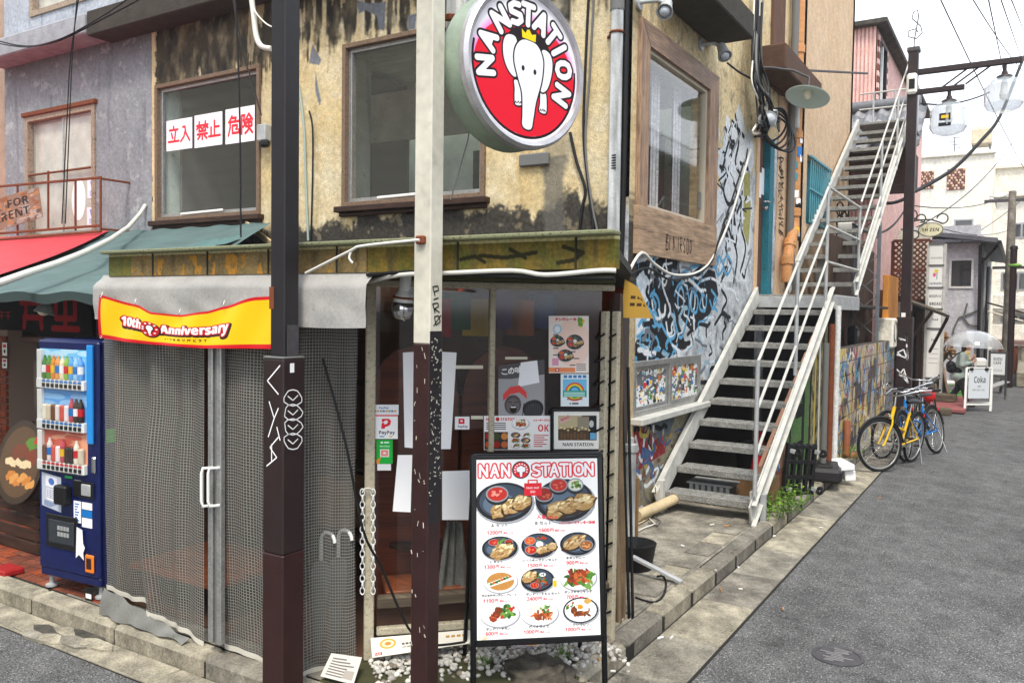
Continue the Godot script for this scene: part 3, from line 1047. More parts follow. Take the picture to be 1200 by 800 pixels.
	for i in 3:
		var pc:=pic(256,190,Color(0.95,0.94,0.96))
		for k in 2:
			var g: String=KANA[kanji[i][k]]
			pc.strokes(g,22+k*112,42,102,15,Color(0.86,0.20,0.25))
		var tl:=oz(sl[i][0],141.9-(sl[i][0]-194.4)*0.194,ZF-0.045)
		var br:=oz(sl[i][1],176.8-(sl[i][1]-194.4)*0.119,ZF-0.045)
		var c:=(tl+br)*0.5
		c.z=ZF-0.052
		var s:=poster("warning_sheet",c,RIGHT,BACK,br.x-tl.x,tl.y-br.y,print_mat(pc.done(),0.8),self)
		tag(s,lab[i],"notice","warning sheets in the window")
	# --- side wall along the alley
	side_wall(bld)

func soften(p: Pic,k: float) -> void:
	var w:=p.im.get_width()
	var h:=p.im.get_height()
	p.im.resize(int(w*k),int(h*k),Image.INTERPOLATE_LANCZOS)
	p.im.resize(w,h,Image.INTERPOLATE_CUBIC)

func box_mb(c: Vector3,s: Vector3,bev:=0.0,b:=Basis.IDENTITY) -> Mb:
	var m:=mb()
	m.box(c,s,bev,b)
	return m

func side_wall(bld: Node3D) -> void:
	var k:=165.0
	var L:=6.9
	var H:=6.6
	var y0:=0.12
	var o:=V(XR,y0,ZF)
	var u:=V(0,0,-1)
	var W:=func(px,py):      # wall point to texture pixel
		var q:=ox(px,py)
		return W((ZF-q.z)*k,(y0+H-q.y)*k)
	var R:=func(px0,py0,px1,py1):
		var a:=ox(px0,py0)
		var b:=ox(px1,py1)
		return Rect2(ZF-a.z,minf(a.y,b.y)-y0,a.z-b.z,absf(a.y-b.y))
	var p:=paint(L,H,k,func(x,y):
		var a:=nz("a",x,y,100)
		var b:=nz("b",x,y,150)
		var c:=nz("c",x,y,110)
		var run:=nz("c",x,y*0.12,160)
		var col:=Color(0.90,0.83,0.66).lerp(Color(0.86,0.75,0.55),a)
		col=col.lerp(Color(0.62,0.58,0.50),clampf((run-0.6)*2.2,0,0.45))
		# whitewash lower down, grey cement at the foot
		var edge:=3.15+0.25*(c-0.5)+maxf(0.0,x-2.5)*0.55
		var low:=1.0-smoothstep(edge-0.1,edge+0.15,y)
		col=col.lerp(Color(0.83,0.85,0.86).lerp(Color(0.62,0.64,0.66),clampf(c*1.6-0.5,0,1)),low)
		var foot:=1.0-smoothstep(1.0,1.25,y+(c-0.5)*0.8)
		col=col.lerp(Color(0.50,0.48,0.42).lerp(Color(0.63,0.59,0.48),a),foot)
		if c>0.66: col=col.lerp(Color(0.30,0.29,0.28),(c-0.66)*2.2)
		return col*(0.90+0.2*b))
	var dk:=Color(0.09,0.10,0.12)
	var wh:=Color(0.90,0.92,0.93)
	var bl:=Color(0.38,0.66,0.82)
	var pl:=func(list,c): p.poly(list.map(func(e): return W.call(e[0],e[1])),c)
	var ln:=func(list,wd,c): 
		var q=list.map(func(e): return W.call(e[0],e[1]))
		# round the corners of the spray line
		var out:=[q[0]]
		for i in q.size()-1:
			var a: Vector2=q[i]
			var b2: Vector2=q[i+1]
			var pr: Vector2=q[maxi(i-1,0)]
			var nx: Vector2=q[mini(i+2,q.size()-1)]
			for t in [0.25,0.5,0.75,1.0]:
				out.append(a.cubic_interpolate(b2,pr,nx,t))
		p.line(out,wd*k,c)
	var vg:=RandomNumberGenerator.new()
	vg.seed=44
	# tall white figure with black outlines
	pl.call([[852,132],[858,150],[866,120],[876,158],[881,148],[884,190],[877,212],[882,236],[879,285],[876,330],[842,330],[846,290],[838,272],[838,232],[845,214],[838,190],[847,176]],Color(0.88,0.90,0.91))
	pl.call([[872,205],[879,200],[880,250],[877,290],[871,270]],Color(0.66,0.64,0.38))
	for q in [[[850,150],[858,170],[854,200],[848,222],[856,240],[870,214],[876,176]],[[862,135],[866,165],[862,190],[868,205]],[[844,195],[856,205],[864,232],[858,270],[864,300],[860,330]],[[870,225],[868,262],[874,290],[868,318]],[[846,262],[856,252],[850,285],[856,308]],[[840,175],[850,182],[846,200]],[[858,142],[872,160]],[[866,262],[862,290]],[[844,280],[852,262],[858,282]]]:
		ln.call(q,0.06,dk)
	for i in 60:
		var c3:=W(vg.randf_range(843,878),vg.randf_range(145,322))
		ln.call([c3,c3+W(vg.randf_range(-6,6),vg.randf_range(-14,14)),c3+W(vg.randf_range(-8,8),vg.randf_range(-4,20))],vg.randf_range(0.02,0.06),[dk,wh,Color(0.58,0.60,0.61),wh][i % 4])
	for q in [[[855,140],[850,175]],[[868,150],[872,190],[866,220]],[[848,240],[852,270]],[[862,250],[866,290]]]:
		ln.call(q,0.05,wh)
	# piece below the wooden window: black ground, white letters, pale blue outlines
	pl.call([[738,312],[772,300],[795,306],[800,340],[796,380],[806,410],[775,420],[738,424]],dk)
	pl.call([[800,330],[820,312],[838,318],[842,345],[830,372],[810,388],[798,372]],dk)
	pl.call([[742,330],[754,316],[762,330],[760,352],[748,366],[740,356]],Color(0.80,0.86,0.90))
	pl.call([[740,372],[752,366],[762,372],[758,392],[744,400]],wh)
	pl.call([[768,322],[784,314],[790,326],[784,340],[772,340]],Color(0.20,0.21,0.23))
	for e in [[[798,352],9.0],[[812,352],7.5],[[826,350],7.0],[[779,322],7.0]]:
		var c0: Vector2=W.call(e[0][0],e[0][1])
		p.ell(c0.x,c0.y,e[1]*2.2,e[1]*3.2,wh if e[1]<9 else Color(0.55,0.76,0.88))
		p.ell(c0.x,c0.y,e[1]*1.4,e[1]*2.3,dk)
	for q in [[[740,412],[744,398],[754,388],[758,366],[764,344],[772,352],[774,376],[784,396],[792,412]],[[760,408],[766,392],[772,404],[764,414]],[[800,330],[806,340],[808,360],[804,380],[798,396],[792,380],[790,352],[794,336],[800,330]],[[812,340],[818,350],[816,366],[810,360],[812,340]],[[822,344],[828,350],[826,364],[820,360],[824,344]],[[834,340],[840,350],[836,362],[832,352]],[[744,400],[738,412],[746,420]],[[776,410],[786,416],[794,404]],[[758,370],[768,366],[770,380],[760,384]],[[843,300],[848,312],[842,322],[838,310],[843,300]],[[852,298],[858,310],[852,322],[848,310],[852,298]]]:
		ln.call(q,0.045,bl)
	for q in [[[764,352],[768,372],[776,372]],[[750,322],[756,336],[748,350]],[[800,404],[812,396],[826,374],[836,372]],[[784,356],[776,330],[786,322]],[[806,318],[818,326],[830,314]],[[742,344],[756,346]],[[788,404],[800,412],[812,402]],[[820,330],[834,326],[846,334]],[[752,376],[756,390]]]:
		ln.call(q,0.04,wh)
	for q in [[[800,322],[806,334],[816,330],[824,336],[834,330]],[[806,392],[818,380],[830,382]],[[846,340],[852,352],[846,366],[856,372]],[[838,380],[848,366],[854,376]]]:
		ln.call(q,0.05,dk)
	# remains of paint under the low window
	pl.call([[738,508],[752,498],[776,512],[780,530],[764,540],[742,556]],Color(0.58,0.18,0.20))
	pl.call([[740,500],[744,520],[742,560],[737,560]],Color(0.38,0.42,0.50))
	pl.call([[764,492],[792,486],[786,506],[772,512]],Color(0.36,0.42,0.46))
	for q in [[[745,512],[752,540],[757,504],[764,536],[766,500]],[[744,545],[752,560],[762,545]]]:
		ln.call(q,0.05,wh)
	for i in 26:
		var c1: Vector2=W.call(vg.randf_range(738,790),vg.randf_range(505,590))
		p.blot(c1.x,c1.y,vg.randf_range(3,12),vg.randf_range(4,14),[Color(0.72,0.63,0.30),Color(0.66,0.64,0.58),Color(0.34,0.35,0.35),Color(0.74,0.70,0.62),Color(0.45,0.27,0.24)][i % 5],vg)
	# layer on layer of smaller tags
	for i in 150:
		var c2:=W(vg.randf_range(737,848),vg.randf_range(296,432))
		if i>110: c2=W(vg.randf_range(737,792),vg.randf_range(495,600))
		var q:=[c2]
		var a1:=vg.randf()*TAU
		for k2 in vg.randi_range(2,5):
			a1+=vg.randf_range(-1.6,1.6)
			q.append(q[k2]+W(cos(a1)*5.0,sin(a1)*8.0)*vg.randf_range(0.5,1.3))
		ln.call(q,vg.randf_range(0.018,0.06),[dk,bl,wh,dk,Color(0.45,0.48,0.52),wh,bl,Color(0.62,0.74,0.80)][i % 8] if i<=110 else [dk,Color(0.70,0.24,0.24),wh,Color(0.30,0.40,0.58),Color(0.74,0.66,0.34),Color(0.45,0.45,0.43)][i % 6])
	for i in 60:   # drips and chips over all the paint
		var c1: Vector2=W.call(vg.randf_range(737,880),vg.randf_range(300,430))
		var l:=vg.randf_range(4,22)
		p.line([c1,c1+W(vg.randf_range(-1,1),l)],vg.randf_range(1,2.4),[dk,wh,Color(0.5,0.52,0.54),bl][i % 4])
	var wood:=R.call(746,30,838,290)
	var win:=R.call(757,52,829,262)
	win=Rect2(ZF-ox(757,52).z,ox(757,246).y-y0,ox(757,52).z-ox(829,107).z,ox(757,52).y-ox(757,246).y)
	var low:=Rect2(ZF-ox(743,425).z,ox(743,490).y-y0,ox(743,425).z-ox(821,418).z,ox(743,424).y-ox(743,490).y)
	var door:=Rect2(ZF-ox(885,340).z,2.5-y0,ox(885,340).z-ox(905,300).z,2.45)
	var sw:=p.im.get_width()
	var shh:=p.im.get_height()
	soften(p,0.55)
	for i in 2600:     # flaked specks and overspray
		var fx:=vg.randi() % sw
		var fy:=vg.randi() % shh
		var fc:=p.im.get_pixel(fx,fy)
		p.im.fill_rect(Rect2i(fx,fy,vg.randi_range(1,3),vg.randi_range(1,3)),fc.lerp(Color(0.72,0.70,0.64) if i % 2 else Color(0.2,0.2,0.2),vg.randf_range(0.15,0.6)))
	var mw:=wall_mat(p.done(),0.4)
	var m:=mb()
	m.wall(o,u,L,H,RIGHT,[win,low,door],0.2)
	obj("side_wall",m,mw,bld)
	obj("side_wall",box_mb(V(XR-0.1,8.0,ZF-L*0.5),V(0.2,2.56,L)),M.plaster_cream,bld)
	obj("back_wall",box_mb(V(-7.2,4.7,ZF-L+0.1),V(7.5,9.4,0.2)),M.plaster_cream,bld)
	for e in [[ZF-1.1,2.6],[ZF-L+0.5,1.2]]: obj("roof",box_mb(V(-7.2,9.4,e[0]),V(7.9,0.2,e[1])),M.concrete_dark,bld)  # gap between the strips added, unseen, to brighten the upper room
	obj("added_light_shaft",box_mb(V(-7.2,7.7,ZF-2.35),V(7.5,3.3,0.06)),M.plaster_white,bld)  # added unseen white wall of the shaft lighting the upper room
	# wooden surround, mitred, with a board apron below
	var c:=func(px,py): return ox(px,py,XR)
	var tl: Vector3=c.call(748,20.5)
	var tr: Vector3=c.call(839.5,86.5)
	var zt:=tl.z
	var zb:=tr.z
	var yt:=tl.y
	var yb: float=c.call(743.5,239.3).y
	var it=win.end.y+y0-0.02
	var iz0=ZF-win.position.x-0.02
	var iz1=ZF-win.end.x+0.02
	var ib=win.position.y+y0+0.02
	var prism:=func(q,thick,called,material):
		var poly:=PackedVector2Array()
		for e in q: poly.append(W(-e.x,e.y))
		var mm:=mb()
		mm.slab(poly,V(XR+thick,0,0),V(0,0,-1),UP,thick+0.02)
		return obj(called,mm,material,bld)
	var ZY:=func(z,y): return W(z,y)
	prism.call([ZY.call(zt,yt),ZY.call(zb,yt),ZY.call(iz1,it),ZY.call(iz0,it)],0.05,"window_surround",M.wood_brown)
	prism.call([ZY.call(zt,yt-0.004),ZY.call(iz0+0.003,it),ZY.call(iz0+0.003,yb),ZY.call(zt,yb)],0.048,"window_surround",M.wood_brown_v)
	prism.call([ZY.call(zb,yt-0.004),ZY.call(iz1-0.003,it),ZY.call(iz1-0.003,yb),ZY.call(zb,yb)],0.048,"window_surround",M.wood_brown_v)
	var yp: float=c.call(742.8,296.8).y
	var ym:=(yb+yp)*0.5
	prism.call([ZY.call(zt+0.02,yb-0.004),ZY.call(zb,yb-0.004),ZY.call(zb,ym+0.003),ZY.call(zt+0.02,ym+0.003)],0.055,"apron_board",M.wood_panel)
	prism.call([ZY.call(zt+0.02,ym),ZY.call(zb,ym),ZY.call(zb,yp),ZY.call(zt+0.02,yp)],0.054,"apron_board",M.wood_panel)
	# worn letters on the lower board
	var ink:=mat("worn_letters",Color(0.20,0.14,0.11),0.8)
	var zs:=ox(775,290).z
	var ze:=ox(807,300).z
	var ltr:=mb()
	var word:=["0,0 0,1 .8,1 0,.5 .8,.5 .8,0 0,0","0,1 0,0","0,0 0,1 .6,.2",".6,0 .6,1","0,0 0,1 .7,1 .7,.5 0,.5 .7,0",".7,.9 .3,1 0,.6 .6,.4 .6,0 0,.1","0,.1 0,1 .7,1 .7,0 0,0","0,0 0,1 .6,.9 .7,.3 0,0"]
	for i in word.size():
		var pts:=[]
		for q in word[i].split(" "):
			var e=q.split(",")
			pts.append(V(XR+0.0555,yp+0.09+e[1].to_float()*0.16,lerpf(zs,ze,(i+e[0].to_float()*0.7)/8.0)))
		ltr.stroke(pts,0.018,RIGHT)
	obj("worn_lettering",ltr,ink,bld)
	# sash and pane of the wooden window, net curtains inside
	var po:=V(XR-0.06,y0,ZF)
	var inr:=Rect2(win.position,win.size)
	var ws:=frame_bars("window",po,u,inr,0.06,0.07,RIGHT,mat("sash_beige",Color(0.72,0.68,0.60),0.5),bld)
	pane("pane",po+V(0.03,0,0),u,Rect2(win.position+W(0.05,0.05),win.size-W(0.1,0.1)),RIGHT,glass_strong(),ws)
	m=mb()
	for q in [0.35,0.52,0.88]:
		var zc=ZF-win.position.x-win.size.x*q
		m.sheet(10,4,func(a,b): return V(XR-0.3+0.04*sin(a*25.0),y0+win.end.y-b*win.size.y,zc-(a-0.5)*0.2))
	obj("net_curtain",m,M.white,ws)
	m=mb()
	m.box(V(XR-0.02,ox(822,235).y,ox(822,235).z),V(0.004,0.2,0.1))
	obj("card_sticker",m,print_mat(sticker_tex(64,128,3),0.4),ws)
	# low sliding window plastered with stickers
	var lo:=V(XR-0.09,y0,ZF)
	var lf:=frame_bars("sticker_window",lo,u,low,0.06,0.1,RIGHT,M.alu,bld)
	for i in 2:
		var r2:=Rect2(low.position.x+0.05+i*(low.size.x-0.1)*0.5,low.position.y+0.05,(low.size.x-0.1)*0.5,low.size.y-0.1)
		frame_bars("sash",lo+V(0.04+0.03*i,0,0),u,r2,0.05,0.03,RIGHT,M.alu,lf)
		m=mb()
		var a:=lo+V(0.055+0.03*i,0,0)+u*(r2.position.x+0.045)+UP*(r2.position.y+0.045)
		var sx:=r2.size.x-0.09
		var sy:=r2.size.y-0.09
		m.quad(a+UP*sy,a,a+u*sx,a+u*sx+UP*sy)
		obj("stickered_pane",m,print_mat(sticker_tex(512,320,50+i),0.35),lf)
	m=mb()
	m.box(lo+u*low.get_center().x+V(0.15,low.position.y-0.03,0),V(0.14,0.07,low.size.x+0.1),0.01)
	obj("sill",m,M.stair_white,lf)
	# door in its recess, teal jamb
	m=mb()
	m.box(o+u*(door.position.x+door.size.x*0.36)+V(-0.12,door.get_center().y,0),V(0.05,door.size.y,door.size.x*0.72),0.004)
	var dr:=obj("door",m,mat("door_brown",Color(0.40,0.27,0.21),0.6,0,"grime",0.8),bld)
	m=mb()
	m.box(o+u*(door.position.x+door.size.x*0.86)+V(-0.06,door.get_center().y,0),V(0.13,door.size.y,door.size.x*0.26),0.006)
	obj("door_jamb",m,M.teal,dr)
	m=mb()
	m.box(o+u*(door.position.x-0.06)+V(0.012,door.get_center().y,0),V(0.03,door.size.y+0.1,0.13),0.006)
	obj("door_casing",m,M.plaster_orange,dr)
	m=mb()
	var kp:=ox(895,244,XR-0.05)
	m.lathe([W(0.0,0.07),W(0.03,0.06),W(0.035,0.03),W(0.02,0.0)],kp,RIGHT,10)
	m.tube([kp+V(0.0,0.1,0),kp+V(0.06,0.1,0),kp+V(0.06,0.1,-0.14)],0.014,6)
	obj("door_handle",m,M.chrome,dr)
	for q in [[887.5,892,200,232],[893,898,196,230]]:
		var a0:=ox(q[0],q[2],XR-0.085)
		var b0:=ox(q[1],q[3],XR-0.085)
		poster("paper",(a0+b0)*0.5,u,RIGHT,absf(a0.z-b0.z),a0.y-b0.y,M.paper,dr)
	# scrawl on the orange strip right of the door
	m=mb()
	m.box(V(XR+0.01,4.1,(ox(908,300).z+ox(931,300).z)*0.5),V(0.02,4.9,ox(908,300).z-ox(931,300).z),0.004)
	obj("render_strip",m,M.plaster_orange,bld)
	m=mb()
	var vg2:=RandomNumberGenerator.new()
	vg2.seed=3
	for i in 15:
		var pts:=[]
		for j in 7:
			pts.append(ox(915+vg2.randf_range(-3,4),186+i*6.2+vg2.randf_range(-5,5),XR+0.0215))
		m.stroke(pts,0.018,RIGHT)
	obj("scrawl",m,M.black,bld)
	# projecting slab and the brown balcony box over the door
	var e0:=ox(833,54)
	m=mb()
	m.box(V(XR+0.27,e0.y+0.15,(e0.z+ZF-0.6)*0.5),V(0.52,0.30,ZF-0.6-e0.z),0.015)
	obj("canopy_slab",m,M.soot,bld)
	var f0:=ox(885,86)
	m=mb()
	m.box(V(XR+0.22,f0.y+0.20,(f0.z-14.4)*0.5),V(0.42,0.36,f0.z+14.4),0.02)
	obj("balcony_box",m,mat("box_brown",Color(0.36,0.26,0.20),0.9,0,"grime",1.2,"plaster_n",0.8),bld)
	# upper window and frame strip above the balcony
	m=mb()
	m.box(V(XR+0.02,6.6,(ox(905,30).z+ox(916,30).z)*0.5),V(0.05,1.8,0.7),0.01)
	obj("upper_window",m,M.dark_room,bld)

func pane_light_haze() -> StandardMaterial3D:
	if not M.has("pane_light_haze"): glass("pane_light_haze",Color(0.62,0.66,0.63),0.06)  # pale haze in the glass colour stands in for room brightness
	return M.pane_light_haze

func glass_strong() -> StandardMaterial3D:
	if not M.has("pane_mirror"):
		glass("pane_mirror",Color(0.05,0.06,0.06),0.06)
		M.pane_mirror.metallic_specular=0.9
	return M.pane_mirror

func sticker_tex(w: int,h: int,sd: int) -> ImageTexture:
	var r:=RandomNumberGenerator.new()
	r.seed=sd
	var p:=pic(w,h,Color(0.42,0.43,0.43),1.0)
	var cs:=[Color(0.93,0.93,0.92),Color(0.92,0.92,0.9),Color(0.08,0.08,0.09),Color(0.12,0.12,0.12),Color(0.85,0.2,0.18),Color(0.2,0.45,0.75),Color(0.93,0.78,0.15),Color(0.55,0.75,0.82),Color(0.85,0.45,0.15),Color(0.9,0.9,0.92),Color(0.3,0.55,0.3)]
	if w<200:
		for i in 3:
			p.rect(4,4+i*h/3.0,w-8,h/3.0-6,Color(0.95,0.95,0.95))
			p.ell(w*0.35,(i+0.5)*h/3.0,w*0.16,w*0.16,[Color(0.9,0.25,0.15),Color(0.2,0.5,0.85),Color(0.1,0.3,0.7)][i])
			p.ell(w*0.6,(i+0.5)*h/3.0,w*0.16,w*0.16,[Color(0.95,0.65,0.1),Color(0.3,0.65,0.95),Color(0.8,0.2,0.2)][i])
		return p.done()
	for i in 210:
		var c:=W(r.randf()*w,r.randf()*h)
		if r.randf()<0.25: c.y=h*r.randf_range(0.78,1.0)
		var s:=W(r.randf_range(12,58),r.randf_range(12,52))
		var a:=r.randf_range(-0.5,0.5)
		var col: Color=cs[r.randi() % cs.size()] if r.randf()<0.6 else cs[0]
		if r.randf()<0.3:
			p.ell(c.x,c.y,s.x*0.5,s.x*0.5,col)
			p.ell(c.x,c.y,s.x*0.3,s.x*0.3,cs[r.randi() % cs.size()])
		else:
			var q:=[W(-s.x,-s.y)*0.5,W(s.x,-s.y)*0.5,W(s.x,s.y)*0.5,W(-s.x,s.y)*0.5].map(func(e): return c+e.rotated(a))
			p.poly(q,col)
			var ic: Color=cs[r.randi() % cs.size()]
			for k in r.randi_range(1,3):
				var a2:=c+W(r.randf_range(-0.35,0.1)*s.x,r.randf_range(-0.3,0.3)*s.y).rotated(a)
				p.line([a2,a2+W(s.x*r.randf_range(0.2,0.4),r.randf_range(-4,4)).rotated(a)],r.randf_range(1.5,5),ic)
	return p.done()


func grey_building() -> void:
	var b:=thing("grey_building","blue grey rendered building with papered window left of yellow plaster wall","building",V(-16,0,ZF))
	var xl:=oz(7,100).x
	var xr:=-10.952
	var o:=V(xl,2.3,ZF+0.03)
	var w:=xr-xl
	var q:=Rect2(oz(32,140).x-xl,oz(33,282).y-2.3,0,0)
	q.end=W(oz(114,122).x-xl,oz(113,122).y-2.3)
	var up:=Rect2(oz(38,20).x-xl,oz(100,2).y-2.3,0,0)
	up.end=W(oz(112,0).x-xl,up.position.y+1.6)
	var m:=mb()
	m.wall(o,RIGHT,w,7.0,BACK,[q,up],0.22)
	var p:=paint(w,7.0,80.0,func(x,y):
		var a:=nz("a",x,y,70)
		var bb:=nz("b",x,y,150)
		var c:=nz("c",x,y,90)
		var run:=nz("c",x,y*0.1,120)
		var col:=Color(0.575,0.595,0.615).lerp(Color(0.635,0.65,0.665),a)
		if y>4.2: col=Color(0.76,0.78,0.82).lerp(Color(0.70,0.72,0.76),a)
		col=col.lerp(Color(0.42,0.42,0.45),clampf((run-0.62)*2.0,0,0.4))
		if y>3.2 and y<4.0: col=col.lerp(Color(0.38,0.37,0.39),smoothstep(3.2,4.0,y)*0.5)
		if c>0.7: col=col.lerp(Color(0.80,0.80,0.80),0.4)
		return col*(0.96+0.08*bb))
	var mw:=wall_mat(p.done(),0.5)
	obj("front_wall",m,mw,b)
	# ragged edge where the grey render stops against the yellow plaster
	m=mb()
	for i in 40:
		var y:=3.3+i*0.075
		m.box(V(xr+rng.randf_range(-0.01,0.05),y,ZF+0.012),V(rng.randf_range(0.05,0.13),0.085,0.03),0.008)
	obj("torn_render_edge",m,M.plaster_cream,b)
	obj("front_wall",box_mb(V(xl+w*0.5,1.15,ZF-0.08),V(w,2.3,0.22)),M.plaster_grey,b)
	m=mb()
	var lx:=oz(132,40).x
	m.box(V((xl+lx)*0.5,6.42,ZF+0.24),V(lx-xl-0.006,0.30,0.44),0.02)
	obj("ledge",m,mat("ledge_grey",Color(0.66,0.67,0.69),0.9,0,"grime",0.8,"plaster_n",0.6),b)
	obj("side_return",box_mb(V(xl-0.3,5,ZF-0.25),V(0.6,10,0.3)),mat("tan_tile",Color(0.70,0.60,0.52),0.8,0,"grime",0.5),b)
	for r in [q,up]:
		var fr:=frame_bars("window",o+V(0,0,-0.09),RIGHT,r,0.09,0.12,BACK,M.sash_rusty if M.has("sash_rusty") else mat("sash_rusty",Color(0.68,0.60,0.52),0.8,0,"chips",1.2),b)
		for i in 2:
			var h:=Rect2(r.position+W(0.09+i*(r.size.x-0.18)*0.5,0.09),W((r.size.x-0.18)*0.5,r.size.y-0.18))
			frame_bars("sash",o+V(0,0,-0.1+0.03*i),RIGHT,h,0.035,0.03,BACK,M.alu,fr)
			pane("papered_pane",o+V(0,0,-0.085+0.03*i),RIGHT,Rect2(h.position+W(0.03,0.03),h.size-W(0.06,0.06)),BACK,mat("papered",Color(0.80,0.79,0.74),0.3,0,"grime",0.5) if not M.has("papered") else M.papered,fr)
	obj("window_head",box_mb(o+V(q.get_center().x,q.end.y+0.03,0.02),V(q.size.x+0.1,0.07,0.08),0.008),M.rust,b)
	obj("window_bar",box_mb(o+V(q.get_center().x,oz(80,200).y-2.3,0.0),V(q.size.x,0.03,0.04),0.006),M.rust,b)
	obj("roof",box_mb(V(xl+w*0.5,9.35,ZF-2),V(w,0.2,4.6)),M.concrete_dark,b)
	# rusty window railing and the rental board wired to it
	var rz:=ZF+0.5
	var rl:=thing("rusty_railing","rusty iron window railing on the grey wall carrying a rental board","railing",V(-13,3.5,rz))
	var P:=func(px,py): return oz(px,py,rz)
	for e in [[-8,219,118,208],[-8,274,118,264],[-8,281,118,271]]:
		m=mb()
		m.bar(P.call(e[0],e[1]),P.call(e[2],e[3]),0.035,0.035,0.006)
		obj("rail",m,M.rust,rl)
	for e in [[56,200,270],[117.5,206,270],[20,217,276],[88,211,270]]:
		m=mb()
		m.bar(P.call(e[0],e[1]),P.call(e[0],e[2]),0.028,0.028,0.005)
		obj("bar",m,M.rust,rl)
	for e in [[117,209],[117,268]]:
		m=mb()
		var a: Vector3=P.call(e[0],e[1])
		m.bar(a,V(a.x,a.y,ZF+0.03),0.03,0.03,0.005)
		obj("bracket",m,M.rust,rl)
	var pc:=pic(256,160,Color(0.55,0.45,0.38))
	var r2:=RandomNumberGenerator.new()
	r2.seed=9
	for i in 70:
		pc.blot(r2.randf()*256,r2.randf()*160,r2.randf_range(4,22),r2.randf_range(3,16),[Color(0.55,0.36,0.24),Color(0.64,0.62,0.59),Color(0.42,0.32,0.27),Color(0.66,0.48,0.33),Color(0.58,0.56,0.54)][i % 5],r2)
	pc.text("FOR",92,68,58,Color(0.20,0.16,0.15),1.0)
	pc.text("RENT",56,124,58,Color(0.20,0.16,0.15),1.0)
	for i in 14:
		pc.blot(r2.randf()*256,r2.randf_range(20,140),r2.randf_range(4,14),r2.randf_range(2,6),Color(0.74,0.60,0.47),r2)
	var q4:=[oz(-14,236,rz+0.03),oz(-10,273,rz+0.03),oz(50,254,rz+0.03),oz(45,219,rz+0.03)]
	tag(quad_poster("rental_board",q4,0.012,print_mat(pc.done(),0.8),self),"rust stained FOR RENT board wired to the window railing","sign")
	m=mb()
	var ov:=PackedVector2Array()
	for i in 24: ov.append(W(cos(TAU*i/24)*0.19,sin(TAU*i/24)*0.33))
	m.slab(ov,oz(91.5,234,ZF-0.02),RIGHT,UP,0.006)
	tag(obj("oval_plate",m,M.paper),"white oval plate on the grey building's papered window","plate")
	for i in 2:
		pc=pic(64,80,Color(0.93,0.92,0.96))
		pc.poly([W(14,10),W(50,10),W(42,40),W(22,40)],Color(0.55,0.55,0.80))
		pc.ell(32,24,9,9,Color(0.80,0.80,0.93))
		for k in 3: pc.rect(12,50+k*8,40,4,Color(0.5,0.5,0.75))
		var yy:=[[102,116.5,210,231],[101.5,116,243,264]][i] as Array
		var a:=oz(yy[0],yy[2],ZF-0.02)
		var c:=oz(yy[1],yy[3],ZF-0.02)
		tag(poster("window_card",(a+c)*0.5,RIGHT,BACK,c.x-a.x,a.y-c.y,print_mat(pc.done()),self),["upper small violet printed card beside the white oval plate","lower small violet printed card beside the white oval plate"][i],"notice")

# ---- the single-storey glazed annex under its long fascia
var GA:=Vector3.ZERO
var GC:=Vector3.ZERO
var GN:=Vector3.ZERO
var GU:=Vector3.ZERO
func gl(px: float,py: float,out:=0.0) -> Vector3:      # point on the canted window plane
	return opl(px,py,GA+GN*out,GN)

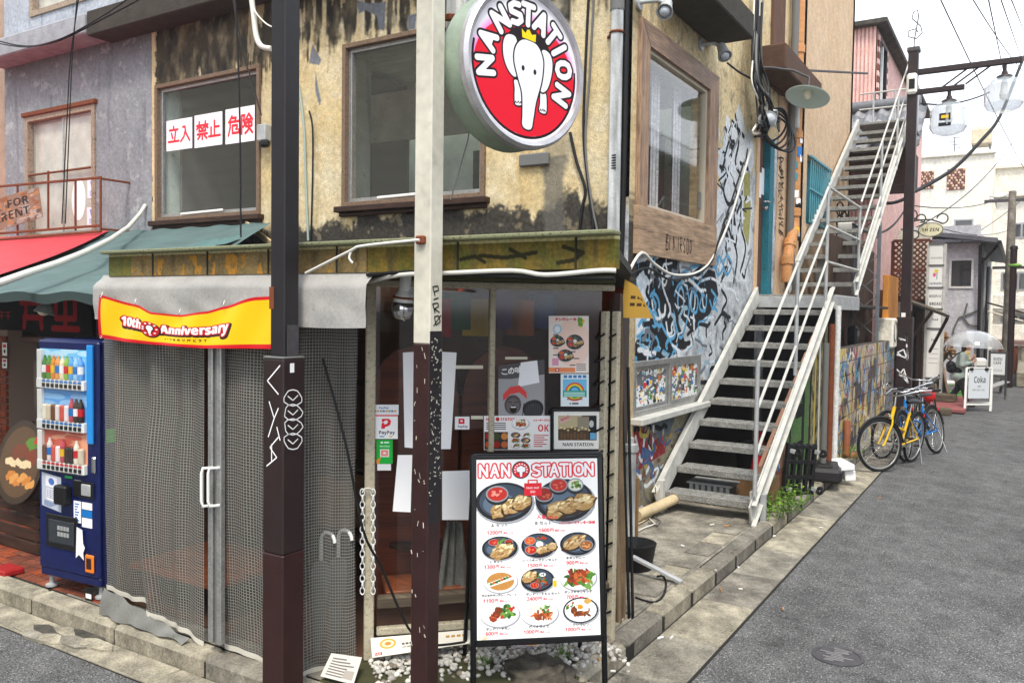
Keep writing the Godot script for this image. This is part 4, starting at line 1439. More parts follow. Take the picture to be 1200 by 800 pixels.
func annex() -> void:
	GA=oy(433,772,0.13); GA.y=0.0
	GC=oy(712,745,0.15); GC.y=0.0
	GU=(GC-GA).normalized()
	GN=GU.cross(UP)
	if GN.z<0.0: GN=-GN
	var b:=thing("shop_annex","low glazed curry shop annex with mossy wooden fascia","building",V(-3.6,0,-5))
	# fascia boards
	var xa:=oz(127,300,ZB).x
	var xm:=oz(430,300,ZB).x
	var xb:=oz(721,290,ZB).x
	var yt:=oz(300,291.8,ZB).y
	var yb:=oz(300,321,ZB).y
	var H:=yt-yb
	for i in 2:
		var w:=(xm-xa) if i==0 else (xb-xm)
		var grn:=i==1
		var p:=paint(w,H,260.0,func(x,y):
			var a:=nz("a",x,y,260)
			var c:=nz("c",x,y,200)
			var bb:=nz("b",x,y,300)
			var run:=nz("c",x,y*0.12,330)
			var col:=Color(0.36,0.30,0.19).lerp(Color(0.45,0.38,0.24),a) if not grn else Color(0.33,0.29,0.12).lerp(Color(0.42,0.34,0.13),a)
			col=col.lerp(Color(0.22,0.20,0.14),clampf((run-0.5)*2.2,0,0.7))
			var peel:=nz("c",x,y*0.7,240)*0.55+run*0.45
			if not grn and peel>0.60 and y<H*0.85: col=Color(0.60,0.42,0.14).lerp(Color(0.50,0.36,0.14),bb)
			if grn: col=col.lerp(Color(0.25,0.28,0.11),clampf((c-0.45)*2.0,0,0.7))
			if not grn and x<0.25: col=col.lerp(Color(0.30,0.33,0.15),0.7)
			if y>H*0.9: col=col.lerp(Color(0.70,0.68,0.52),0.75)
			return col*(0.95+0.4*bb))
		if grn:
			for q in [[[0.50,0.5],[0.60,0.6],[0.72,0.45]],[[0.62,0.32],[0.68,0.62]],[[0.82,0.3],[0.89,0.5],[0.86,0.72],[0.80,0.8]],[[0.42,0.62],[0.48,0.52],[0.52,0.72]]]:
				p.line(q.map(func(e): return W(e[0]*p.w,e[1]*p.h)),5.0,Color(0.15,0.14,0.06))
		var m:=mb()
		var x0:=xa if i==0 else xm+0.004
		m.wall(V(x0,yb,ZB),RIGHT,w-0.004,H,BACK,[],0.05)
		obj("fascia_board",m,print_mat(p.done(),0.9),b,"green mossy right-hand fascia board" if grn else "brown peeling left-hand fascia board")
		for k in (4 if i==0 else 2):
			m=mb()
			m.box(V(x0+w*(k+0.9)/(4.3 if i==0 else 2.2),yb+H*0.5,ZB+0.004),V(0.008,H*0.96,0.008))
			obj("fascia_joint",m,M.joint,b)
	var m:=mb()
	m.box(V((xa+xb)*0.5,yt+0.012,ZB+0.01),V(xb-xa+0.02,0.022,0.10),0.006)
	obj("fascia_capping",m,mat("capping",Color(0.52,0.53,0.40),0.7,0,"chips",2.0),b)
	# roof sheet and its underside
	m=mb()
	m.slab(PackedVector2Array([W(xa,ZB-0.055),W(xa,ZF+0.01),W(XR,ZF+0.01),W(GC.x+0.12,GC.z),W(xb-0.01,ZB-0.055)]),V(0,yb+0.05,0),RIGHT,V(0,0,1),0.045)
	obj("roof_sheet",m,mat("roof_dark",Color(0.24,0.23,0.20),0.9,0,"grime",1.0),b)
	# mossy head beam over the panes, cream frame below
	var top:=gl(640,334).y
	var P:=func(px,y): 
		var q:=gl(px,500.0)
		return V(q.x,y,q.z)
	m=mb()
	m.bar(GA+UP*(top+0.05),GC+UP*(top+0.05),0.09,0.07,0.01)
	obj("head_beam",m,mat("mossy",Color(0.33,0.33,0.22),0.9,0,"chips",2.2,"plaster_n",1.0),b)
	var cream:=mat("frame_cream",Color(0.78,0.74,0.64),0.6,0,"chips",2.0)
	m=mb()
	m.bar(GA+UP*(top-0.01),GC+UP*(top-0.01),0.05,0.04,0.005)
	obj("window_head",m,cream,b)
	var sill: float=gl(450,697).y
	for e in [[433.5,0.06,0.13,top],[575,0.035,sill,top]]:
		m=mb()
		var q: Vector3=P.call(e[0],0.0)
		m.box(q+UP*(e[2]+e[3])*0.5,V(e[1],e[3]-e[2],0.06),0.006,Basis(UP,atan2(-GU.z,GU.x)))
		obj("window_post",m,cream,b)
	# paired posts at the corner
	for e in [[706,0.045],[719,0.045]]:
		m=mb()
		var q: Vector3=P.call(e[0],0.0)
		m.box(q+UP*1.2+GN*0.02,V(e[1],2.16,0.05),0.006)
		var po:=obj("corner_post",m,cream,b)
		for k in 13:
			var mm:=mb()
			mm.bar(q+V(-0.03,0.3+k*0.15,0.055),q+V(0.03,0.335+k*0.15,0.05),0.012,0.012)
			obj("clip",mm,M.black,po)
	# boards under the panes, lower rail
	var yb2: float=gl(450,735).y
	m=mb()
	m.bar(GA+UP*(sill-0.04)+GU*0.04,GC+UP*(sill-0.04),0.07,0.07,0.008)
	obj("sill_board",m,M.wood_grey,b)
	m=mb()
	m.bar(GA+UP*(sill+yb2-0.06)*0.5+GU*0.04-GN*0.03,GC+UP*(sill+yb2-0.06)*0.5-GN*0.03,0.03,sill-yb2-0.05,0.004)
	obj("apron_board",m,M.wood_dark_h,b)
	m=mb()
	m.bar(GA+UP*(yb2-0.02)+GU*0.04,GC+UP*(yb2-0.02),0.05,0.05,0.008)
	obj("lower_rail",m,cream,b)
	m=mb()
	m.bar(GA+UP*0.22-GN*0.08,GC+UP*0.22-GN*0.08,0.03,yb2-0.2,0.0)
	obj("base_board",m,M.wood_dark_h,b)
	# panes
	for e in [[436,574],[576,703]]:
		var a: Vector3=P.call(e[0],sill)
		var c: Vector3=P.call(e[1],sill)
		m=mb()
		var hh:=UP*(top-sill-0.02)
		m.quad(a+hh,a,c,c+hh)
		obj("pane",m,M.pane,b)
	# right-hand boarded side, floor, back wall
	m=mb()
	m.bar(GC+V(0.0,1.25,-0.05),V(XR+0.03,1.25,ZF+0.05),0.04,2.3,0.0)
	obj("side_boarding",m,M.wood_dark,b)
	m=mb()
	m.level(PackedVector2Array([W(-5.4,-3.6),W(-3.45,-3.6),W(GA.x,GA.z-0.1),W(GC.x,GC.z-0.1),W(XR,ZF),W(-5.4,ZF)]),0.135)
	obj("floor",m,M.dark_room,b)
	obj("back_wall",box_mb(V(-4.4,1.3,ZF+0.05),V(2.1,2.5,0.06)),mat("red_room",Color(0.62,0.28,0.17),0.8,0,"grime",0.8),b)
	obj("left_wall",box_mb(V(xa-0.1,1.3,-5.6),V(0.05,2.5,4.2)),M.dark_room,b)
	# furniture seen dimly through curtain and glass
	var t:=thing("wooden_table","wooden table standing behind the mesh curtain, seen dimly","table",V(-4.9,0.135,-3.9))
	var ty:=oz(165,648,-3.8).y
	obj("tabletop",box_mb(V(-4.95,ty,-3.95),V(0.95,0.04,0.75),0.008),M.wood_table,t)
	for e in [[-5.3,-3.7],[-4.6,-3.7],[-5.3,-4.2],[-4.6,-4.2]]:
		obj("leg",box_mb(V(e[0],(ty+0.11)*0.5,e[1]),V(0.07,ty-0.15,0.07),0.006),M.wood_table,t)
	t=thing("counter","brown wooden counter inside the annex behind the window panes","counter",V(-3.3,0.135,-5.4))
	obj("counter_front",box_mb(V(-3.5,0.62,-5.5),V(1.7,0.95,0.5),0.02),M.wood_dark_h,t)
	obj("counter_top",box_mb(V(-3.5,1.11,-5.48),V(1.8,0.05,0.62),0.015),M.wood_table,t)
	# high settle with rounded back
	t=thing("settle","high orange brown settle with rounded back behind the annex glass","seat",V(-3.4,0.135,-4.9))
	var pr:=PackedVector2Array([W(0,0),W(1.1,0),W(1.1,1.35)])
	for i in 9: pr.append(W(0.55+0.55*cos(PI*i/8.0),1.35+0.3*sin(PI*i/8.0)))
	var sy:=(gl(500,405,-0.45).y-0.15)/1.65
	for k in 2:
		m=mb()
		m.slab(pr,GA-GN*0.45+GU*(0.02+k*0.62)+V(0,0.15,0),GU*0.54,UP*sy,0.05)
		obj("back",m,mat("settle_orange",Color(0.52,0.25,0.13),0.5,0,"wood_h",1.0),t)
	obj("seat",box_mb(V(-3.3,0.55,-5.1),V(1.0,0.06,0.45),0.02,Basis(UP,0.72)),M.wood_table,t)
	m=mb()
	m.bar(GA+UP*(sill-0.02)-GN*0.22+GU*0.1,GC+UP*(sill-0.02)-GN*0.22,0.34,0.04,0.006)
	tag(obj("window_bench",m,M.wood_table),"narrow brown bench along the inside of the annex window","bench")
	# small pennants under the ceiling and bottles on the counter
	var cs:=[Color(0.75,0.15,0.15),Color(0.15,0.45,0.3),Color(0.85,0.7,0.15),Color(0.4,0.2,0.5),Color(0.8,0.4,0.1),Color(0.2,0.35,0.65)]
	var nm:=["red","green","yellow","purple","orange","blue"]
	for i in 6:
		var c:=od(512+i*24,372-(i % 2)*8,5.6+0.1*i)
		m=mb()
		m.sheet(4,4,func(u2,v2): return c+V((u2-0.5)*0.24,-(v2-0.5)*0.26,0.02*sin(u2*6.0+i)))
		tag(obj("pennant",m,mat("pennant_"+nm[i],cs[i]*0.8,0.8)),"dim %s cloth pennant hanging under the annex ceiling" % nm[i],"flag","pennants inside the annex")
	for i in 7:
		var c:=V(-4.1+i*0.17,1.135,-5.45-0.06*(i % 3))
		m=mb()
		m.lathe([W(0,0),W(0.035,0.0),W(0.037,0.16),W(0.014,0.21),W(0.013,0.27),W(0,0.272)],c,UP,12)
		var bt:=["deep red","green","amber","pale","dark","orange","teal"][i] as String
		tag(obj("bottle",m,mat("bottle_%d" % i,[Color(0.5,0.08,0.06),Color(0.1,0.3,0.15),Color(0.6,0.35,0.1),Color(0.7,0.7,0.6),Color(0.1,0.1,0.1),Color(0.8,0.4,0.1),Color(0.1,0.35,0.35)][i],0.2)),"%s bottle on the counter inside the annex" % bt,"bottle","bottles on the counter")

func left_shop() -> void:
	# --- awnings, both slung from the wall down to the street edge
	var z0:=ZF+0.06
	var yw:=oz(300,262).y
	var zf:=-3.45
	var yf:=oz(60,343,zf).y
	var a:=thing("green_awning","faded green canvas awning sloping above the annex fascia and vending machine","awning",V(-9,3,-5))
	var xr0:=oz(316,262).x
	var xrf:=oz(127,330,zf).x
	var P:=func(u,v):
		var x0:=lerpf(-12.4,-9.6,v)
		var x1:=lerpf(xr0+0.1,xrf+0.25,v)
		var sag:=-0.05*sin(PI*v)-0.03*sin(u*9.0)*sin(PI*v)-0.012*sin(u*40.0+v*9.0)
		return V(lerpf(x0,x1,u),lerpf(yw,yf,v)+sag,lerpf(z0,zf,v))
	var m:=mb()
	m.sheet(36,16,P)
	obj("canvas",m,M.canvas_green,a)
	m=mb()
	m.sheet(40,2,func(u,v):
		var q: Vector3=P.call(u,1.0)
		return q+V(0,-0.07*v-0.008*sin(u*50.0)*v,0.012))
	obj("front_hem",m,mat("canvas_green_dark",Color(0.20,0.26,0.25),0.8),a)
	m=mb()
	m.sheet(10,5,func(u,v):     # loose fold lying near the right-hand edge
		var q: Vector3=P.call(0.86+0.12*u,0.30+0.35*v)
		return q+V(0,0.02+0.05*sin(PI*v)+0.03*sin(u*9.0+v*7.0),0))
	obj("loose_fold",m,mat("canvas_green_fold",Color(0.33,0.45,0.44),0.8),a)
	m=mb()
	m.tube([P.call(0.0,1.0)+V(0,-0.03,-0.02),P.call(1.0,1.0)+V(0,-0.03,-0.02)],0.02,6)
	obj("front_tube",m,M.cable_grey,a)
	m=mb()
	m.bar(oz(288,262,z0),oz(317,285,z0+0.3),0.03,0.08,0.005)
	obj("edge_batten",m,M.plaster_cream,a)
	var r:=thing("red_awning","red canvas awning lapping over the green one at far left","awning",V(-12,3,-5))
	m=mb()
	m.sheet(20,12,func(u,v):
		var xx0:=lerpf(-20.0,-14.0,v)
		var xx1:=lerpf(oz(132,275).x,oz(-6,332,-3.9).x,v)
		return V(lerpf(xx0,xx1,u),lerpf(yw+0.03,yf+0.16,v)-0.04*sin(PI*v),lerpf(z0,-3.9,v)))
	obj("canvas",m,M.canvas_red,r)
	m=mb()
	var hn:=V(0,zf-z0,yw-yf).normalized()
	var hp:=[oz(170,240,ZF+0.05),oz(164,250,ZF+0.14)]
	for e in [[150,266],[128,281],[100,295],[68,308],[34,319],[0,331],[-30,340]]:
		hp.append(opl(e[0],e[1],V(0,yw+0.16,z0),hn))
	m.tube(hp,0.028,8)
	tag(obj("white_hose",m,M.cable_white),"white hose curving down over both awnings from the grey wall","hose")
	# --- shop front beneath
	var s:=thing("left_shop_front","dark shop front under the awnings with red lettered board and brick pier","shop front",V(-8,0,-5.5))
	var zs:=-4.7
	var bl:=oz(-20,391,zs)
	var br:=oz(112,397,zs)
	var pc:=pic(400,120,Color(0.07,0.05,0.055))
	var red:=Color(0.62,0.10,0.12)
	for q in ["2,2 9,2;5,0 5,4;1,4 9,4;3,4 2,9;7,4 8,9;2,7 8,7","1,1 9,1;2,3 8,3 8,7 2,7 2,3;1,9 9,9;5,1 5,9"]:
		pc.strokes(q,150 if q.begins_with("2") else 262,8,105,13,red)
	for i in 4: pc.strokes("1,1 9,1;5,1 5,9;1,5 9,5",30+i*24,70,20,3,red)
	poster("sign_board",V((bl.x+br.x)*0.5,bl.y+0.30,zs),RIGHT,BACK,br.x-bl.x,0.58,print_mat(pc.done(),0.8),s,0.04)
	obj("lower_trim",box_mb(V((bl.x+br.x)*0.5,bl.y-0.03,zs+0.02),V(br.x-bl.x,0.05,0.08),0.008),mat("trim_brown",Color(0.45,0.36,0.32),0.6),s)
	obj("back_wall",box_mb(V(-9,1.4,-6.6),V(7.5,2.9,0.1)),mat("shop_dark",Color(0.13,0.09,0.085),0.7,0,"grime",0.6),s)
	obj("shelf",box_mb(V(-9.4,1.1,-6.3),V(1.6,0.05,0.4),0.01),M.wood_dark_h,s)
	for i in 3:
		var c:=oz(22+i*14,470+i*25,-5.6)
		obj("red_banner",box_mb(c,V(0.14,0.9-0.2*i,0.03),0.005),mat("shop_red",Color(0.62,0.10,0.10),0.6),s)
	obj("white_box",box_mb(oz(31,440,-5.4),V(0.2,0.42,0.12),0.03),M.white_plastic,s)
	obj("right_partition",box_mb(V(-5.55,1.3,-5.7),V(0.08,2.4,3.4)),M.shop_dark,s)
	# brick pier at the left edge, brick by brick
	var br0:=oz(10,690,-4.5)
	var bx:=br0.x-0.17
	var bm:=mb()
	bm.box(V(bx,1.05,-4.66),V(0.325,1.9,0.3))
	var pier:=obj("brick_pier",bm,mat("mortar",Color(0.55,0.48,0.42),0.95),s)
	for j in 26:
		for i in 3:
			var hw:=0.105 if i<2 else 0.1
			var xo:=bx-0.16+0.055+i*0.11
			var mm:=mb()
			mm.box(V(xo,0.16+j*0.07,-4.505),V(hw,0.06,0.03),0.004)
			obj("brick",mm,[M.brick,M.terracotta,M.brick][(i+j*2) % 3],pier)
	# papers on the pier
	for e in [[5,400,418,0],[5,419,432,1]]:
		var p4:=pic(32,48,Color(0.93,0.93,0.92))
		p4.rect(6,6,20,12,Color(0.8,0.2,0.25))
		p4.ell(16,32,7,7,Color(0.15,0.15,0.15))
		var c1:=oz(e[0],(e[1]+e[2])*0.5,-4.485)
		tag(poster("pier_notice",c1,RIGHT,BACK,0.09,0.13 if e[3]==0 else 0.1,print_mat(p4.done()),self),["upper small notice on the brick pier","lower small notice on the brick pier"][e[3]],"notice")
	# fluorescent tube, clip lamp
	var tb:=thing("tube_light","short white fluorescent tube under the awning edge above vending machine","lamp",oz(100,347,-3.7))
	m=mb()
	m.tube([oz(85,348,-3.7),oz(114,346.5,-3.6)],0.018,10)
	obj("tube",m,M.white_plastic,tb)
	m=mb()
	m.bar(oz(84,344,-3.7),oz(115,342.5,-3.6),0.05,0.03,0.005)
	obj("fitting",m,M.white,tb)
	var lp:=thing("clip_lamp","round chrome clip lamp hanging from black cord under left awning","lamp",oz(52,360,-4.0))
	m=mb()
	var lc:=oz(52,364,-4.0)
	m.lathe([W(0.0,0.075),W(0.03,0.07),W(0.06,0.03),W(0.085,-0.02),W(0.082,-0.024),W(0.055,0.02),W(0.0,0.05)],lc,V(0.1,1,-0.25),18)
	obj("reflector",m,M.galv,lp)
	m=mb()
	m.ball(lc+V(0,-0.005,0.01),V(0.05,0.04,0.05))
	obj("bulb",m,mat("bulb_white",Color(0.95,0.92,0.82),0.2),lp)
	m=mb()
	m.tube([lc+V(0,0.07,0),lc+V(-0.01,0.12,0),lc+V(-0.02,0.16,0)],0.03,8)
	obj("holder",m,M.black,lp)
	# slatted crate with a round dish board leaning on it
	var bxp:=oy(18,646,0.12)
	var cr:=thing("slatted_crate","dark brown slatted crate on red tiles left of vending machine","crate",V(bxp.x-0.1,0.12,bxp.z-0.25))
	var cp:=cr.position
	for j in 4:
		obj("slat",box_mb(cp+V(0,0.06+j*0.11,0.22),V(0.78,0.095,0.02),0.005),M.wood_dark_h,cr)
		obj("slat",box_mb(cp+V(0.4,0.06+j*0.11,0),V(0.02,0.095,0.44),0.005),M.wood_dark_h,cr)
	obj("lid",box_mb(cp+V(0,0.47,0),V(0.86,0.035,0.5),0.006),M.wood_dark_h,cr)
	for e in [[-0.37,0.2],[0.37,0.2],[-0.37,-0.2],[0.37,-0.2]]:
		obj("corner_post",box_mb(cp+V(e[0],0.22,e[1]),V(0.05,0.44,0.05),0.005),M.wood_dark,cr)
	var dp:=pic(256,256,Color(0.16,0.12,0.09))
	var r3:=RandomNumberGenerator.new()
	r3.seed=12
	dp.ell(128,128,126,126,Color(0.23,0.17,0.12))
	dp.ell(128,128,108,108,Color(0.36,0.27,0.18))
	dp.blot(175,70,40,22,Color(0.35,0.52,0.2),r3)
	dp.blot(200,58,16,12,Color(0.75,0.22,0.15),r3)
	dp.blot(120,100,46,24,Color(0.45,0.24,0.16),r3,-0.3)
	dp.blot(190,112,34,26,Color(0.48,0.22,0.14),r3)
	for i in 5: dp.blot(70+i*26,130+5*(i % 2),22,12,Color(0.86,0.78,0.62),r3)
	for i in 6: dp.blot(90+i*24,172+8*(i % 3),26,12,[Color(0.76,0.48,0.22),Color(0.82,0.58,0.30)][i % 2],r3,-0.4)
	grain(dp,128,128,108,108,r3)
	grain(dp,128,128,108,108,r3)
	m=mb()
	var dc:=oz(22,541,cp.z+0.28)
	var ov:=PackedVector2Array()
	for i in 36: ov.append(W(cos(TAU*i/36),sin(TAU*i/36))*0.36)
	m.slab(ov,dc,V(1,0,0),V(0,0.98,-0.2),0.03,Rect2(-0.36,-0.36,0.72,0.72))
	tag(obj("dish_board",m,print_mat(dp.done(),0.4)),"round board printed with a plated dish leaning on the slatted crate","sign")
	var bk:=mb()
	bk.box(oy(8,668,0.15),V(0.22,0.05,0.16),0.01)
	tag(obj("red_box",bk,M.shop_red),"flat red and black box lying on red tiles","box")


func side_wall_things() -> void:
	# white downpipe at the building corner, with brackets
	var d:=thing("white_downpipe","white downpipe on the yellow wall beside the building corner","pipe",oz(720,280,ZF+0.1))
	var m:=mb()
	var a:=oz(726,-120,ZF+0.10)
	var b:=oz(718,284,ZF+0.10)
	b.x=a.x
	m.tube([a,b],0.062,14)
	obj("pipe",m,M.pvc,d)
	for py in [38,-60]:
		m=mb()
		var q:=oz(724,py,ZF+0.1)
		q.x=a.x
		m.ring(q,UP,0.064,0.014,16,6)
		m.bar(q+V(-0.05,0,0),q+V(-0.14,0,-0.1),0.03,0.02)
		obj("bracket",m,M.rust,d)
	m=mb()
	m.lathe([W(0.070,0),W(0.070,0.5)],oz(724.5,12,ZF+0.1)*V(0,1,1)+V(a.x,0,0),UP,14)
	obj("socket",m,M.cable_grey,d)
	m=mb()
	for i in 6: m.box(V(a.x+0.02,oz(722,183+i*3,ZF+0.1).y,ZF+0.162),V(0.05,0.012,0.004))
	obj("printed_mark",m,M.black,d)
	# two spot lamps on the side wall and the flood lamp over the door
	var spots:=[[[779,14],V(0.1,-0.5,0.5),"small grey spot lamp under the slab, above the wooden window's corner"],[[850,66],V(0.3,-0.6,0.3),"small grey spot lamp on the side wall right of the wooden window"]]
	for e in spots:
		var c:=ox(e[0][0],e[0][1],XR+0.32)
		var l:=thing("spot_lamp",e[2],"lamp",c,"spot lamps on the side wall")
		m=mb()
		m.lathe([W(0,-0.2),W(0.05,-0.19),W(0.06,-0.1),W(0.085,0.0),W(0.075,0.0),W(0.06,-0.03),W(0,-0.03)],c,e[1],14)
		obj("head",m,M.galv,l)
		m=mb()
		m.ball(c-(e[1] as Vector3).normalized()*0.02,V(0.055,0.055,0.055))
		obj("lens",m,mat("lens",Color(0.70,0.72,0.74),0.1) if not M.has("lens") else M.lens,l)
		m=mb()
		var back: Vector3=c-(e[1] as Vector3).normalized()*0.18
		m.tube([back,back+V(-0.08,0.04,0.02),V(XR,back.y+0.05,back.z+0.04)],0.022,8)
		m.lathe([W(0.075,0),W(0.075,0.03),W(0,0.032)],V(XR,back.y+0.05,back.z+0.04),RIGHT,14)
		obj("arm",m,M.galv,l)
	var fl:=ox(901,140,XR+0.28)
	var f:=thing("flood_lamp","round flood lamp in the cable tangle over the teal door jamb","lamp",fl)
	m=mb()
	m.lathe([W(0,-0.16),W(0.06,-0.14),W(0.11,-0.02),W(0.12,0.0),W(0.10,0.0),W(0,-0.02)],fl,V(0.5,-0.25,0.8),16)
	obj("housing",m,M.galv,f)
	m=mb()
	m.ball(fl+V(0.5,-0.25,0.8)*0.01,Vector3.ONE*0.09)
	obj("lens",m,M.lens,f)
	# enamel shade on a swan neck beyond the door
	var sh:=ox(947,112,XR+0.75)
	var g:=thing("swan_neck_lamp","white enamel shade on a swan neck over the stair","lamp",sh)
	m=mb()
	m.lathe([W(0,0.13),W(0.05,0.12),W(0.07,0.07),W(0.30,-0.02),W(0.29,-0.03),W(0.06,0.05),W(0,0.05)],sh,V(0.12,1,-0.35),22)
	obj("shade",m,mat("enamel",Color(0.78,0.84,0.80),0.35),g)
	m=mb()
	m.tube([sh+V(0,0.12,0),sh+V(0,0.26,-0.05),sh+V(-0.2,0.37,0),sh+V(-0.5,0.44,0.05),V(XR,sh.y+0.46,sh.z+0.1)],0.018,8)
	obj("neck",m,M.iron,g)
	m=mb()
	m.ball(sh+V(0,0.02,0),V(0.06,0.08,0.06))
	obj("bulb",m,M.bulb_white,g)
	# black dome camera below the balcony box
	var cm:=ox(936,116,XR+0.3)
	m=mb()
	m.lathe([W(0.09,0.05),W(0.10,0.0),W(0.08,-0.02),W(0.075,-0.06),W(0.04,-0.1),W(0,-0.11)],cm,UP,14)
	tag(obj("dome_camera",m,M.white_plastic),"small white dome camera under the brown balcony box","camera")
	m=mb()
	m.box(ox(934,137,XR+0.14),V(0.12,0.42,0.22),0.02)
	tag(obj("junction_box",m,M.stair_white),"upright white junction box between the pipes below balcony box","box")
	# ochre soil pipe with bends, grey pipe beside it
	var px:=XR+0.14
	var pts:=[]
	for e in [[940,-80],[938,60],[936,160],[934,250],[931,268],[926,285],[923,305],[922,330]]:
		pts.append(ox(e[0],e[1],px))
	pts[1].z=pts[0].z; pts[2].z=pts[0].z; pts[3].z=pts[0].z
	var pp:=thing("ochre_soil_pipe","ochre soil pipe with stickers, bending low beside the stair","pipe",pts[5])
	m=mb()
	m.tube(pts,0.085,12)
	obj("pipe",m,M.pipe_orange,pp)
	for i in [1,2,3,5,6]:
		m=mb()
		var dir: Vector3=(pts[mini(i+1,7)]-pts[i]).normalized()
		m.lathe([W(0.085,-0.07),W(0.102,-0.06),W(0.102,0.06),W(0.085,0.07)],pts[i],dir,14)
		obj("collar",m,M.pipe_orange,pp)
	var vg:=RandomNumberGenerator.new()
	vg.seed=8
	for i in 12:
		m=mb()
		var y:=lerpf(3.3,5.2,vg.randf())
		var ang:=vg.randf_range(0.1,1.5)
		var dirv:=V(sin(ang),0,cos(ang))
		m.box(V(px,y,pts[0].z)+dirv*0.084,V(0.09,vg.randf_range(0.07,0.17),0.006),0.002,Basis(UP,ang))
		obj("sticker",m,[M.paper,M.yellow,M.blue,M.black,M.paper,M.teal_light][i % 6],pp)
	m=mb()
	var gp:=ox(928,200,XR+0.1)
	m.tube([V(gp.x,8.5,gp.z),V(gp.x,3.4,gp.z),V(gp.x+0.02,3.0,gp.z-0.15),V(gp.x+0.02,2.7,gp.z-0.3)],0.06,10)
	tag(obj("grey_drain_pipe",m,M.cable_grey),"grey drain pipe running close beside the ochre soil pipe","pipe")
	# ochre cloth pennant pinned at the annex corner
	var q:=[od(732,327,6.0),od(727,372,6.0),od(765,373,6.25),od(747,336,6.2)]
	var pc:=pic(96,96,Color(0.80,0.62,0.25))
	for i in 6: pc.rect(22+(i % 3)*20,40+(i/3)*18,14,8,Color(0.30,0.22,0.12))
	tag(quad_poster("ochre_pennant",q,0.004,print_mat(pc.done(),0.85),self),"ochre cloth pennant with dark print pinned at the annex corner","flag")
	# white plastic pipe standing by the annex, clay pipe at the stair foot
	var wp:=oy(738,640,0.12)
	wp=od(738,600,7.6)
	m=mb()
	m.lathe([W(0.05,0.12),W(0.05,1.0),W(0.065,1.005),W(0.065,1.07),W(0.05,1.075),W(0.03,1.08),W(0.03,1.13),W(0.0,1.14)],V(wp.x,0.0,wp.z),UP,14)
	tag(obj("standing_white_pipe",m,M.pvc),"short capped white pipe standing upright behind the annex corner","pipe")
	m=mb()
	m.tube([oy(747,604,0.2),oy(770,594,0.22),oy(792,584,0.26)],0.055,12)
	tag(obj("clay_pipe",m,mat("clay",Color(0.84,0.76,0.60),0.8,0,"grime",1.0)),"beige pipe lying at the foot of the lower stair","pipe")
	for k in 3:
		m=mb()
		var c0:=[]
		for e in [[[745,612],[760,606],[768,614],[756,618],[748,622]],[[748,600],[762,602],[774,610],[770,616],[760,612]],[[742,616],[752,612],[764,604],[770,596],[768,570]]][k]:
			c0.append(oy(e[0],e[1],0.14+(0.3 if e[1]<580 else 0.0)))
		m.tube(c0,0.008,5)
		tag(obj("loose_wire",m,[M.cable_white,M.cable_grey,M.plaster_cream][k]),["white","grey","cream"][k]+" loose wire curling on the apron by the stair foot","wire","wires at the stair foot")

func flight(st: Node3D,y0: float,z0: float,y1: float,z1: float,n: int,xl: float,xr: float) -> void:
	var dy:=(y1-y0)/n
	var dz:=(z1-z0)/n
	var tm=mat("tread_plate",Color(0.98,0.975,0.94),0.65,0.1,"asphalt",0.9,"plaster_n",0.8) if not M.has("tread_plate") else M.tread_plate
	var q:=mb()
	var w:=xr-xl-0.05
	q.box(V(0,-0.012,-0.15),V(w,0.022,0.30),0.004)
	q.box(V(0,-0.035,-0.006),V(w,0.07,0.014),0.004)
	q.box(V(0,-0.03,-0.295),V(w,0.05,0.012),0.003)
	for i in 9:       # raised chequer bars on the plate
		for j in 3:
			q.box(V(-w*0.5+(i+0.5)*w/9.0,0.001,-0.06-j*0.09),V(0.05,0.006,0.012),0.0,Basis(UP,0.7 if (i+j) % 2 else -0.7))
	var me:=q.mesh(Vector3.ZERO)
	for i in n:
		put("tread",me,tm,st,Transform3D(Basis.IDENTITY,V((xl+xr)*0.5,y0+dy*i,z0+dz*i)-st.position))
	for s in [xl,xr]:
		var m:=mb()
		var a:=V(s,y0-dy*0.5+0.02,z0-dz*0.5)
		var b:=V(s,y1-dy*0.1+0.02,z1-dz*0.1)
		m.bar(a,b,0.016,0.22,0.004)
		var side:=0.035 if s==xr else -0.035
		for k in [-0.104,0.104]:
			m.bar(a+V(side,k,0),b+V(side*0.8,k,0),0.05,0.014,0.003)
		obj("stringer",m,M.stair_white,st)

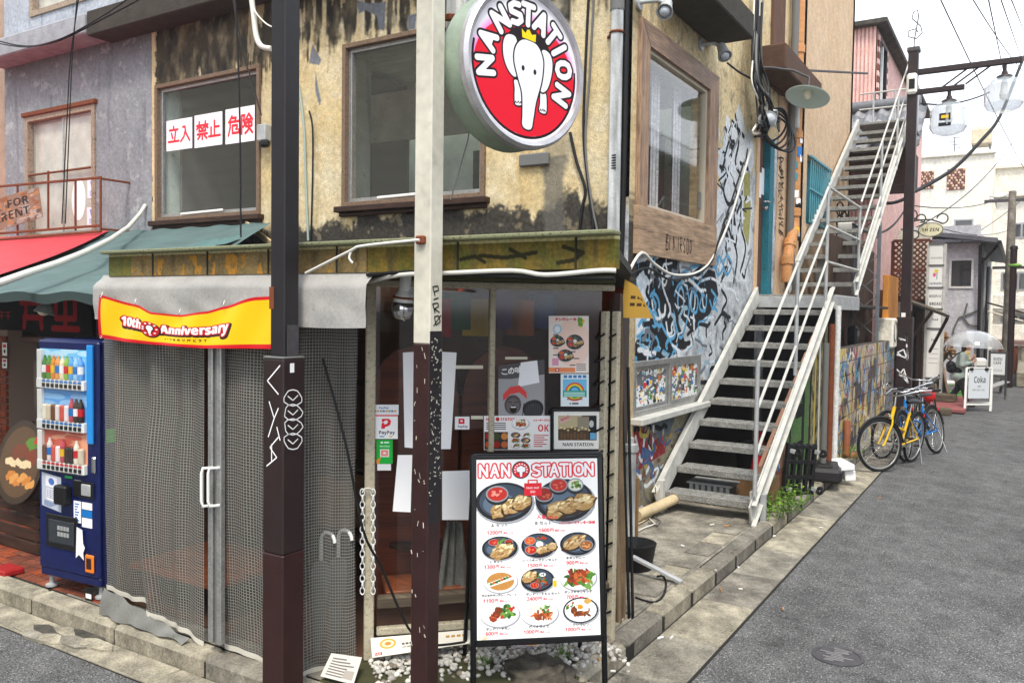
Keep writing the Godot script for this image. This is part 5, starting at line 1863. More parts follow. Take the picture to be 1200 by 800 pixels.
func stairs() -> void:
	var xl:=XR+0.09
	var xr:=ox(885,590,-2.288).x
	var z0:=-8.52
	var y0:=0.33
	var land:=ox(975,345,xr)
	var yl:=land.y
	var zl:=land.z
	var st:=thing("lower_stair","lower flight of white steel stairs with worn chequer treads and triple handrail","stairs",V(-2.8,0.12,z0))
	flight(st,y0,z0,yl,zl,10,xl,xr)
	for s in [xl,xr-0.0]:
		obj("foot",box_mb(V(s,0.26,z0+0.06),V(0.07,0.42,0.09),0.008),M.stair_white,st)
	obj("foot",box_mb(V(xr+0.05,0.24,z0-0.12),V(0.06,0.36,0.06),0.008),M.galv,st)
	# landing
	var ze:=ox(1003,340,xr).z
	var m:=mb()
	m.box(V((xl+xr)*0.5,yl-0.02,(zl+ze)*0.5),V(xr-xl+0.1,0.04,zl-ze),0.006)
	obj("landing",m,M.tread_plate,st)
	m=mb()
	m.box(V((xl+xr)*0.5,yl-0.11,zl+0.01),V(xr-xl+0.1,0.16,0.03),0.006)
	m.box(V(xr+0.05,yl-0.11,(zl+ze)*0.5),V(0.03,0.2,zl-ze),0.006)
	obj("landing_channel",m,M.galv,st)
	# handrails: three slanting tubes, posts
	var pipe=M.stair_white
	var P:=func(px,py): return ox(px,py,xr+0.03)
	var top0: Vector3=P.call(888.5,424)
	var top1: Vector3=P.call(971.5,219)
	var hs:=top0.y-(P.call(890,578) as Vector3).y
	for k in 3:
		var a=top0-UP*hs*[0.0,0.36,0.70][k]
		var b=top1-UP*(top1.y-yl)*[0.0,0.36,0.70][k]
		m=mb()
		m.tube([a,b],0.017,8)
		obj("handrail",m,pipe,st)
		m=mb()
		var e:=V(b.x,b.y,ze)
		m.tube([b,e],0.019,8)
		obj("landing_rail",m,pipe,st)
	for e in [[top0,hs],[top0.lerp(top1,0.5),hs*0.97],[top1,top1.y-yl+0.1],[V(top1.x,top1.y,ze),top1.y-yl+0.1]]:
		m=mb()
		m.tube([e[0]+UP*0.02,e[0]-UP*e[1]],0.023,8)
		obj("post",m,M.galv,st)
	# upper flight beyond the landing
	var us:=thing("upper_stair","upper flight of white steel stairs climbing along the orange wall","stairs",V(-2.8,yl,ze))
	var tp:=ox(1065,140,xr)
	flight(us,yl+0.24,ze-0.05,tp.y,tp.z,15,xl,xr)
	var u0:=V(top1.x,top1.y+0.1,ze-0.1)
	var u1:=V(top1.x,tp.y+(top1.y-yl),tp.z)
	for k in 3:
		var a=u0-UP*(top1.y-yl)*[0.0,0.36,0.70][k]
		var b=u1-UP*(top1.y-yl)*[0.0,0.36,0.70][k]
		m=mb()
		m.tube([a,b],0.017,8)
		obj("handrail",m,pipe,us)
	for t in [0.34,0.67,1.0]:
		var a:=u0.lerp(u1,t)
		m=mb()
		m.tube([a,a-UP*(top1.y-yl+0.1)],0.023,8)
		obj("post",m,M.galv,us)
	# top platform and its rail
	m=mb()
	m.box(V((xl+xr)*0.5,tp.y,tp.z-0.9),V(xr-xl+0.1,0.05,1.8),0.006)
	obj("platform",m,M.tread_plate,us)
	var zt:=tp.z-1.75
	for k in 3:
		m=mb()
		m.tube([V(xl-0.3,tp.y+1.1-k*0.38,zt),V(xr,tp.y+1.1-k*0.38,zt)],0.02,8)
		obj("platform_rail",m,pipe,us)
	for s in [xl+0.02,(xl+xr)*0.5,xr]:
		m=mb()
		m.tube([V(s,tp.y,zt),V(s,tp.y+1.12,zt)],0.022,8)
		obj("post",m,M.galv,us)
	# lattice mast that carries the upper flight
	var lm:=thing("lattice_mast","grey steel lattice mast carrying the upper stair flight","mast",V(xr,0,-16.2))
	var lz:=-16.3
	for s in [-0.02,0.42]:
		m=mb()
		m.box(V(xr-0.40+s,2.0,lz),V(0.06,3.9,0.06),0.004)
		obj("upright",m,M.galv_dark if M.has("galv_dark") else mat("galv_dark",Color(0.46,0.48,0.50),0.6,0.2,"grime",1.2),lm)
	for k in 6:
		m=mb()
		var ya:=1.9+k*0.36
		m.bar(V(xr-0.40,ya,lz+0.035),V(xr+0.0,ya+0.36,lz+0.035),0.03,0.012)
		m.bar(V(xr+0.0,ya,lz+0.05),V(xr-0.40,ya+0.36,lz+0.05),0.03,0.012)
		obj("brace",m,M.galv_dark,lm)
	# painted boarding under the lower flight, black panels behind for its shade
	var pz0:=-9.0
	var pz1:=-12.35
	var xp:=xr-0.07
	var pw:=pz0-pz1
	var ph:=2.2
	var p:=paint(pw,ph,150.0,func(x,y):
		var a2:=nz("a",x,y,120)
		var c:=nz("c",x,y,150)
		var bb:=nz("b",x,y,150)
		var col:=Color(0.70,0.58,0.48).lerp(Color(0.62,0.45,0.36),a2)
		if x>1.05 and x<2.25: col=Color(0.27,0.48,0.22).lerp(Color(0.40,0.46,0.30),c)
		elif x>=2.25: col=Color(0.62,0.58,0.42).lerp(Color(0.28,0.26,0.24),clampf(c*2-0.6,0,1))
		if y<0.35 and x<1.1: col=Color(0.52,0.32,0.25)
		return col*(0.8+0.3*bb))
	var dk:=Color(0.08,0.09,0.08)
	var K:=150.0
	for q in [[1.22,0.35,1.30,1.75],[1.22,0.35,2.0,0.55],[1.85,0.35,2.0,1.25],[1.22,1.55,2.1,1.75],[1.52,0.85,1.95,1.02]]:
		p.poly([W(q[0],ph-q[1])*K,W(q[2],ph-q[1])*K,W(q[2],ph-q[3])*K,W(q[0],ph-q[3])*K],dk)
	for q in [[[0.3,0.3],[0.75,1.0]],[[0.75,0.35],[0.35,0.95]],[[0.2,0.65],[0.9,0.7]],[[0.55,0.2],[0.55,1.1]]]:
		p.line(q.map(func(e): return W(e[0],ph-e[1])*K),9,Color(0.20,0.42,0.62))
		p.line(q.map(func(e): return W(e[0]+0.02,ph-e[1]-0.02)*K),4,Color(0.78,0.82,0.84))
	for q in [[[2.3,0.2],[2.36,2.0]],[[2.6,0.1],[2.62,1.9]],[[2.9,0.2],[2.86,2.1]],[[3.1,0.1],[3.1,2.1]]]:
		p.line(q.map(func(e): return W(e[0],ph-e[1])*K),14,[dk,Color(0.85,0.85,0.8),Color(0.75,0.68,0.3),dk][int(q[0][0]*10) % 4])
	m=mb()
	var sl:=(yl-y0)/(z0-zl)
	var poly:=PackedVector2Array([W(0,0.0),W(pw,0.0),W(pw,2.15),W(2.95,2.12),W(0,0.33+(z0-pz0)*sl-0.12)])
	m.slab(poly,V(xp,0.13,pz0),V(0,0,-1),UP,0.04,Rect2(0,0,pw,ph))
	tag(obj("painted_boarding",m,print_mat(p.done(),0.85)),"boarding with green and black graffiti beneath the lower stair's outer side","panel")
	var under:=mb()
	under.box(V((xl+xr)*0.5,1.25,zl-0.35),V(xr-xl,2.3,0.08))  # its black stands in for the deep shade under the landing
	tag(obj("back_shade_panel",under,M.black),"added black panel for the shade, closing the space beneath the stair landing","panel")
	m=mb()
	m.slab(PackedVector2Array([W(0,0),W(3.5,0),W(3.5,2.2),W(0,0.15)]),V(XR+0.03,0.13,-8.7),V(0,0,-1),UP,0.02)  # added panel, its black stands in for deep shade and dirt
	tag(obj("wall_shade_panel",m,M.black),"added black panel for deep shade and dirt on the wall beneath the lower stair's inner side","panel")
	# things kept under the stair
	var cn:=thing("traffic_cone","red plastic cone stored under the lower stair treads","cone",V(-2.75,0.125,-10.4))
	m=mb()
	m.lathe([W(0.16,0.03),W(0.13,0.1),W(0.03,0.68),W(0.0,0.69)],cn.position,UP,18)
	obj("body",m,M.red,cn)
	obj("base",box_mb(cn.position+V(0,0.02,0),V(0.38,0.03,0.38),0.008),M.red,cn)
	var tb:=thing("plastic_basket","pale ribbed plastic basket under the lowest stair treads","basket",V(-2.95,0.125,-9.2))
	for i in 7:
		obj("slat",box_mb(tb.position+V(-0.21+i*0.07,0.12,0.15),V(0.04,0.2,0.012),0.003),M.galv,tb)
	obj("body",box_mb(tb.position+V(0,0.12,0),V(0.46,0.19,0.27),0.02),M.cable_grey,tb)
	obj("rim",box_mb(tb.position+V(0,0.23,0),V(0.52,0.025,0.34),0.006),M.galv,tb)
	tag(obj("cardboard_box",box_mb(V(-2.55,0.27,-9.6),V(0.4,0.3,0.35),0.006),mat("card",Color(0.55,0.42,0.28),0.9,0,"grime",1.2)),"brown cardboard box beside the basket under the stair","box")
	tag(obj("dark_bin",lathe_mb([W(0,0),W(0.17,0.0),W(0.21,0.45),W(0.22,0.46),W(0.20,0.44),W(0,0.40)],V(-3.0,0.125,-10.9),UP,16),M.black),"dark round bin deep under the lower stair","bin")

func lathe_mb(p: Array,c: Vector3,ax:=UP,k:=16) -> Mb:
	var m:=mb()
	m.lathe(p,c,ax,k)
	return m

func orange_building() -> void:
	var za:=ox(941,100).z
	var ze:=ox(1000,100).z
	var b:=thing("orange_building","tall apricot rendered building behind the upper stair with teal grille window","building",V(XR,0,za))
	var L:=za-ze
	var gr:=Rect2(za-ox(946,200).z,ox(946,262).y-0.1,ox(946,200).z-ox(971,210).z,ox(946,180).y-ox(946,262).y)
	var m:=mb()
	m.wall(V(XR,0.1,za),V(0,0,-1),L,11.0,RIGHT,[gr],0.2)
	var p:=paint(L,11.0,60.0,func(x,y):
		var a:=nz("a",x,y,60)
		var c:=nz("c",x,y,80)
		var run:=nz("c",x,y*0.1,90)
		var col:=Color(0.85,0.72,0.57).lerp(Color(0.89,0.78,0.65),a)
		col=col.lerp(Color(0.76,0.62,0.48),clampf((c-0.55)*1.2+(run-0.68),0,0.3))
		if x<0.25: col=col.lerp(Color(0.75,0.62,0.5),0.4)
		return col*(0.96+0.08*nz("b",x,y,120)))
	var mw:=wall_mat(p.done(),0.2)
	obj("side_wall",m,mw,b)
	obj("front_wall",box_mb(V(XR-2.0,5.6,za-0.1),V(4.0,11.0,0.2)),M.plaster_orange,b)
	obj("rear_wall",box_mb(V(XR-2.0,5.6,ze+0.1),V(4.0,11.0,0.2)),M.plaster_orange,b)
	obj("roof",box_mb(V(XR-2.0,11.1,(za+ze)*0.5),V(4.2,0.15,L+0.2)),M.concrete_dark,b)
	var gy:=gr.position.y+0.1
	obj("window_back",box_mb(V(XR-0.15,gy+gr.size.y*0.5,za-gr.get_center().x),V(0.04,gr.size.y,gr.size.x)),M.teal,b)
	var n:=11
	for i in n:
		obj("grille_bar",box_mb(V(XR+0.05,gy+gr.size.y*0.5,za-gr.position.x-gr.size.x*(i+0.5)/n),V(0.02,gr.size.y,0.03),0.003),M.teal_light,b)
	for k in [0.03,0.5,0.97]:
		obj("grille_rail",box_mb(V(XR+0.06,gy+gr.size.y*k,za-gr.get_center().x),V(0.025,0.04,gr.size.x),0.003),M.teal_light,b)
	m=mb()
	m.bar(V(XR,ox(955,24).y,za-0.4),V(XR,ox(955,24).y,za-0.4)+V(1.6,-0.15,-0.2),0.05,0.05)
	var cb:=ox(940,82,XR+0.1)
	m=mb()
	m.bar(cb,od(1017,86,15.5),0.035,0.035,0.006)
	tag(obj("cable_strut",m,M.iron),"thin dark strut reaching out from the pipe across orange wall","strut")
	# air conditioner and stored clutter seen between the upper treads
	for i in 2:
		var ac:=thing("condenser_unit",["pale condenser unit seen between the lowest treads of upper stair","pale condenser unit higher up behind the upper stair treads"][i],"air conditioner",V(XR+0.4,[2.75,3.5][i],[-15.6,-17.4][i]),"condensers behind the stair")
		var c:=ac.position+V(0,0.28,0)
		obj("case",box_mb(c,V(0.3,0.55,0.75),0.02),M.white_plastic,ac)
		m=mb()
		m.ring(c+V(0.155,0,0.1),RIGHT,0.2,0.012,20,5)
		m.ring(c+V(0.155,0,0.1),RIGHT,0.1,0.008,16,5)
		obj("fan_guard",m,M.black,ac)
	m=mb()
	for i in 10:
		m.ring(ox(985+(i % 3)*3,245+i*5,XR+0.25),V(1,0.2*(i % 3),0.3),0.14,0.015,14,5)
	tag(obj("coiled_cable",m,M.cable),"black coiled cable hanging on the wall behind the upper stair","cable")

func alley_far() -> void:
	block_wall()
	pink_house()
	far_buildings()
	alley_shop()
	lamp_post()

func block_wall() -> void:
	var xw:=-2.26
	var za:=ox(976,480,xw).z
	var ze:=ox(1062,450,xw).z
	var L:=za-ze
	var yt:=ox(990,408,xw).y
	var H:=yt-0.1
	var b:=thing("block_wall","low concrete block wall covered in colourful graffiti behind the bicycles","wall",V(xw,0.1,za))
	var p:=paint(L,H,110.0,func(x,y):
		var a:=nz("a",x,y,80)
		var c:=nz("c",x,y,130)
		var run:=nz("c",x*1.3,y*0.25,130)
		var col:=Color(0.84,0.76,0.62).lerp(Color(0.72,0.62,0.50),a)
		if run>0.56: col=col.lerp(Color(0.40,0.56,0.70),0.8)
		if nz("a",x+3.0,y,130)>0.62: col=col.lerp(Color(0.22,0.20,0.21),0.75)
		if nz("a",x,y+2.0,150)>0.66: col=col.lerp(Color(0.86,0.74,0.36),0.7)
		if run<0.34: col=col.lerp(Color(0.24,0.22,0.22),0.6)
		if c>0.70: col=col.lerp(Color(0.70,0.40,0.36),0.6)
		if x>L*0.62: col=col.lerp(Color(0.45,0.44,0.43),0.65)
		return col*(0.85+0.25*nz("b",x,y,120)))
	var r:=RandomNumberGenerator.new()
	r.seed=77
	for i in 120:
		var c:=W(r.randf()*p.w,r.randf()*p.h)
		var q:=[c]
		for k in 4:
			q.append(q[k]+W(r.randf_range(-22,22),r.randf_range(-22,26)))
		p.line(q,r.randf_range(2.5,8),[Color(0.15,0.15,0.16),Color(0.25,0.45,0.65),Color(0.85,0.83,0.78),Color(0.62,0.25,0.25),Color(0.30,0.55,0.62),Color(0.80,0.70,0.30)][i % 6])
	var pm:=print_mat(p.done(),0.9)
	obj("mortar",box_mb(V(xw-0.09,0.1+H*0.5,(za+ze)*0.5),V(0.15,H,L)),M.concrete_dark,b)
	var rows:=int(roundf(H/0.2))
	var bh:=H/rows
	for j in rows:
		var at:=0.0 if j % 2==0 else -0.2
		while at<L-0.02:
			var a:=maxf(at,0.0)
			var e:=minf(at+0.4,L)
			var m:=mb()
			var x:=xw+r.randf_range(-0.003,0.003)
			var g:=0.007
			var y0:=0.1+j*bh+g
			var y1:=0.1+(j+1)*bh-g
			var u0:=(a+g)/L
			var u1:=(e-g)/L
			var v0:=1.0-(y1-0.1)/H
			var v1:=1.0-(y0-0.1)/H
			m.quad(V(x,y1,za-a-g),V(x,y0,za-a-g),V(x,y0,za-e+g),V(x,y1,za-e+g),Rect2(u0,v0,u1-u0,v1-v0))
			var k:=Rect2(u0,v0,0.001,0.001)
			m.quad(V(x-0.03,y1,za-a-g),V(x,y1,za-a-g),V(x,y1,za-e+g),V(x-0.03,y1,za-e+g),k)
			m.quad(V(x-0.03,y1,za-a-g),V(x-0.03,y0,za-a-g),V(x,y0,za-a-g),V(x,y1,za-a-g),k)
			m.quad(V(x,y0,za-a-g),V(x-0.03,y0,za-a-g),V(x-0.03,y0,za-e+g),V(x,y0,za-e+g),k)
			obj("block",m,pm,b)
			at+=0.4
	# pipes and post at the near end of the wall
	var pm2:=[M.cable_grey,M.rust,M.white]
	for i in 3:
		var m:=mb()
		var q:=ox(966+i*6.5,500,xw+0.06)
		m.tube([V(q.x,0.1,q.z),V(q.x,1.9+0.25*i,q.z)],0.04,10)
		tag(obj("wall_pipe",m,pm2[i]),["grey pipe nearest the painted boarding, beside the block wall end","rusty pipe in the middle of three at the block wall end","white pipe against the end of the graffiti block wall"][i],"pipe","pipes at the block wall end")
	var m:=mb()
	var cp:=ox(1000,534,-2.2)
	m.tube([V(-2.2,0.7,cp.z+0.6),V(-2.2,0.2,cp.z+0.6),V(-2.18,0.13,cp.z+0.5),V(-2.15,0.12,cp.z+0.1)],0.05,10)
	tag(obj("copper_drain",m,mat("copper",Color(0.72,0.45,0.32),0.5,0.2,"grime",1.0)),"copper coloured drain elbow at the foot of the block wall","pipe")
	# hut wall, meters and condenser above the block wall
	var h:=thing("meter_hut","brown lean-to with black meter under the upper stair","shed",V(-2.8,0,-16.5))
	obj("front_boarding",box_mb(V(-2.75,2.0,-16.6),V(0.06,3.2,4.6),0.0),mat("hut_brown",Color(0.40,0.30,0.23),0.85,0,"wood_v",0.8),h)
	obj("canopy",box_mb(V(-2.55,2.42,-16.2),V(0.5,0.05,3.6),0.01),M.soot,h)
	obj("orange_panel",box_mb(V(-2.42,2.4,-19.2),V(0.1,1.4,1.6),0.01),mat("ochre_wall",Color(0.82,0.55,0.24),0.85,0,"grime",0.8),h)
	var e1:=thing("electric_meter","black electric meter above the graffiti block wall","meter",V(-2.55,1.9,-15.6))
	obj("case",box_mb(e1.position,V(0.16,0.36,0.26),0.04),M.black,e1)
	obj("window",box_mb(e1.position+V(0.082,0.05,0),V(0.01,0.1,0.16),0.004),M.cable_grey,e1)
	var c1:=thing("wall_condenser","beige condenser box on the wall left of the lamp post","air conditioner",V(-2.35,1.7,-18.3))
	obj("case",box_mb(c1.position+V(0,0.22,0),V(0.3,0.6,0.6),0.03),M.plaster_white,c1)
	m=mb()
	m.ring(c1.position+V(0.155,0.25,0.0),RIGHT,0.2,0.012,18,5)
	obj("fan_guard",m,M.cable_grey,c1)

func pink_house() -> void:
	var xs:=-3.6
	var zc:=-24.2
	var top:=od(1028,30,1.0)
	var dd:=ray(1028,30)
	var yt:=EYE.y+dd.y*(zc/dd.z)
	var b:=thing("pink_house","tall pink rendered house with tiled front rising above the stairs","house",V(xs,0,zc))
	var L:=12.0
	var m:=mb()
	var w:=Rect2(0.5,oz(1037,122,zc-1).y,1.3,1.7)
	m.wall(V(xs,0,zc),V(0,0,-1),L,yt,RIGHT,[w,Rect2(7.5,5.0,1.2,1.9),Rect2(7.5,1.5,1.2,1.9)],0.2)
	obj("side_wall",m,M.plaster_pink,b)
	obj("front_wall",box_mb(V(xs-3.0,yt*0.5,zc-0.11),V(6.0,yt,0.2)),M.plaster_pink,b)
	for i in 26:
		obj("front_rib",box_mb(V(xs-0.03-i*0.1,yt*0.5,zc+0.01),V(0.06,yt,0.04),0.008),mat("pink_tile",Color(0.97,0.80,0.76),0.6,0,"grime",0.5) if not M.has("pink_tile") else M.pink_tile,b)
	m=mb()
	m.box(V(xs-2.9,yt+0.06,zc-L*0.5),V(6.4,0.14,L+0.5),0.02)
	obj("roof",m,M.concrete_dark,b)
	for r in [w,Rect2(7.5,5.0,1.2,1.9),Rect2(7.5,1.5,1.2,1.9)]:
		var f:=frame_bars("window",V(xs-0.05,0,zc),V(0,0,-1),r,0.08,0.1,RIGHT,M.black,b)
		pane("pane",V(xs-0.02,0,zc),V(0,0,-1),r,RIGHT,glass_strong(),f)
		obj("mullion",box_mb(V(xs+0.0,r.get_center().y,zc-r.get_center().x),V(0.06,r.size.y,0.1),0.006),M.white,f)
		obj("blind",box_mb(V(xs-0.18,r.get_center().y,zc-r.get_center().x),V(0.02,r.size.y,r.size.x)),M.pale_room,f)
	for i in 11:
		for s in [0.36,1.92]:
			obj("surround_brick",box_mb(V(xs+0.02,w.position.y+0.05+i*0.16,zc-s),V(0.05,0.14,0.2),0.006),M.terracotta if i % 2 else M.pink_tile,b)
	# lower tiled roof in front of it
	var k:=thing("tiled_roof","grey wavy tiled roof below the pink house behind top railing","roof",V(-3.4,0,-22))
	var c0:=oz(985,172,-21.9)
	var c1:=oz(1067,172,-21.9)
	var yb:=c0.y
	var yr:=oz(1000,132,-23.4).y
	obj("roof_base",box_mb(V((c0.x+c1.x)*0.5-1.0,yb-0.55,-22.9),V(c1.x-c0.x+2.0,0.9,1.6)),M.wood_dark_h,k)
	var tm:=[mat("kawara",Color(0.46,0.47,0.49),0.55,0.0,"grime",1.5),mat("kawara_b",Color(0.60,0.60,0.61),0.55,0.0,"grime",1.5)]
	var q:=mb()
	q.sheet(8,1,func(u,v): return V((u-0.5)*0.29,0.045*sin(u*TAU)+0.02-v*0.02,v*0.36))
	q.sheet(8,1,func(u,v): return V((u-0.5)*0.29,0.045*sin(u*TAU)-0.03*v,0.36))
	var tl:=q.mesh(Vector3.ZERO)
	var slope:=V(0,yb-yr,1.5)
	var sb:=Basis(RIGHT,atan2(-(yb-yr),1.5))
	for j in 6:
		for i in 9:
			var pos:=V(c0.x-0.6+i*0.28,lerpf(yr,yb,j/5.5),lerpf(-23.4,-21.9,j/5.5))
			put("tile",tl,tm[(i+j*3) % 2],k,Transform3D(sb,pos-k.position))
	m=mb()
	m.tube([V(c0.x-0.8,yr+0.12,-23.4),V(c1.x+0.05,yr+0.12,-23.4)],0.14,10)
	obj("ridge",m,tm[0],k)


func far_buildings() -> void:
	# grey house at the bend of the alley
	var zf:=-31.0
	var xc:=oz(1147,350,zf).x
	var xl:=-8.0
	var yt:=oz(1147,285,zf).y
	var b:=thing("grey_house","pale grey two storey house with dark gutters at the alley bend","house",V(xc,0,zf))
	var wr:=Rect2(oz(1112,338,zf).x-xl,oz(1112,338,zf).y,oz(1141,338,zf).x-oz(1112,338,zf).x,0)
	wr.end.y=oz(1112,303,zf).y
	var m:=mb()
	m.wall(V(xl,0,zf),RIGHT,xc-xl,yt+0.6,BACK,[wr],0.2)
	obj("front_wall",m,M.pale_grey_wall,b)
	m=mb()
	m.wall(V(xc,0,zf-0.002),V(0,0,-1),11.0,yt,RIGHT,[Rect2(1.2,3.6,1.0,1.4),Rect2(5.0,3.6,1.6,1.4),Rect2(2.0,0.1,1.0,2.1),Rect2(6.0,0.9,1.8,1.2)],0.2)
	obj("side_wall",m,M.pale_grey_wall,b)
	obj("room_back",box_mb(V((xl+xc)*0.5,yt*0.5,zf-1.5),V(xc-xl-0.6,yt,0.1)),M.dark_room,b)
	var f:=frame_bars("window",V(xl,0,zf-0.06),RIGHT,wr,0.07,0.1,BACK,M.white,b)
	pane("pane",V(xl,0,zf-0.03),RIGHT,wr,BACK,M.pane_dark,f)
	obj("blind",box_mb(V(xl+wr.get_center().x,wr.get_center().y,zf-0.15),V(wr.size.x,wr.size.y,0.02)),mat("blind_grey",Color(0.36,0.36,0.38),0.7),f)
	for r in [Rect2(1.2,3.6,1.0,1.4),Rect2(5.0,3.6,1.6,1.4),Rect2(2.0,0.1,1.0,2.1),Rect2(6.0,0.9,1.8,1.2)]:
		var ff:=frame_bars("window",V(xc-0.06,0,zf),V(0,0,-1),r,0.06,0.1,RIGHT,M.white,b)
		pane("pane",V(xc-0.03,0,zf),V(0,0,-1),r,RIGHT,M.pane_dark,ff)
		obj("shutter",box_mb(V(xc-0.16,r.get_center().y,zf-r.get_center().x),V(0.02,r.size.y,r.size.x)),M.pale_room,ff)
	# shallow roof, eaves, gutter and downpipe
	m=mb()
	m.slab(PackedVector2Array([W(xl,yt+1.0),W(xc+0.5,yt-0.02),W(xc+0.5,yt+0.12),W(xl,yt+1.16)]),V(0,0,zf+0.5),RIGHT,UP,12.0)
	obj("roof",m,mat("roof_slate",Color(0.40,0.41,0.44),0.7,0,"grime",0.7),b)
	m=mb()
	m.box(V((xl+xc)*0.5,wr.end.y+0.55,zf+0.22),V(xc-xl+0.3,0.12,0.5),0.02)
	obj("pent_eave",m,M.roof_slate,b)
	m=mb()
	m.tube([V(xc+0.55,yt-0.02,zf+0.5),V(xc+0.55,yt-0.02,zf-11)],0.07,8)
	m.tube([V(xc+0.5,yt-0.1,zf+0.3),V(xc+0.02,yt-0.7,zf+0.12),V(xc+0.02,wr.end.y+0.4,zf+0.3),V(xc+0.06,0.2,zf+0.08)],0.05,8)
	obj("gutter_pipe",m,M.black,b)
	for i in 3:
		obj("rafter_end",box_mb(V(xl+2.6+i*1.3,yt+0.55-i*0.2,zf+0.42),V(0.3,0.14,0.12),0.01),M.white,b)
	for px in [1122,1133.5]:
		obj("meter_box",box_mb(oz(px,433,zf+0.1),V(0.28,0.34,0.16),0.03),M.black,b)
	m=mb()
	m.tube([oz(1115,420,zf+0.05),oz(1118,385,zf+0.05),oz(1124,372,zf+0.05),oz(1146,364,zf+0.05)],0.03,6)
	m.tube([oz(1146,382,zf+0.05),oz(1136,380,zf+0.05),oz(1130,372,zf+0.05),oz(1134,355,zf+0.05)],0.03,6)
	obj("conduit",m,M.cable_grey,b)
	for i in 2:
		var c:=V(xc+0.7,2.6-i*0.3,zf-2.6-i*3.0)
		m=mb()
		m.box(c,V(1.2,0.05,1.8),0.01,Basis(V(0,0,1),-0.3))
		obj("door_awning",m,M.soot if i==0 else M.plaster_white,b)
	for i in 5:
		m=mb()
		var zz:=zf-1.0-i*1.9
		m.tube([V(xc+0.06,0.2,zz),V(xc+0.06,yt-0.4,zz)],0.045,6)
		obj("wall_pipe",m,[M.cable_grey,M.white,M.black][i % 3],b)
	# cream apartment block closing the view
	var za:=-64.0
	var c0:=oz(1060,187,za)
	var c1:=oz(1166,187,za)
	var a:=thing("cream_apartment_block","large cream apartment block with brick screens and water tank closing the view","building",V(c0.x,0,za))
	var W:=c1.x-c0.x
	var win:=Rect2(oz(1118,271,za).x-c0.x,oz(1118,271,za).y,oz(1141,271,za).x-oz(1118,271,za).x,oz(1118,257,za).y-oz(1118,271,za).y)
	m=mb()
	m.wall(V(c0.x,0,za),RIGHT,W,c0.y,BACK,[win],0.3)
	obj("front_wall",m,M.plaster_white,a)
	obj("side_wall",box_mb(V(c1.x-0.15,c0.y*0.5,za-6),V(0.3,c0.y,11.9)),M.plaster_white,a)
	obj("parapet",box_mb(V((c0.x+c1.x)*0.5,c0.y+0.1,za),V(W+0.2,0.25,0.5),0.03),M.plaster_white,a)
	var fw:=frame_bars("window",V(c0.x,0,za-0.1),RIGHT,win,0.1,0.12,BACK,M.alu,a)
	pane("pane",V(c0.x,0,za-0.05),RIGHT,win,BACK,M.pane_dark,fw)
	obj("blind",box_mb(V(c0.x+win.get_center().x,win.get_center().y,za-0.25),V(win.size.x,win.size.y,0.05)),M.pale_room,fw)
	for e in [[1079,1095,200,222],[1110,1132,197,223]]:
		var q0:=oz(e[0],e[3],za)
		var q1:=oz(e[1],e[2],za)
		var sc:=obj("brick_screen",box_mb(V((q0.x+q1.x)*0.5,(q0.y+q1.y)*0.5,za+0.02),V(q1.x-q0.x,q1.y-q0.y,0.06)),mat("screen_back",Color(0.50,0.38,0.30),0.9) if not M.has("screen_back") else M.screen_back,a)
		var nx:=5
		var ny:=8
		for j in ny:
			for i in nx:
				var sx:=(q1.x-q0.x)/nx
				var sy:=(q1.y-q0.y)/ny
				obj("brick",box_mb(V(q0.x+(i+0.5+(0.2 if j % 2 else -0.2))*sx,q0.y+(j+0.5)*sy,za+0.1),V(sx*0.62,sy*0.8,0.14),0.02),[M.plaster_pink,M.terracotta,M.plaster_orange][(i+j) % 3],sc)
	var wg:=V(c1.x+0.02,0,za-3.0)
	var hy:=oz(1180,197,za-3.0).y
	obj("rear_wing",box_mb(V(c1.x+6.0,hy*0.5,za-7.0),V(12.0,hy,8.0)),M.plaster_white,a)
	obj("wing_cornice",box_mb(V(c1.x+6.0,hy+0.1,za-2.9),V(12.0,0.25,0.4),0.02),M.plaster_white,a)
	# roof tank on legs
	var t:=thing("roof_tank","boxy cream water tank on legs on the apartment roof","water tank",oz(1152,187,za-2))
	var t0:=oz(1139,172,za-2)
	var t1:=oz(1164,151,za-2)
	obj("tank",box_mb((t0+t1)*0.5,V(t1.x-t0.x,t1.y-t0.y,1.6),0.08),mat("tank_cream",Color(0.86,0.80,0.68),0.7,0,"grime",0.5),t)
	for i in 4:
		obj("leg",box_mb(V(lerpf(t0.x,t1.x,(i % 2)*0.8+0.1),t0.y-0.55,za-2.5+(i/2)),V(0.12,1.1,0.12)),M.cable_grey,t)
	obj("hatch",box_mb(V((t0.x+t1.x)*0.5,t1.y+0.08,za-2),V(0.7,0.16,0.7),0.03),M.tank_cream,t)
	var an:=thing("roof_antenna","thin television antenna standing on the apartment roof","antenna",oz(1119,187,za-1))
	m=mb()
	m.tube([oz(1119,189,za-1),oz(1119,160,za-1)],0.04,5)
	obj("mast",m,M.cable_grey,an)
	for i in 4:
		m=mb()
		m.tube([oz(1113,162+i*4,za-1),oz(1126,161+i*4,za-1)],0.03,4)
		obj("element",m,M.cable_grey,an)
	# balconied building at the right edge
	var zb:=-46.0
	var r0:=oz(1169,232,zb)
	var rb:=thing("balcony_building","cream building with balconies and long windows at far right","building",V(r0.x,0,zb))
	var wh:=9.0
	var holes:=[]
	for e in [[1181,1215,260,280],[1173,1215,318,341],[1173,1215,368,378]]:
		var q0:=oz(e[0],e[3],zb)
		var q1:=oz(e[1],e[2],zb)
		holes.append(Rect2(q0.x-r0.x,q0.y,q1.x-q0.x,q1.y-q0.y))
	m=mb()
	m.wall(V(r0.x,0,zb),RIGHT,wh,r0.y,BACK,holes,0.25)
	obj("front_wall",m,M.plaster_white,rb)
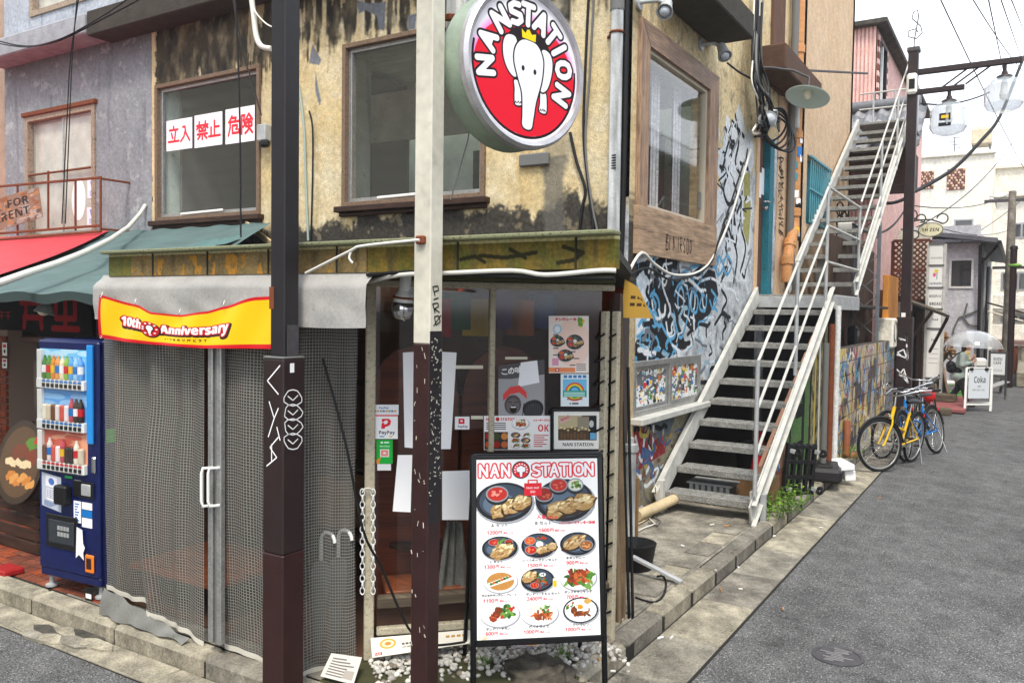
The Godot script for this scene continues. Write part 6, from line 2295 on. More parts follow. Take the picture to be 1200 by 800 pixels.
	obj("side_wall",box_mb(V(r0.x+0.1,r0.y*0.5,zb-4),V(0.2,r0.y,7.9)),M.plaster_white,rb)
	obj("roof",box_mb(V(r0.x+wh*0.5,r0.y+0.1,zb-3.8),V(wh+0.3,0.2,8.2),0.02),M.plaster_white,rb)
	for r in holes:
		var ff:=frame_bars("window",V(r0.x,0,zb-0.1),RIGHT,r,0.09,0.12,BACK,M.alu,rb)
		pane("pane",V(r0.x,0,zb-0.05),RIGHT,r,BACK,M.pane_dark,ff)
		obj("blind",box_mb(V(r0.x+r.get_center().x,r.get_center().y,zb-0.3),V(r.size.x,r.size.y,0.05)),M.pale_room,ff)
		for k in 3:
			obj("mullion",box_mb(V(r0.x+r.position.x+r.size.x*(k+1)/4.0,r.get_center().y,zb),V(0.08,r.size.y,0.1)),M.alu,ff)
	for e in [[345,362],[380,398]]:
		var q0:=oz(1168,e[1],zb+1.0)
		var q1:=oz(1168,e[0],zb+1.0)
		obj("balcony_front",box_mb(V(r0.x+wh*0.5,(q0.y+q1.y)*0.5,zb+0.95),V(wh,q1.y-q0.y,0.12),0.02),M.plaster_white,rb)
		obj("balcony_floor",box_mb(V(r0.x+wh*0.5,q0.y-0.05,zb+0.45),V(wh,0.12,1.0),0.01),M.plaster_white,rb)
	var cp:=oz(1168,402,zb+1.2)
	obj("canopy",box_mb(V(r0.x+wh*0.5,cp.y,zb+0.9),V(wh+0.4,0.3,1.8),0.02),mat("brown_canopy",Color(0.48,0.38,0.34),0.7),rb)
	obj("shop_opening",box_mb(V(r0.x+wh*0.5+0.8,1.2,zb+0.03),V(wh-1.6,2.2,0.05)),M.dark_room,rb)
	# low walls, gate posts near the alley end
	for i in 4:
		var p:=oy(1172+i*9,436+i,0.0)
		var gp:=thing("gate_post",["leftmost","second","third","rightmost"][i]+" of four short grey posts at the end of the alley","post",p,"posts at the alley end")
		obj("shaft",box_mb(p+V(0,0.55,0),V(0.16,1.1,0.16),0.02),M.concrete_b if i % 2 else M.rust,gp)
		obj("cap",box_mb(p+V(0,1.13,0),V(0.22,0.07,0.22),0.02),M.concrete,gp)
	m=mb()
	var e0:=oy(1164,452,0.0)
	m.box(e0+V(0.8,0.25,-4),V(0.3,0.5,8),0.03)
	tag(obj("low_wall",m,M.concrete_b),"low pale concrete wall along the far alley pavement","wall")
	# utility poles
	var up:=thing("utility_pole","slender grey concrete utility pole beside the grey house","pole",oy(1179,452,0.0))
	var ub:=up.position
	m=mb()
	var ut:=EYE+ray(1182,224)*((ub.z)/ray(1182,224).z)
	m.tube([ub,V(ub.x,ut.y,ub.z)],[0.17,0.11],12)
	obj("shaft",m,M.concrete,up)
	for k in 2:
		m=mb()
		m.box(V(ub.x,ut.y-0.3-k*2.2,ub.z),V(1.6-0.6*k,0.09,0.09))
		obj("cross_arm",m,M.iron,up)
		for i in 3:
			m=mb()
			m.lathe([W(0.05,0),W(0.07,0.04),W(0.04,0.08),W(0.06,0.12),W(0,0.16)],V(ub.x-0.6+i*0.6,ut.y-0.26-k*2.2,ub.z),UP,8)
			obj("insulator",m,M.white_plastic,up)
	var pp:=thing("dark_pole","dark brown steel pole standing just right of the utility pole","pole",oy(1183,454,0.0))
	var pt:=EYE+ray(1183,292)*((pp.position.z)/ray(1183,292).z)
	m=mb()
	m.tube([pp.position,V(pp.position.x,pt.y,pp.position.z)],0.1,10)
	obj("shaft",m,M.steel_brown,pp)
	m=mb()
	m.lathe([W(0.12,0),W(0.1,0.1),W(0,0.13)],V(pp.position.x,pt.y,pp.position.z),UP,10)
	obj("cap",m,M.steel_brown,pp)
	m=mb()
	var gl0:=EYE+ray(1190,311)*((pp.position.z)/ray(1190,311).z)
	m.ball(gl0,V(0.2,0.08,0.14),10)
	obj("green_lamp",m,mat("green_glow",Color(0.42,0.62,0.22),0.4),pp)

func alley_shop() -> void:
	# --- lattice, sign column, oval sign, canopy of the next shop
	var zl:=-24.5
	var l:=thing("brown_lattice","brown wooden diamond lattice panel above the alley shop","lattice",oz(1070,350,zl))
	var l0:=oz(1045,352,zl)
	var l1:=oz(1091,281,zl)
	var w:=l1.x-l0.x
	var h:=l1.y-l0.y
	var m: Mb
	var wd:=mat("lattice_brown",Color(0.46,0.25,0.17),0.7,0,"grime",1.0)
	for i in 3:
		obj("frame_post",box_mb(V(l0.x+w*i*0.5,l0.y+h*0.5,zl),V(0.08,h,0.06),0.006),wd,l)
	for i in 3:
		obj("frame_rail",box_mb(V(l0.x+w*0.5,l0.y+h*i*0.5,zl-0.004),V(w,0.07,0.05),0.006),wd,l)
	var n:=9
	for s in [-1,1]:
		for i in range(-n,n):
			var a:=W(i*w*0.165,0.0)
			var b:=a+W(h,h)
			var t0:=maxf(0.0,-a.x/h)
			var t1:=minf(1.0,(w-a.x)/h)
			if t1<=t0: continue
			var p:=a.lerp(b,t0)
			var q:=a.lerp(b,t1)
			if s<0:
				p.x=w-p.x
				q.x=w-q.x
			m=mb()
			m.bar(V(l0.x+p.x,l0.y+p.y,zl+0.015*s),V(l0.x+q.x,l0.y+q.y,zl+0.015*s),0.045,0.02,0.0,BACK)
			obj("lath",m,wd,l)
	tag(obj("pale_hoarding",box_mb(V((l0.x+l1.x)*0.5,l0.y+h*0.4,zl-0.5),V(w-0.1,h*1.6,0.06)),M.plaster_white),"pale hoarding board behind the brown lattice","board")
	# sign column with stacked boards
	var zs:=-24.0
	var s:=thing("sign_column","tall white sign column of five stacked shop boards right of lattice","sign",oz(1096,460,zs))
	var s0:=oz(1084,444,zs)
	var s1:=oz(1108.5,286,zs)
	var sw:=s1.x-s0.x
	var ys:=[]
	for py in [286,311,337,362,385,443]: ys.append(oz(1096,py,zs).y)
	for i in 5:
		var hh: float=ys[i]-ys[i+1]-0.05
		var pc:=pic(192,int(192*hh/sw),Color(0.92,0.92,0.90))
		var H:=pc.h
		match i:
			0: pc.text("REDUNNE",14,H*0.72,34,Color(0.5,0.5,0.48),1.0)
			1:
				pc.poly([W(70,H*0.16),W(130,H*0.16),W(120,H*0.34),W(80,H*0.34)],Color(0.93,0.80,0.2))
				pc.ell(74,H*0.42,22,26,Color(0.90,0.38,0.55))
				pc.rect(104,H*0.3,10,H*0.34,Color(0.35,0.4,0.6))
				pc.text("cocktails",8,H*0.9,44,Color(0.10,0.18,0.38),0.9)
			2:
				pc.text("KEEP///",10,H*0.46,48,Color(0.05,0.05,0.05),1.0)
				pc.text("BREAD",14,H*0.86,54,Color(0.05,0.05,0.05),1.0)
			3:
				pc.text("food",60,H*0.6,40,Color(0.25,0.25,0.25))
			4:
				pc.text("Cafe",54,H*0.24,44,Color(0.3,0.3,0.3))
				for k in 4: pc.rect(30,H*(0.4+k*0.1),130,6,Color(0.5,0.5,0.5))
		poster("board",V(s0.x+sw*0.5,(ys[i]+ys[i+1])*0.5,zs),RIGHT,BACK,sw-0.06,hh,print_mat(pc.done()),s,0.06)
	for x in [s0.x,s1.x]:
		obj("upright",box_mb(V(x,(s0.y+s1.y)*0.5-0.2,zs+0.02),V(0.07,s1.y-s0.y+0.4,0.12),0.006),M.stair_white,s)
	for i in 6:
		obj("crossbar",box_mb(V(s0.x+sw*0.5,ys[i],zs+0.03),V(sw,0.05,0.1),0.004),M.cable_grey,s)
	# oval sign on a scrolled bracket
	var o:=thing("oval_sign","cream oval hanging sign with dark lettering on scrolled iron bracket","sign",oz(1091,269,-23.0))
	var oc:=oz(1091,269,-23.0)
	var ow:=oz(1106,269,-23.0).x-oc.x
	var pc2:=pic(256,160,Color(0.88,0.86,0.72))
	pc2.ell(128,80,127,79,Color(0.25,0.22,0.18),0,40)
	pc2.ell(128,80,119,71,Color(0.90,0.88,0.74),0,40)
	var rr:=RandomNumberGenerator.new()
	rr.seed=4
	pc2.text("SH",40,98,50,Color(0.18,0.15,0.12))
	pc2.text("ZEN",116,100,52,Color(0.18,0.15,0.12))
	var ov:=PackedVector2Array()
	for i in 32: ov.append(W(cos(TAU*i/32)*ow,sin(TAU*i/32)*ow*0.63))
	m=mb()
	m.slab(ov,oc,RIGHT,UP,0.06,Rect2(-ow,-ow*0.63,ow*2,ow*1.26))
	obj("board",m,print_mat(pc2.done()),o)
	m=mb()
	m.tube([oz(1060,262,-23.0),oz(1075,258,-23.0),oz(1092,257,-23.0),oz(1106,262,-23.0)],0.022,6)
	obj("bracket",m,M.iron,o)
	for e in [[1068,252,0.14],[1080,256,0.10],[1105,256,0.12],[1072,275,0.1]]:
		m=mb()
		m.ring(oz(e[0],e[1],-23.0),BACK,e[2],0.018,14,5,0.0,TAU*0.8)
		obj("scroll",m,M.iron,o)
	# wooden canopy on struts, dark doorway
	var zc:=-22.5
	var c:=thing("shop_canopy","small boarded wooden canopy on slanting struts over dark doorway","canopy",oz(1088,360,zc))
	var a0:=od(1052,346,24.0)
	var p0:=oz(1052,347,-24.6)
	var p1:=oz(1092,361,-24.6)
	var q0:=oz(1060,352,-21.5)
	var q1:=oz(1113,371,-21.5)
	for i in 8:
		var t0:=i/8.0
		var t1:=(i+0.94)/8.0
		m=mb()
		var A:=p0.lerp(p1,t0)
		var B2:=p0.lerp(p1,t1)
		var C:=q0.lerp(q1,t1)
		var D:=q0.lerp(q1,t0)
		m.quad(D+V(0,0.03,0),D,C,C+V(0,0.03,0))
		m.quad(A+V(0,0.05,0),D+V(0,0.03,0),C+V(0,0.03,0),B2+V(0,0.05,0))
		m.quad(D,A,B2,C)
		obj("board",m,M.wood_grey,c)
	m=mb()
	m.bar(q0,q1,0.06,0.06,0.006)
	m.bar(p0,p1,0.06,0.08,0.006)
	obj("edge_beam",m,M.soot,c)
	for e in [[1111,372,1090,412],[1092,366,1068,398]]:
		m=mb()
		m.bar(oz(e[0],e[1],-21.7),oz(e[2],e[3],-23.6),0.06,0.06,0.006)
		obj("strut",m,M.wood_dark,c)
	var fr:=thing("alley_shop_front","dark weathered timber shop front under the small canopy","shop front",oz(1075,440,-24.0))
	var d0:=oz(1066,445,-24.2)
	var d1:=oz(1086,352,-24.2)
	obj("doorway",box_mb(V((d0.x+d1.x)*0.5,d1.y*0.5,-24.4),V(d1.x-d0.x,d1.y,0.1)),M.black,fr)
	for px in [1066,1078,1085]:
		var q:=oz(px,400,-24.1)
		obj("timber_post",box_mb(V(q.x,1.25,-24.1),V(0.14,2.3,0.14),0.01),[M.wood_dark,M.wood_grey][int(px) % 2],fr)
	obj("threshold",box_mb(V(d1.x,0.2,-23.8),V(1.6,0.2,0.5),0.02),M.wood_grey,fr)
	obj("inner_wall",box_mb(V(d1.x-0.6,1.5,-26.0),V(1.6,3.0,0.1)),M.dark_room,fr)
	# --- goods in front of it: dried plants, boards, scooter, mats
	var gm:=thing("red_mat","faded red mat laid before the alley shop","mat",oy(1115,478,0.03))
	var mt:=mb()
	var k4:=[oy(1086,478,0.10),oy(1090,466,0.10),oy(1141,462,0.10),oy(1131,481,0.10)]
	mt.face([k4[0],k4[1],k4[2],k4[3]],UP)
	for i in 4: mt.face([k4[i],k4[(i+1) % 4],k4[(i+1) % 4]-V(0,0.06,0),k4[i]-V(0,0.06,0)],V(0,0,1) if i != 1 else V(0,0,-1))
	obj("sheet",mt,mat("mat_red",Color(0.62,0.36,0.35),0.9,0,"fine",0.6),gm)
	gm=thing("green_mat","strip of green artificial turf behind the red mat","mat",oy(1110,464,0.05))
	mt=mb()
	k4=[oy(1094,466,0.11),oy(1096,459,0.11),oy(1140,456,0.11),oy(1136,463,0.11)]
	mt.face([k4[0],k4[1],k4[2],k4[3]],UP)
	for i in 4: mt.face([k4[i],k4[(i+1) % 4],k4[(i+1) % 4]-V(0,0.05,0),k4[i]-V(0,0.05,0)],V(0,0,1))
	obj("sheet",mt,mat("mat_green",Color(0.33,0.60,0.22),0.9,0,"fine",0.6),gm)
	var st0:=oy(1086,486,0.0)
	var st1:=oy(1114,487,0.0)
	m=mb()
	m.bar(V(st0.x,0.09,st0.z),V(st1.x,0.09,st1.z),0.24,0.17,0.02)
	tag(obj("timber_step",m,M.wood_grey),"grey weathered timber step at the edge of the red mat","step")
	# leaning chalkboard
	var cb:=thing("leaning_board","black board in a brown frame leaning beside the scooter","board",oy(1104,466,0.1))
	var b0:=oy(1099,466,0.1)
	var b1:=oy(1112,466,0.1)
	var lean:=V(-0.25,1.15,-0.35)
	m=mb()
	m.quad(b0+lean,b0,b1,b1+lean)
	m.quad(b1+lean-V(0,0,0.03),b1-V(0,0,0.03),b0-V(0,0,0.03),b0+lean-V(0,0,0.03))
	obj("slate",m,M.black,cb)
	for e in [[b0,b0+lean],[b1,b1+lean],[b0+lean,b1+lean],[b0,b1]]:
		m=mb()
		m.bar(e[0],e[1],0.06,0.05,0.006)
		obj("frame_bar",m,M.wood_brown,cb)
	# dried flowers, a loose spray
	var df:=thing("dried_flowers","loose bunch of dried brown flowers in a bucket by the timber shop front","plant",oy(1094,458,0.1))
	var fb:=df.position
	m=mb()
	m.lathe([W(0,0),W(0.16,0),W(0.2,0.4),W(0.18,0.4),W(0,0.36)],fb,UP,12)
	obj("bucket",m,M.iron,df)
	var rg:=RandomNumberGenerator.new()
	rg.seed=19
	m=mb()
	var lf:=mb()
	for i in 70:
		var d:=V(rg.randf_range(-0.45,0.45),rg.randf_range(0.7,1.5),rg.randf_range(-0.4,0.4))
		var tip:=fb+V(0,0.3,0)+d
		m.tube([fb+V(0,0.3,0),fb+V(0,0.3,0)+d*0.5+V(0,0.08,0),tip],0.008,3,false)
		for j in 5:
			lf.ball(tip+V(rg.randf_range(-0.1,0.1),rg.randf_range(-0.12,0.08),rg.randf_range(-0.1,0.1)),Vector3.ONE*rg.randf_range(0.02,0.055),6)
	obj("stem",m,M.wood_grey,df)
	obj("flower_heads",lf,mat("dried",Color(0.55,0.42,0.28),0.9),df)
	# yellow sack, flower pot
	m=mb()
	m.sheet(10,8,func(u,v): return oy(1087,455,0.1)+V((u-0.5)*0.5*(0.5+v*0.5),0.75*(1.0-v),0.12*sin(PI*u)+0.05*sin(u*14.0)))
	tag(obj("yellow_cloth",m,M.yellow),"bright yellow cloth hung beside the timber shop front","cloth")
	scooter()
	# --- two boards on the pavement
	cafe_board()
	stand_board()

func scooter() -> void:
	var p:=oy(1118,462,0.1)
	var s:=thing("scooter","white and black motor scooter parked behind the leaning board","scooter",p)
	var x:=Transform3D(Basis(UP,0.35),p)
	# local: forward = -X towards left
	var m: Mb
	for e in [-0.62,0.62]:
		m=mb(x)
		m.ring(V(e,0.25,0),V(0,0,1),0.2,0.055,18,8)
		var wh:=obj("wheel",m,M.rubber,s)
		m=mb(x)
		m.lathe([W(0,-0.05),W(0.15,-0.04),W(0.15,0.04),W(0,0.05)],V(e,0.25,0),V(0,0,1),14)
		obj("rim",m,M.alu,wh)
	m=mb(x)
	m.box(V(0.4,0.52,0),V(0.75,0.28,0.3),0.1)
	m.box(V(-0.1,0.32,0),V(0.6,0.12,0.32),0.04)
	m.bar(V(-0.38,0.35,0),V(-0.52,0.95,0),0.34,0.1,0.04,BACK)
	obj("body",m,M.white_plastic,s)
	m=mb(x)
	m.box(V(0.38,0.72,0),V(0.7,0.12,0.28),0.05)
	obj("seat",m,M.black,s)
	m=mb(x)
	m.bar(V(-0.62,0.3,0),V(-0.5,0.7,0),0.06,0.06,0.01)
	m.tube([V(-0.5,0.9,0),V(-0.52,1.0,0)],0.03,8)
	m.tube([V(-0.48,1.02,-0.32),V(-0.54,1.02,0),V(-0.48,1.02,0.32)],0.02,8)
	obj("fork_and_handlebar",m,M.black,s)
	m=mb(x)
	m.ball(V(-0.6,0.95,0),V(0.06,0.09,0.1),10)
	obj("headlight",m,mat("amber",Color(0.95,0.55,0.15),0.3),s)
	m=mb(x)
	m.box(V(0.62,0.9,0),V(0.34,0.26,0.32),0.06)
	obj("carrier_box",m,M.white_plastic,s)

func cafe_board() -> void:
	var p0:=oy(1131,482,0.02)
	var p1:=oy(1161,482,0.02)
	var s:=thing("cafe_sandwich_board","white sandwich board lettered Coka on the alley pavement","sign",(p0+p1)*0.5)
	var u:=(p1-p0).normalized()
	var w:=p0.distance_to(p1)
	var h:=1.02
	var lean:=V(0.0,h,-0.22)
	var m: Mb
	for k in 2:
		var sh:=V(0,0,-0.5)*k
		var ln:=V(lean.x,lean.y,lean.z*(1-2*k))
		for e in [p0,p1]:
			m=mb()
			m.bar(e+sh,e+sh+ln,0.05,0.04,0.005)
			obj("leg",m,M.white_plastic,s)
		for t in [0.16,1.0]:
			m=mb()
			m.bar(p0+sh+ln*t,p1+sh+ln*t,0.05,0.04,0.005)
			obj("rail",m,M.white_plastic,s)
	var pc:=pic(220,180,Color(0.78,0.80,0.82))
	pc.text("Coka",52,84,54,Color(0.30,0.31,0.32),1.0)
	pc.text("cafe",92,112,20,Color(0.45,0.46,0.47))
	pc.text("MON-SUN 11:00",42,134,17,Color(0.5,0.5,0.5))
	var q:=[p0+lean*0.97+u*0.06,p0+lean*0.30+u*0.06,p1+lean*0.30-u*0.06,p1+lean*0.97-u*0.06]
	quad_poster("panel",q,0.012,print_mat(pc.done()),s)
	for e in [q[0].lerp(q[3],0.12),q[0].lerp(q[3],0.85)]:
		obj("clip",box_mb(e+V(0,0.01,0.03),V(0.09,0.07,0.04),0.006),M.black,s)

func stand_board() -> void:
	var p0:=oy(1160,464,0.05)
	var z:=p0.z
	var s:=thing("framed_stand_sign","tall framed white sign on a metal stand behind the sandwich board","sign",oz(1170,464,z))
	var a:=oz(1160.5,413,z)
	var b:=oz(1179,452,z)
	var m: Mb
	for e in [a.x,b.x]:
		m=mb()
		m.tube([V(e,0.06,z),V(e,a.y+0.06,z)],0.03,8)
		obj("post",m,M.iron,s)
	m=mb()
	m.bar(V(a.x,a.y,z),V(b.x,a.y,z),0.05,0.05)
	m.bar(V(a.x,oz(1170,441,z).y,z),V(b.x,oz(1170,441,z).y,z),0.05,0.05)
	obj("rail",m,M.iron,s)
	var pc:=pic(150,200,Color(0.90,0.91,0.91))
	pc.text("SUZU",26,64,40,Color(0.25,0.25,0.26),0.95)
	pc.text("CAFE",28,100,36,Color(0.25,0.25,0.26),0.95)
	for k in 2: pc.rect(26,150+k*12,98,4,Color(0.6,0.6,0.6))
	var yb:=oz(1170,440,z).y
	poster("panel",V((a.x+b.x)*0.5,(a.y+yb)*0.5,z),RIGHT,BACK,b.x-a.x-0.06,a.y-yb-0.06,print_mat(pc.done()),s,0.03)
	for e in [[a.x,0.2],[b.x,0.2],[a.x,-0.2],[b.x,-0.2]]:
		m=mb()
		m.bar(V(e[0],0.07,z),V(e[0],0.05,z+e[1]),0.04,0.03)
		obj("foot",m,M.iron,s)
	# trolley beside it
	var t:=thing("hand_trolley","small grey hand trolley lying by the framed stand sign","trolley",oy(1168,458,0.06))
	var q:=t.position
	m=mb()
	m.bar(q+V(-0.2,0.1,0),q+V(0.25,0.28,-0.3),0.35,0.03,0.006)
	obj("plate",m,M.galv,t)
	for e in [-0.14,0.14]:
		m=mb()
		m.ring(q+V(0.12,0.07,0.1+e),V(1,0,0.3),0.055,0.025,12,6)
		obj("wheel",m,M.rubber,t)

func lamp_post() -> void:
	var z:=-18.9
	var base:=oz(1058.5,470,z)
	var x:=base.x
	var yt:=oz(1070,66,z).y
	var l:=thing("lantern_post","tall brown square lamp post with two arms carrying glass lanterns","street lamp",V(x,0.1,z))
	var ym:=oz(1058,377,z).y
	obj("base_shaft",box_mb(V(x,0.1+ym*0.5,z),V(0.30,ym-0.0,0.30),0.012),M.steel_brown,l)
	obj("shaft",box_mb(V(x,(ym+yt)*0.5+0.1,z),V(0.19,yt-ym,0.19),0.01),M.steel_brown,l)
	obj("cap",box_mb(V(x,yt+0.12,z),V(0.24,0.10,0.24),0.02),M.iron,l)
	var yu:=oz(1130,78,z).y
	var yl:=oz(1110,104,z).y
	var xu:=oz(1199,72,z).x
	var x2:=oz(1131,101,z).x
	obj("upper_arm",box_mb(V((x+xu)*0.5,yu,z),V(xu-x,0.11,0.11),0.008),M.steel_brown,l)
	obj("lower_arm",box_mb(V((x+x2)*0.5,yl,z),V(x2-x,0.10,0.10),0.008),M.steel_brown,l)
	for i in 3:
		var m:=mb()
		var sx:=x+0.55+i*0.2
		m.bar(V(sx,yl+0.05,z),V(sx+0.42,yu-0.05,z),0.03,0.03)
		obj("brace",m,M.steel_brown,l)
	# treble clef finial in bent wire
	var cl:=[]
	for e in [[0.0,-0.05],[0.0,0.15],[0.06,0.62],[0.04,0.76],[-0.03,0.72],[-0.05,0.6],[0.10,0.42],[0.13,0.28],[0.03,0.18],[-0.10,0.24],[-0.10,0.36],[0.02,0.38],[0.06,0.30]]:
		cl.append(V(x+e[0]*1.1,yt+0.17+e[1],z))
	var mc:=mb()
	mc.tube(cl,0.014,6)
	obj("clef_finial",mc,M.cable_grey,l)
	obj("speaker_box",box_mb(oz(1069,98,z+0.14),V(0.2,0.42,0.1),0.04),M.white_plastic,l)
	obj("speaker_grille",box_mb(oz(1069,98,z+0.195),V(0.11,0.2,0.012),0.004),M.black,l)
	obj("sticker",box_mb(oz(1059,372,z+0.1),V(0.08,0.2,0.005)),M.paper,l)
	var vg:=RandomNumberGenerator.new()
	vg.seed=23
	var gm:=mb()
	for c in [oz(1058,398,z+0.153),oz(1058,416,z+0.153),oz(1058,440,z+0.153)]:
		var pts:=[]
		for i in 7: pts.append(c+V(vg.randf_range(-0.11,0.11),vg.randf_range(-0.16,0.16),0))
		gm.stroke(pts,0.025,BACK)
	obj("graffiti_tag",gm,M.paper,l)
	# lanterns: faceted glass jars
	for i in 2:
		var c:=oz([1112,1177][i],[139,111][i],z)
		var ln:=thing("glass_lantern",["glass lantern hanging from the shorter lower arm of lamp post","glass lantern hanging from the end of the long upper arm"][i],"lantern",c,"lanterns on the lamp post")
		var m:=mb()
		m.lathe([W(0.12,0.34),W(0.27,0.27),W(0.34,0.17),W(0.345,-0.17),W(0.28,-0.28),W(0.14,-0.33),W(0,-0.33)],c,UP,8)
		obj("globe",m,M.lantern,ln)
		m=mb()
		m.lathe([W(0.0,0.45),W(0.05,0.45),W(0.06,0.40),W(0.14,0.36),W(0.15,0.33),W(0,0.33)],c,UP,14)
		m.tube([c+V(0,0.44,0),V(c.x,[yl,yu][i]-0.04,c.z)],0.035,8)
		obj("cap",m,M.steel_brown,ln)
		m=mb()
		m.lathe([W(0.0,0.30),W(0.05,0.28),W(0.06,0.10),W(0.08,0.0),W(0.06,-0.08),W(0,-0.1)],c,UP,12)
		obj("bulb",m,M.white_plastic,ln)
		if i==0:
			m=mb()
			m.box(c+V(-0.04,-0.02,0.33),V(0.2,0.14,0.006))
			m.box(c+V(-0.04,-0.17,0.335),V(0.22,0.07,0.006))
			obj("black_print",m,M.black,ln)
			obj("yellow_print",box_mb(c+V(-0.04,-0.02,0.336),V(0.13,0.06,0.006)),M.yellow,ln)

func reflected_houses() -> void:
	# the other sides of both streets, seen mirrored in the panes and shutting off the low sky
	var brick:=mat("shingle_red",Color(0.50,0.25,0.23),0.8,0,"grime",0.8)
	var spec:=[
		[V(4.2,0,-20.0),V(0,0,-1),17.0,7.4,brick,"red boarded house across the alley, mirrored in the wooden window",V(-1,0,0)],
		[V(4.8,0,-3.0),V(0,0,-1),11.0,6.6,M.plaster_grey,"grey house across the alley opposite the corner annex",V(-1,0,0)],
		[V(-13.0,0,5.5),V(-1,0,0),17.0,11.5,mat("tan_siding",Color(0.93,0.87,0.74),0.8,0,"grime",0.5),"tan sided house with white balcony across the street, mirrored in the upper windows",V(0,0,-1)],
		[V(-3.0,0,5.8),V(-1,0,0),9.0,7.0,M.plaster_white,"white house across the street opposite the street corner",V(0,0,-1)],
	]
	for e in spec:
		var p: Vector3=e[0]
		var u: Vector3=e[1]
		var n: Vector3=e[6]
		var b:=thing("opposite_house",e[5],"house",p,"houses across the street")
		var holes:=[]
		for j in 2:
			for i in int(e[2]/2.7):
				holes.append(Rect2(1.0+i*2.6,0.9+j*2.8,1.5,1.35) if j*2.8+2.4<e[3] else Rect2(1.0+i*2.6,0.9,1.5,1.35))
		var m:=mb()
		m.wall(p,u,e[2],e[3],n,holes,0.2)
		obj("front_wall",m,e[4],b)
		m=mb()
		m.box(p+u*(e[2]*0.5)-n*3.1+V(0,e[3]*0.5,0),V(absf(u.x)*e[2]+absf(n.x)*5.7,e[3]-0.1,absf(u.z)*e[2]+absf(n.z)*5.7))
		obj("body",m,M.pale_room,b)
		m=mb()
		m.box(p+u*(e[2]*0.5)-n*2.8+V(0,e[3]+0.1,0),V(absf(u.x)*(e[2]+0.8)+absf(n.x)*7.0,0.2,absf(u.z)*(e[2]+0.8)+absf(n.z)*7.0),0.03)
		obj("roof",m,M.concrete_dark,b)
		for r in holes:
			var f:=frame_bars("window",p-n*0.1,u,r,0.06,0.12,n,M.white,b)
			pane("pane",p-n*0.05,u,r,n,M.pane_dark,f)
		var sd:=int(e[3])
		for k in sd*2:      # boarding
			obj("weather_board",box_mb(p+u*(e[2]*0.5)+n*0.012+V(0,0.3+k*0.5,0),V(absf(u.x)*e[2]+absf(n.x)*0.02,0.02,absf(u.z)*e[2]+absf(n.z)*0.02)),M.cable_grey,b)
	# balcony and roof rail seen in the mirrored view
	var bc:=thing("white_balcony","white railed balcony on the tan house, mirrored in the left upper window","balcony",V(-21.0,5.6,5.0))
	obj("floor",box_mb(bc.position+V(0,0,0),V(2.6,0.12,0.9),0.02),M.white,bc)
	obj("rail",box_mb(bc.position+V(0,1.0,-0.42),V(2.6,0.06,0.06),0.01),M.white,bc)
	for i in 14:
		obj("baluster",box_mb(bc.position+V(-1.25+i*0.192,0.5,-0.42),V(0.04,1.0,0.04)),M.white,bc)
	var rl:=thing("roof_rail","black roof railing above the red boarded house, mirrored in wooden window","railing",V(4.4,7.6,-28))
	obj("rail",box_mb(rl.position+V(0,1.0,0),V(0.04,0.04,7.0)),M.black,rl)
	for i in 20:
		obj("baluster",box_mb(rl.position+V(0,0.5,-3.4+i*0.36),V(0.025,1.0,0.025)),M.black,rl)


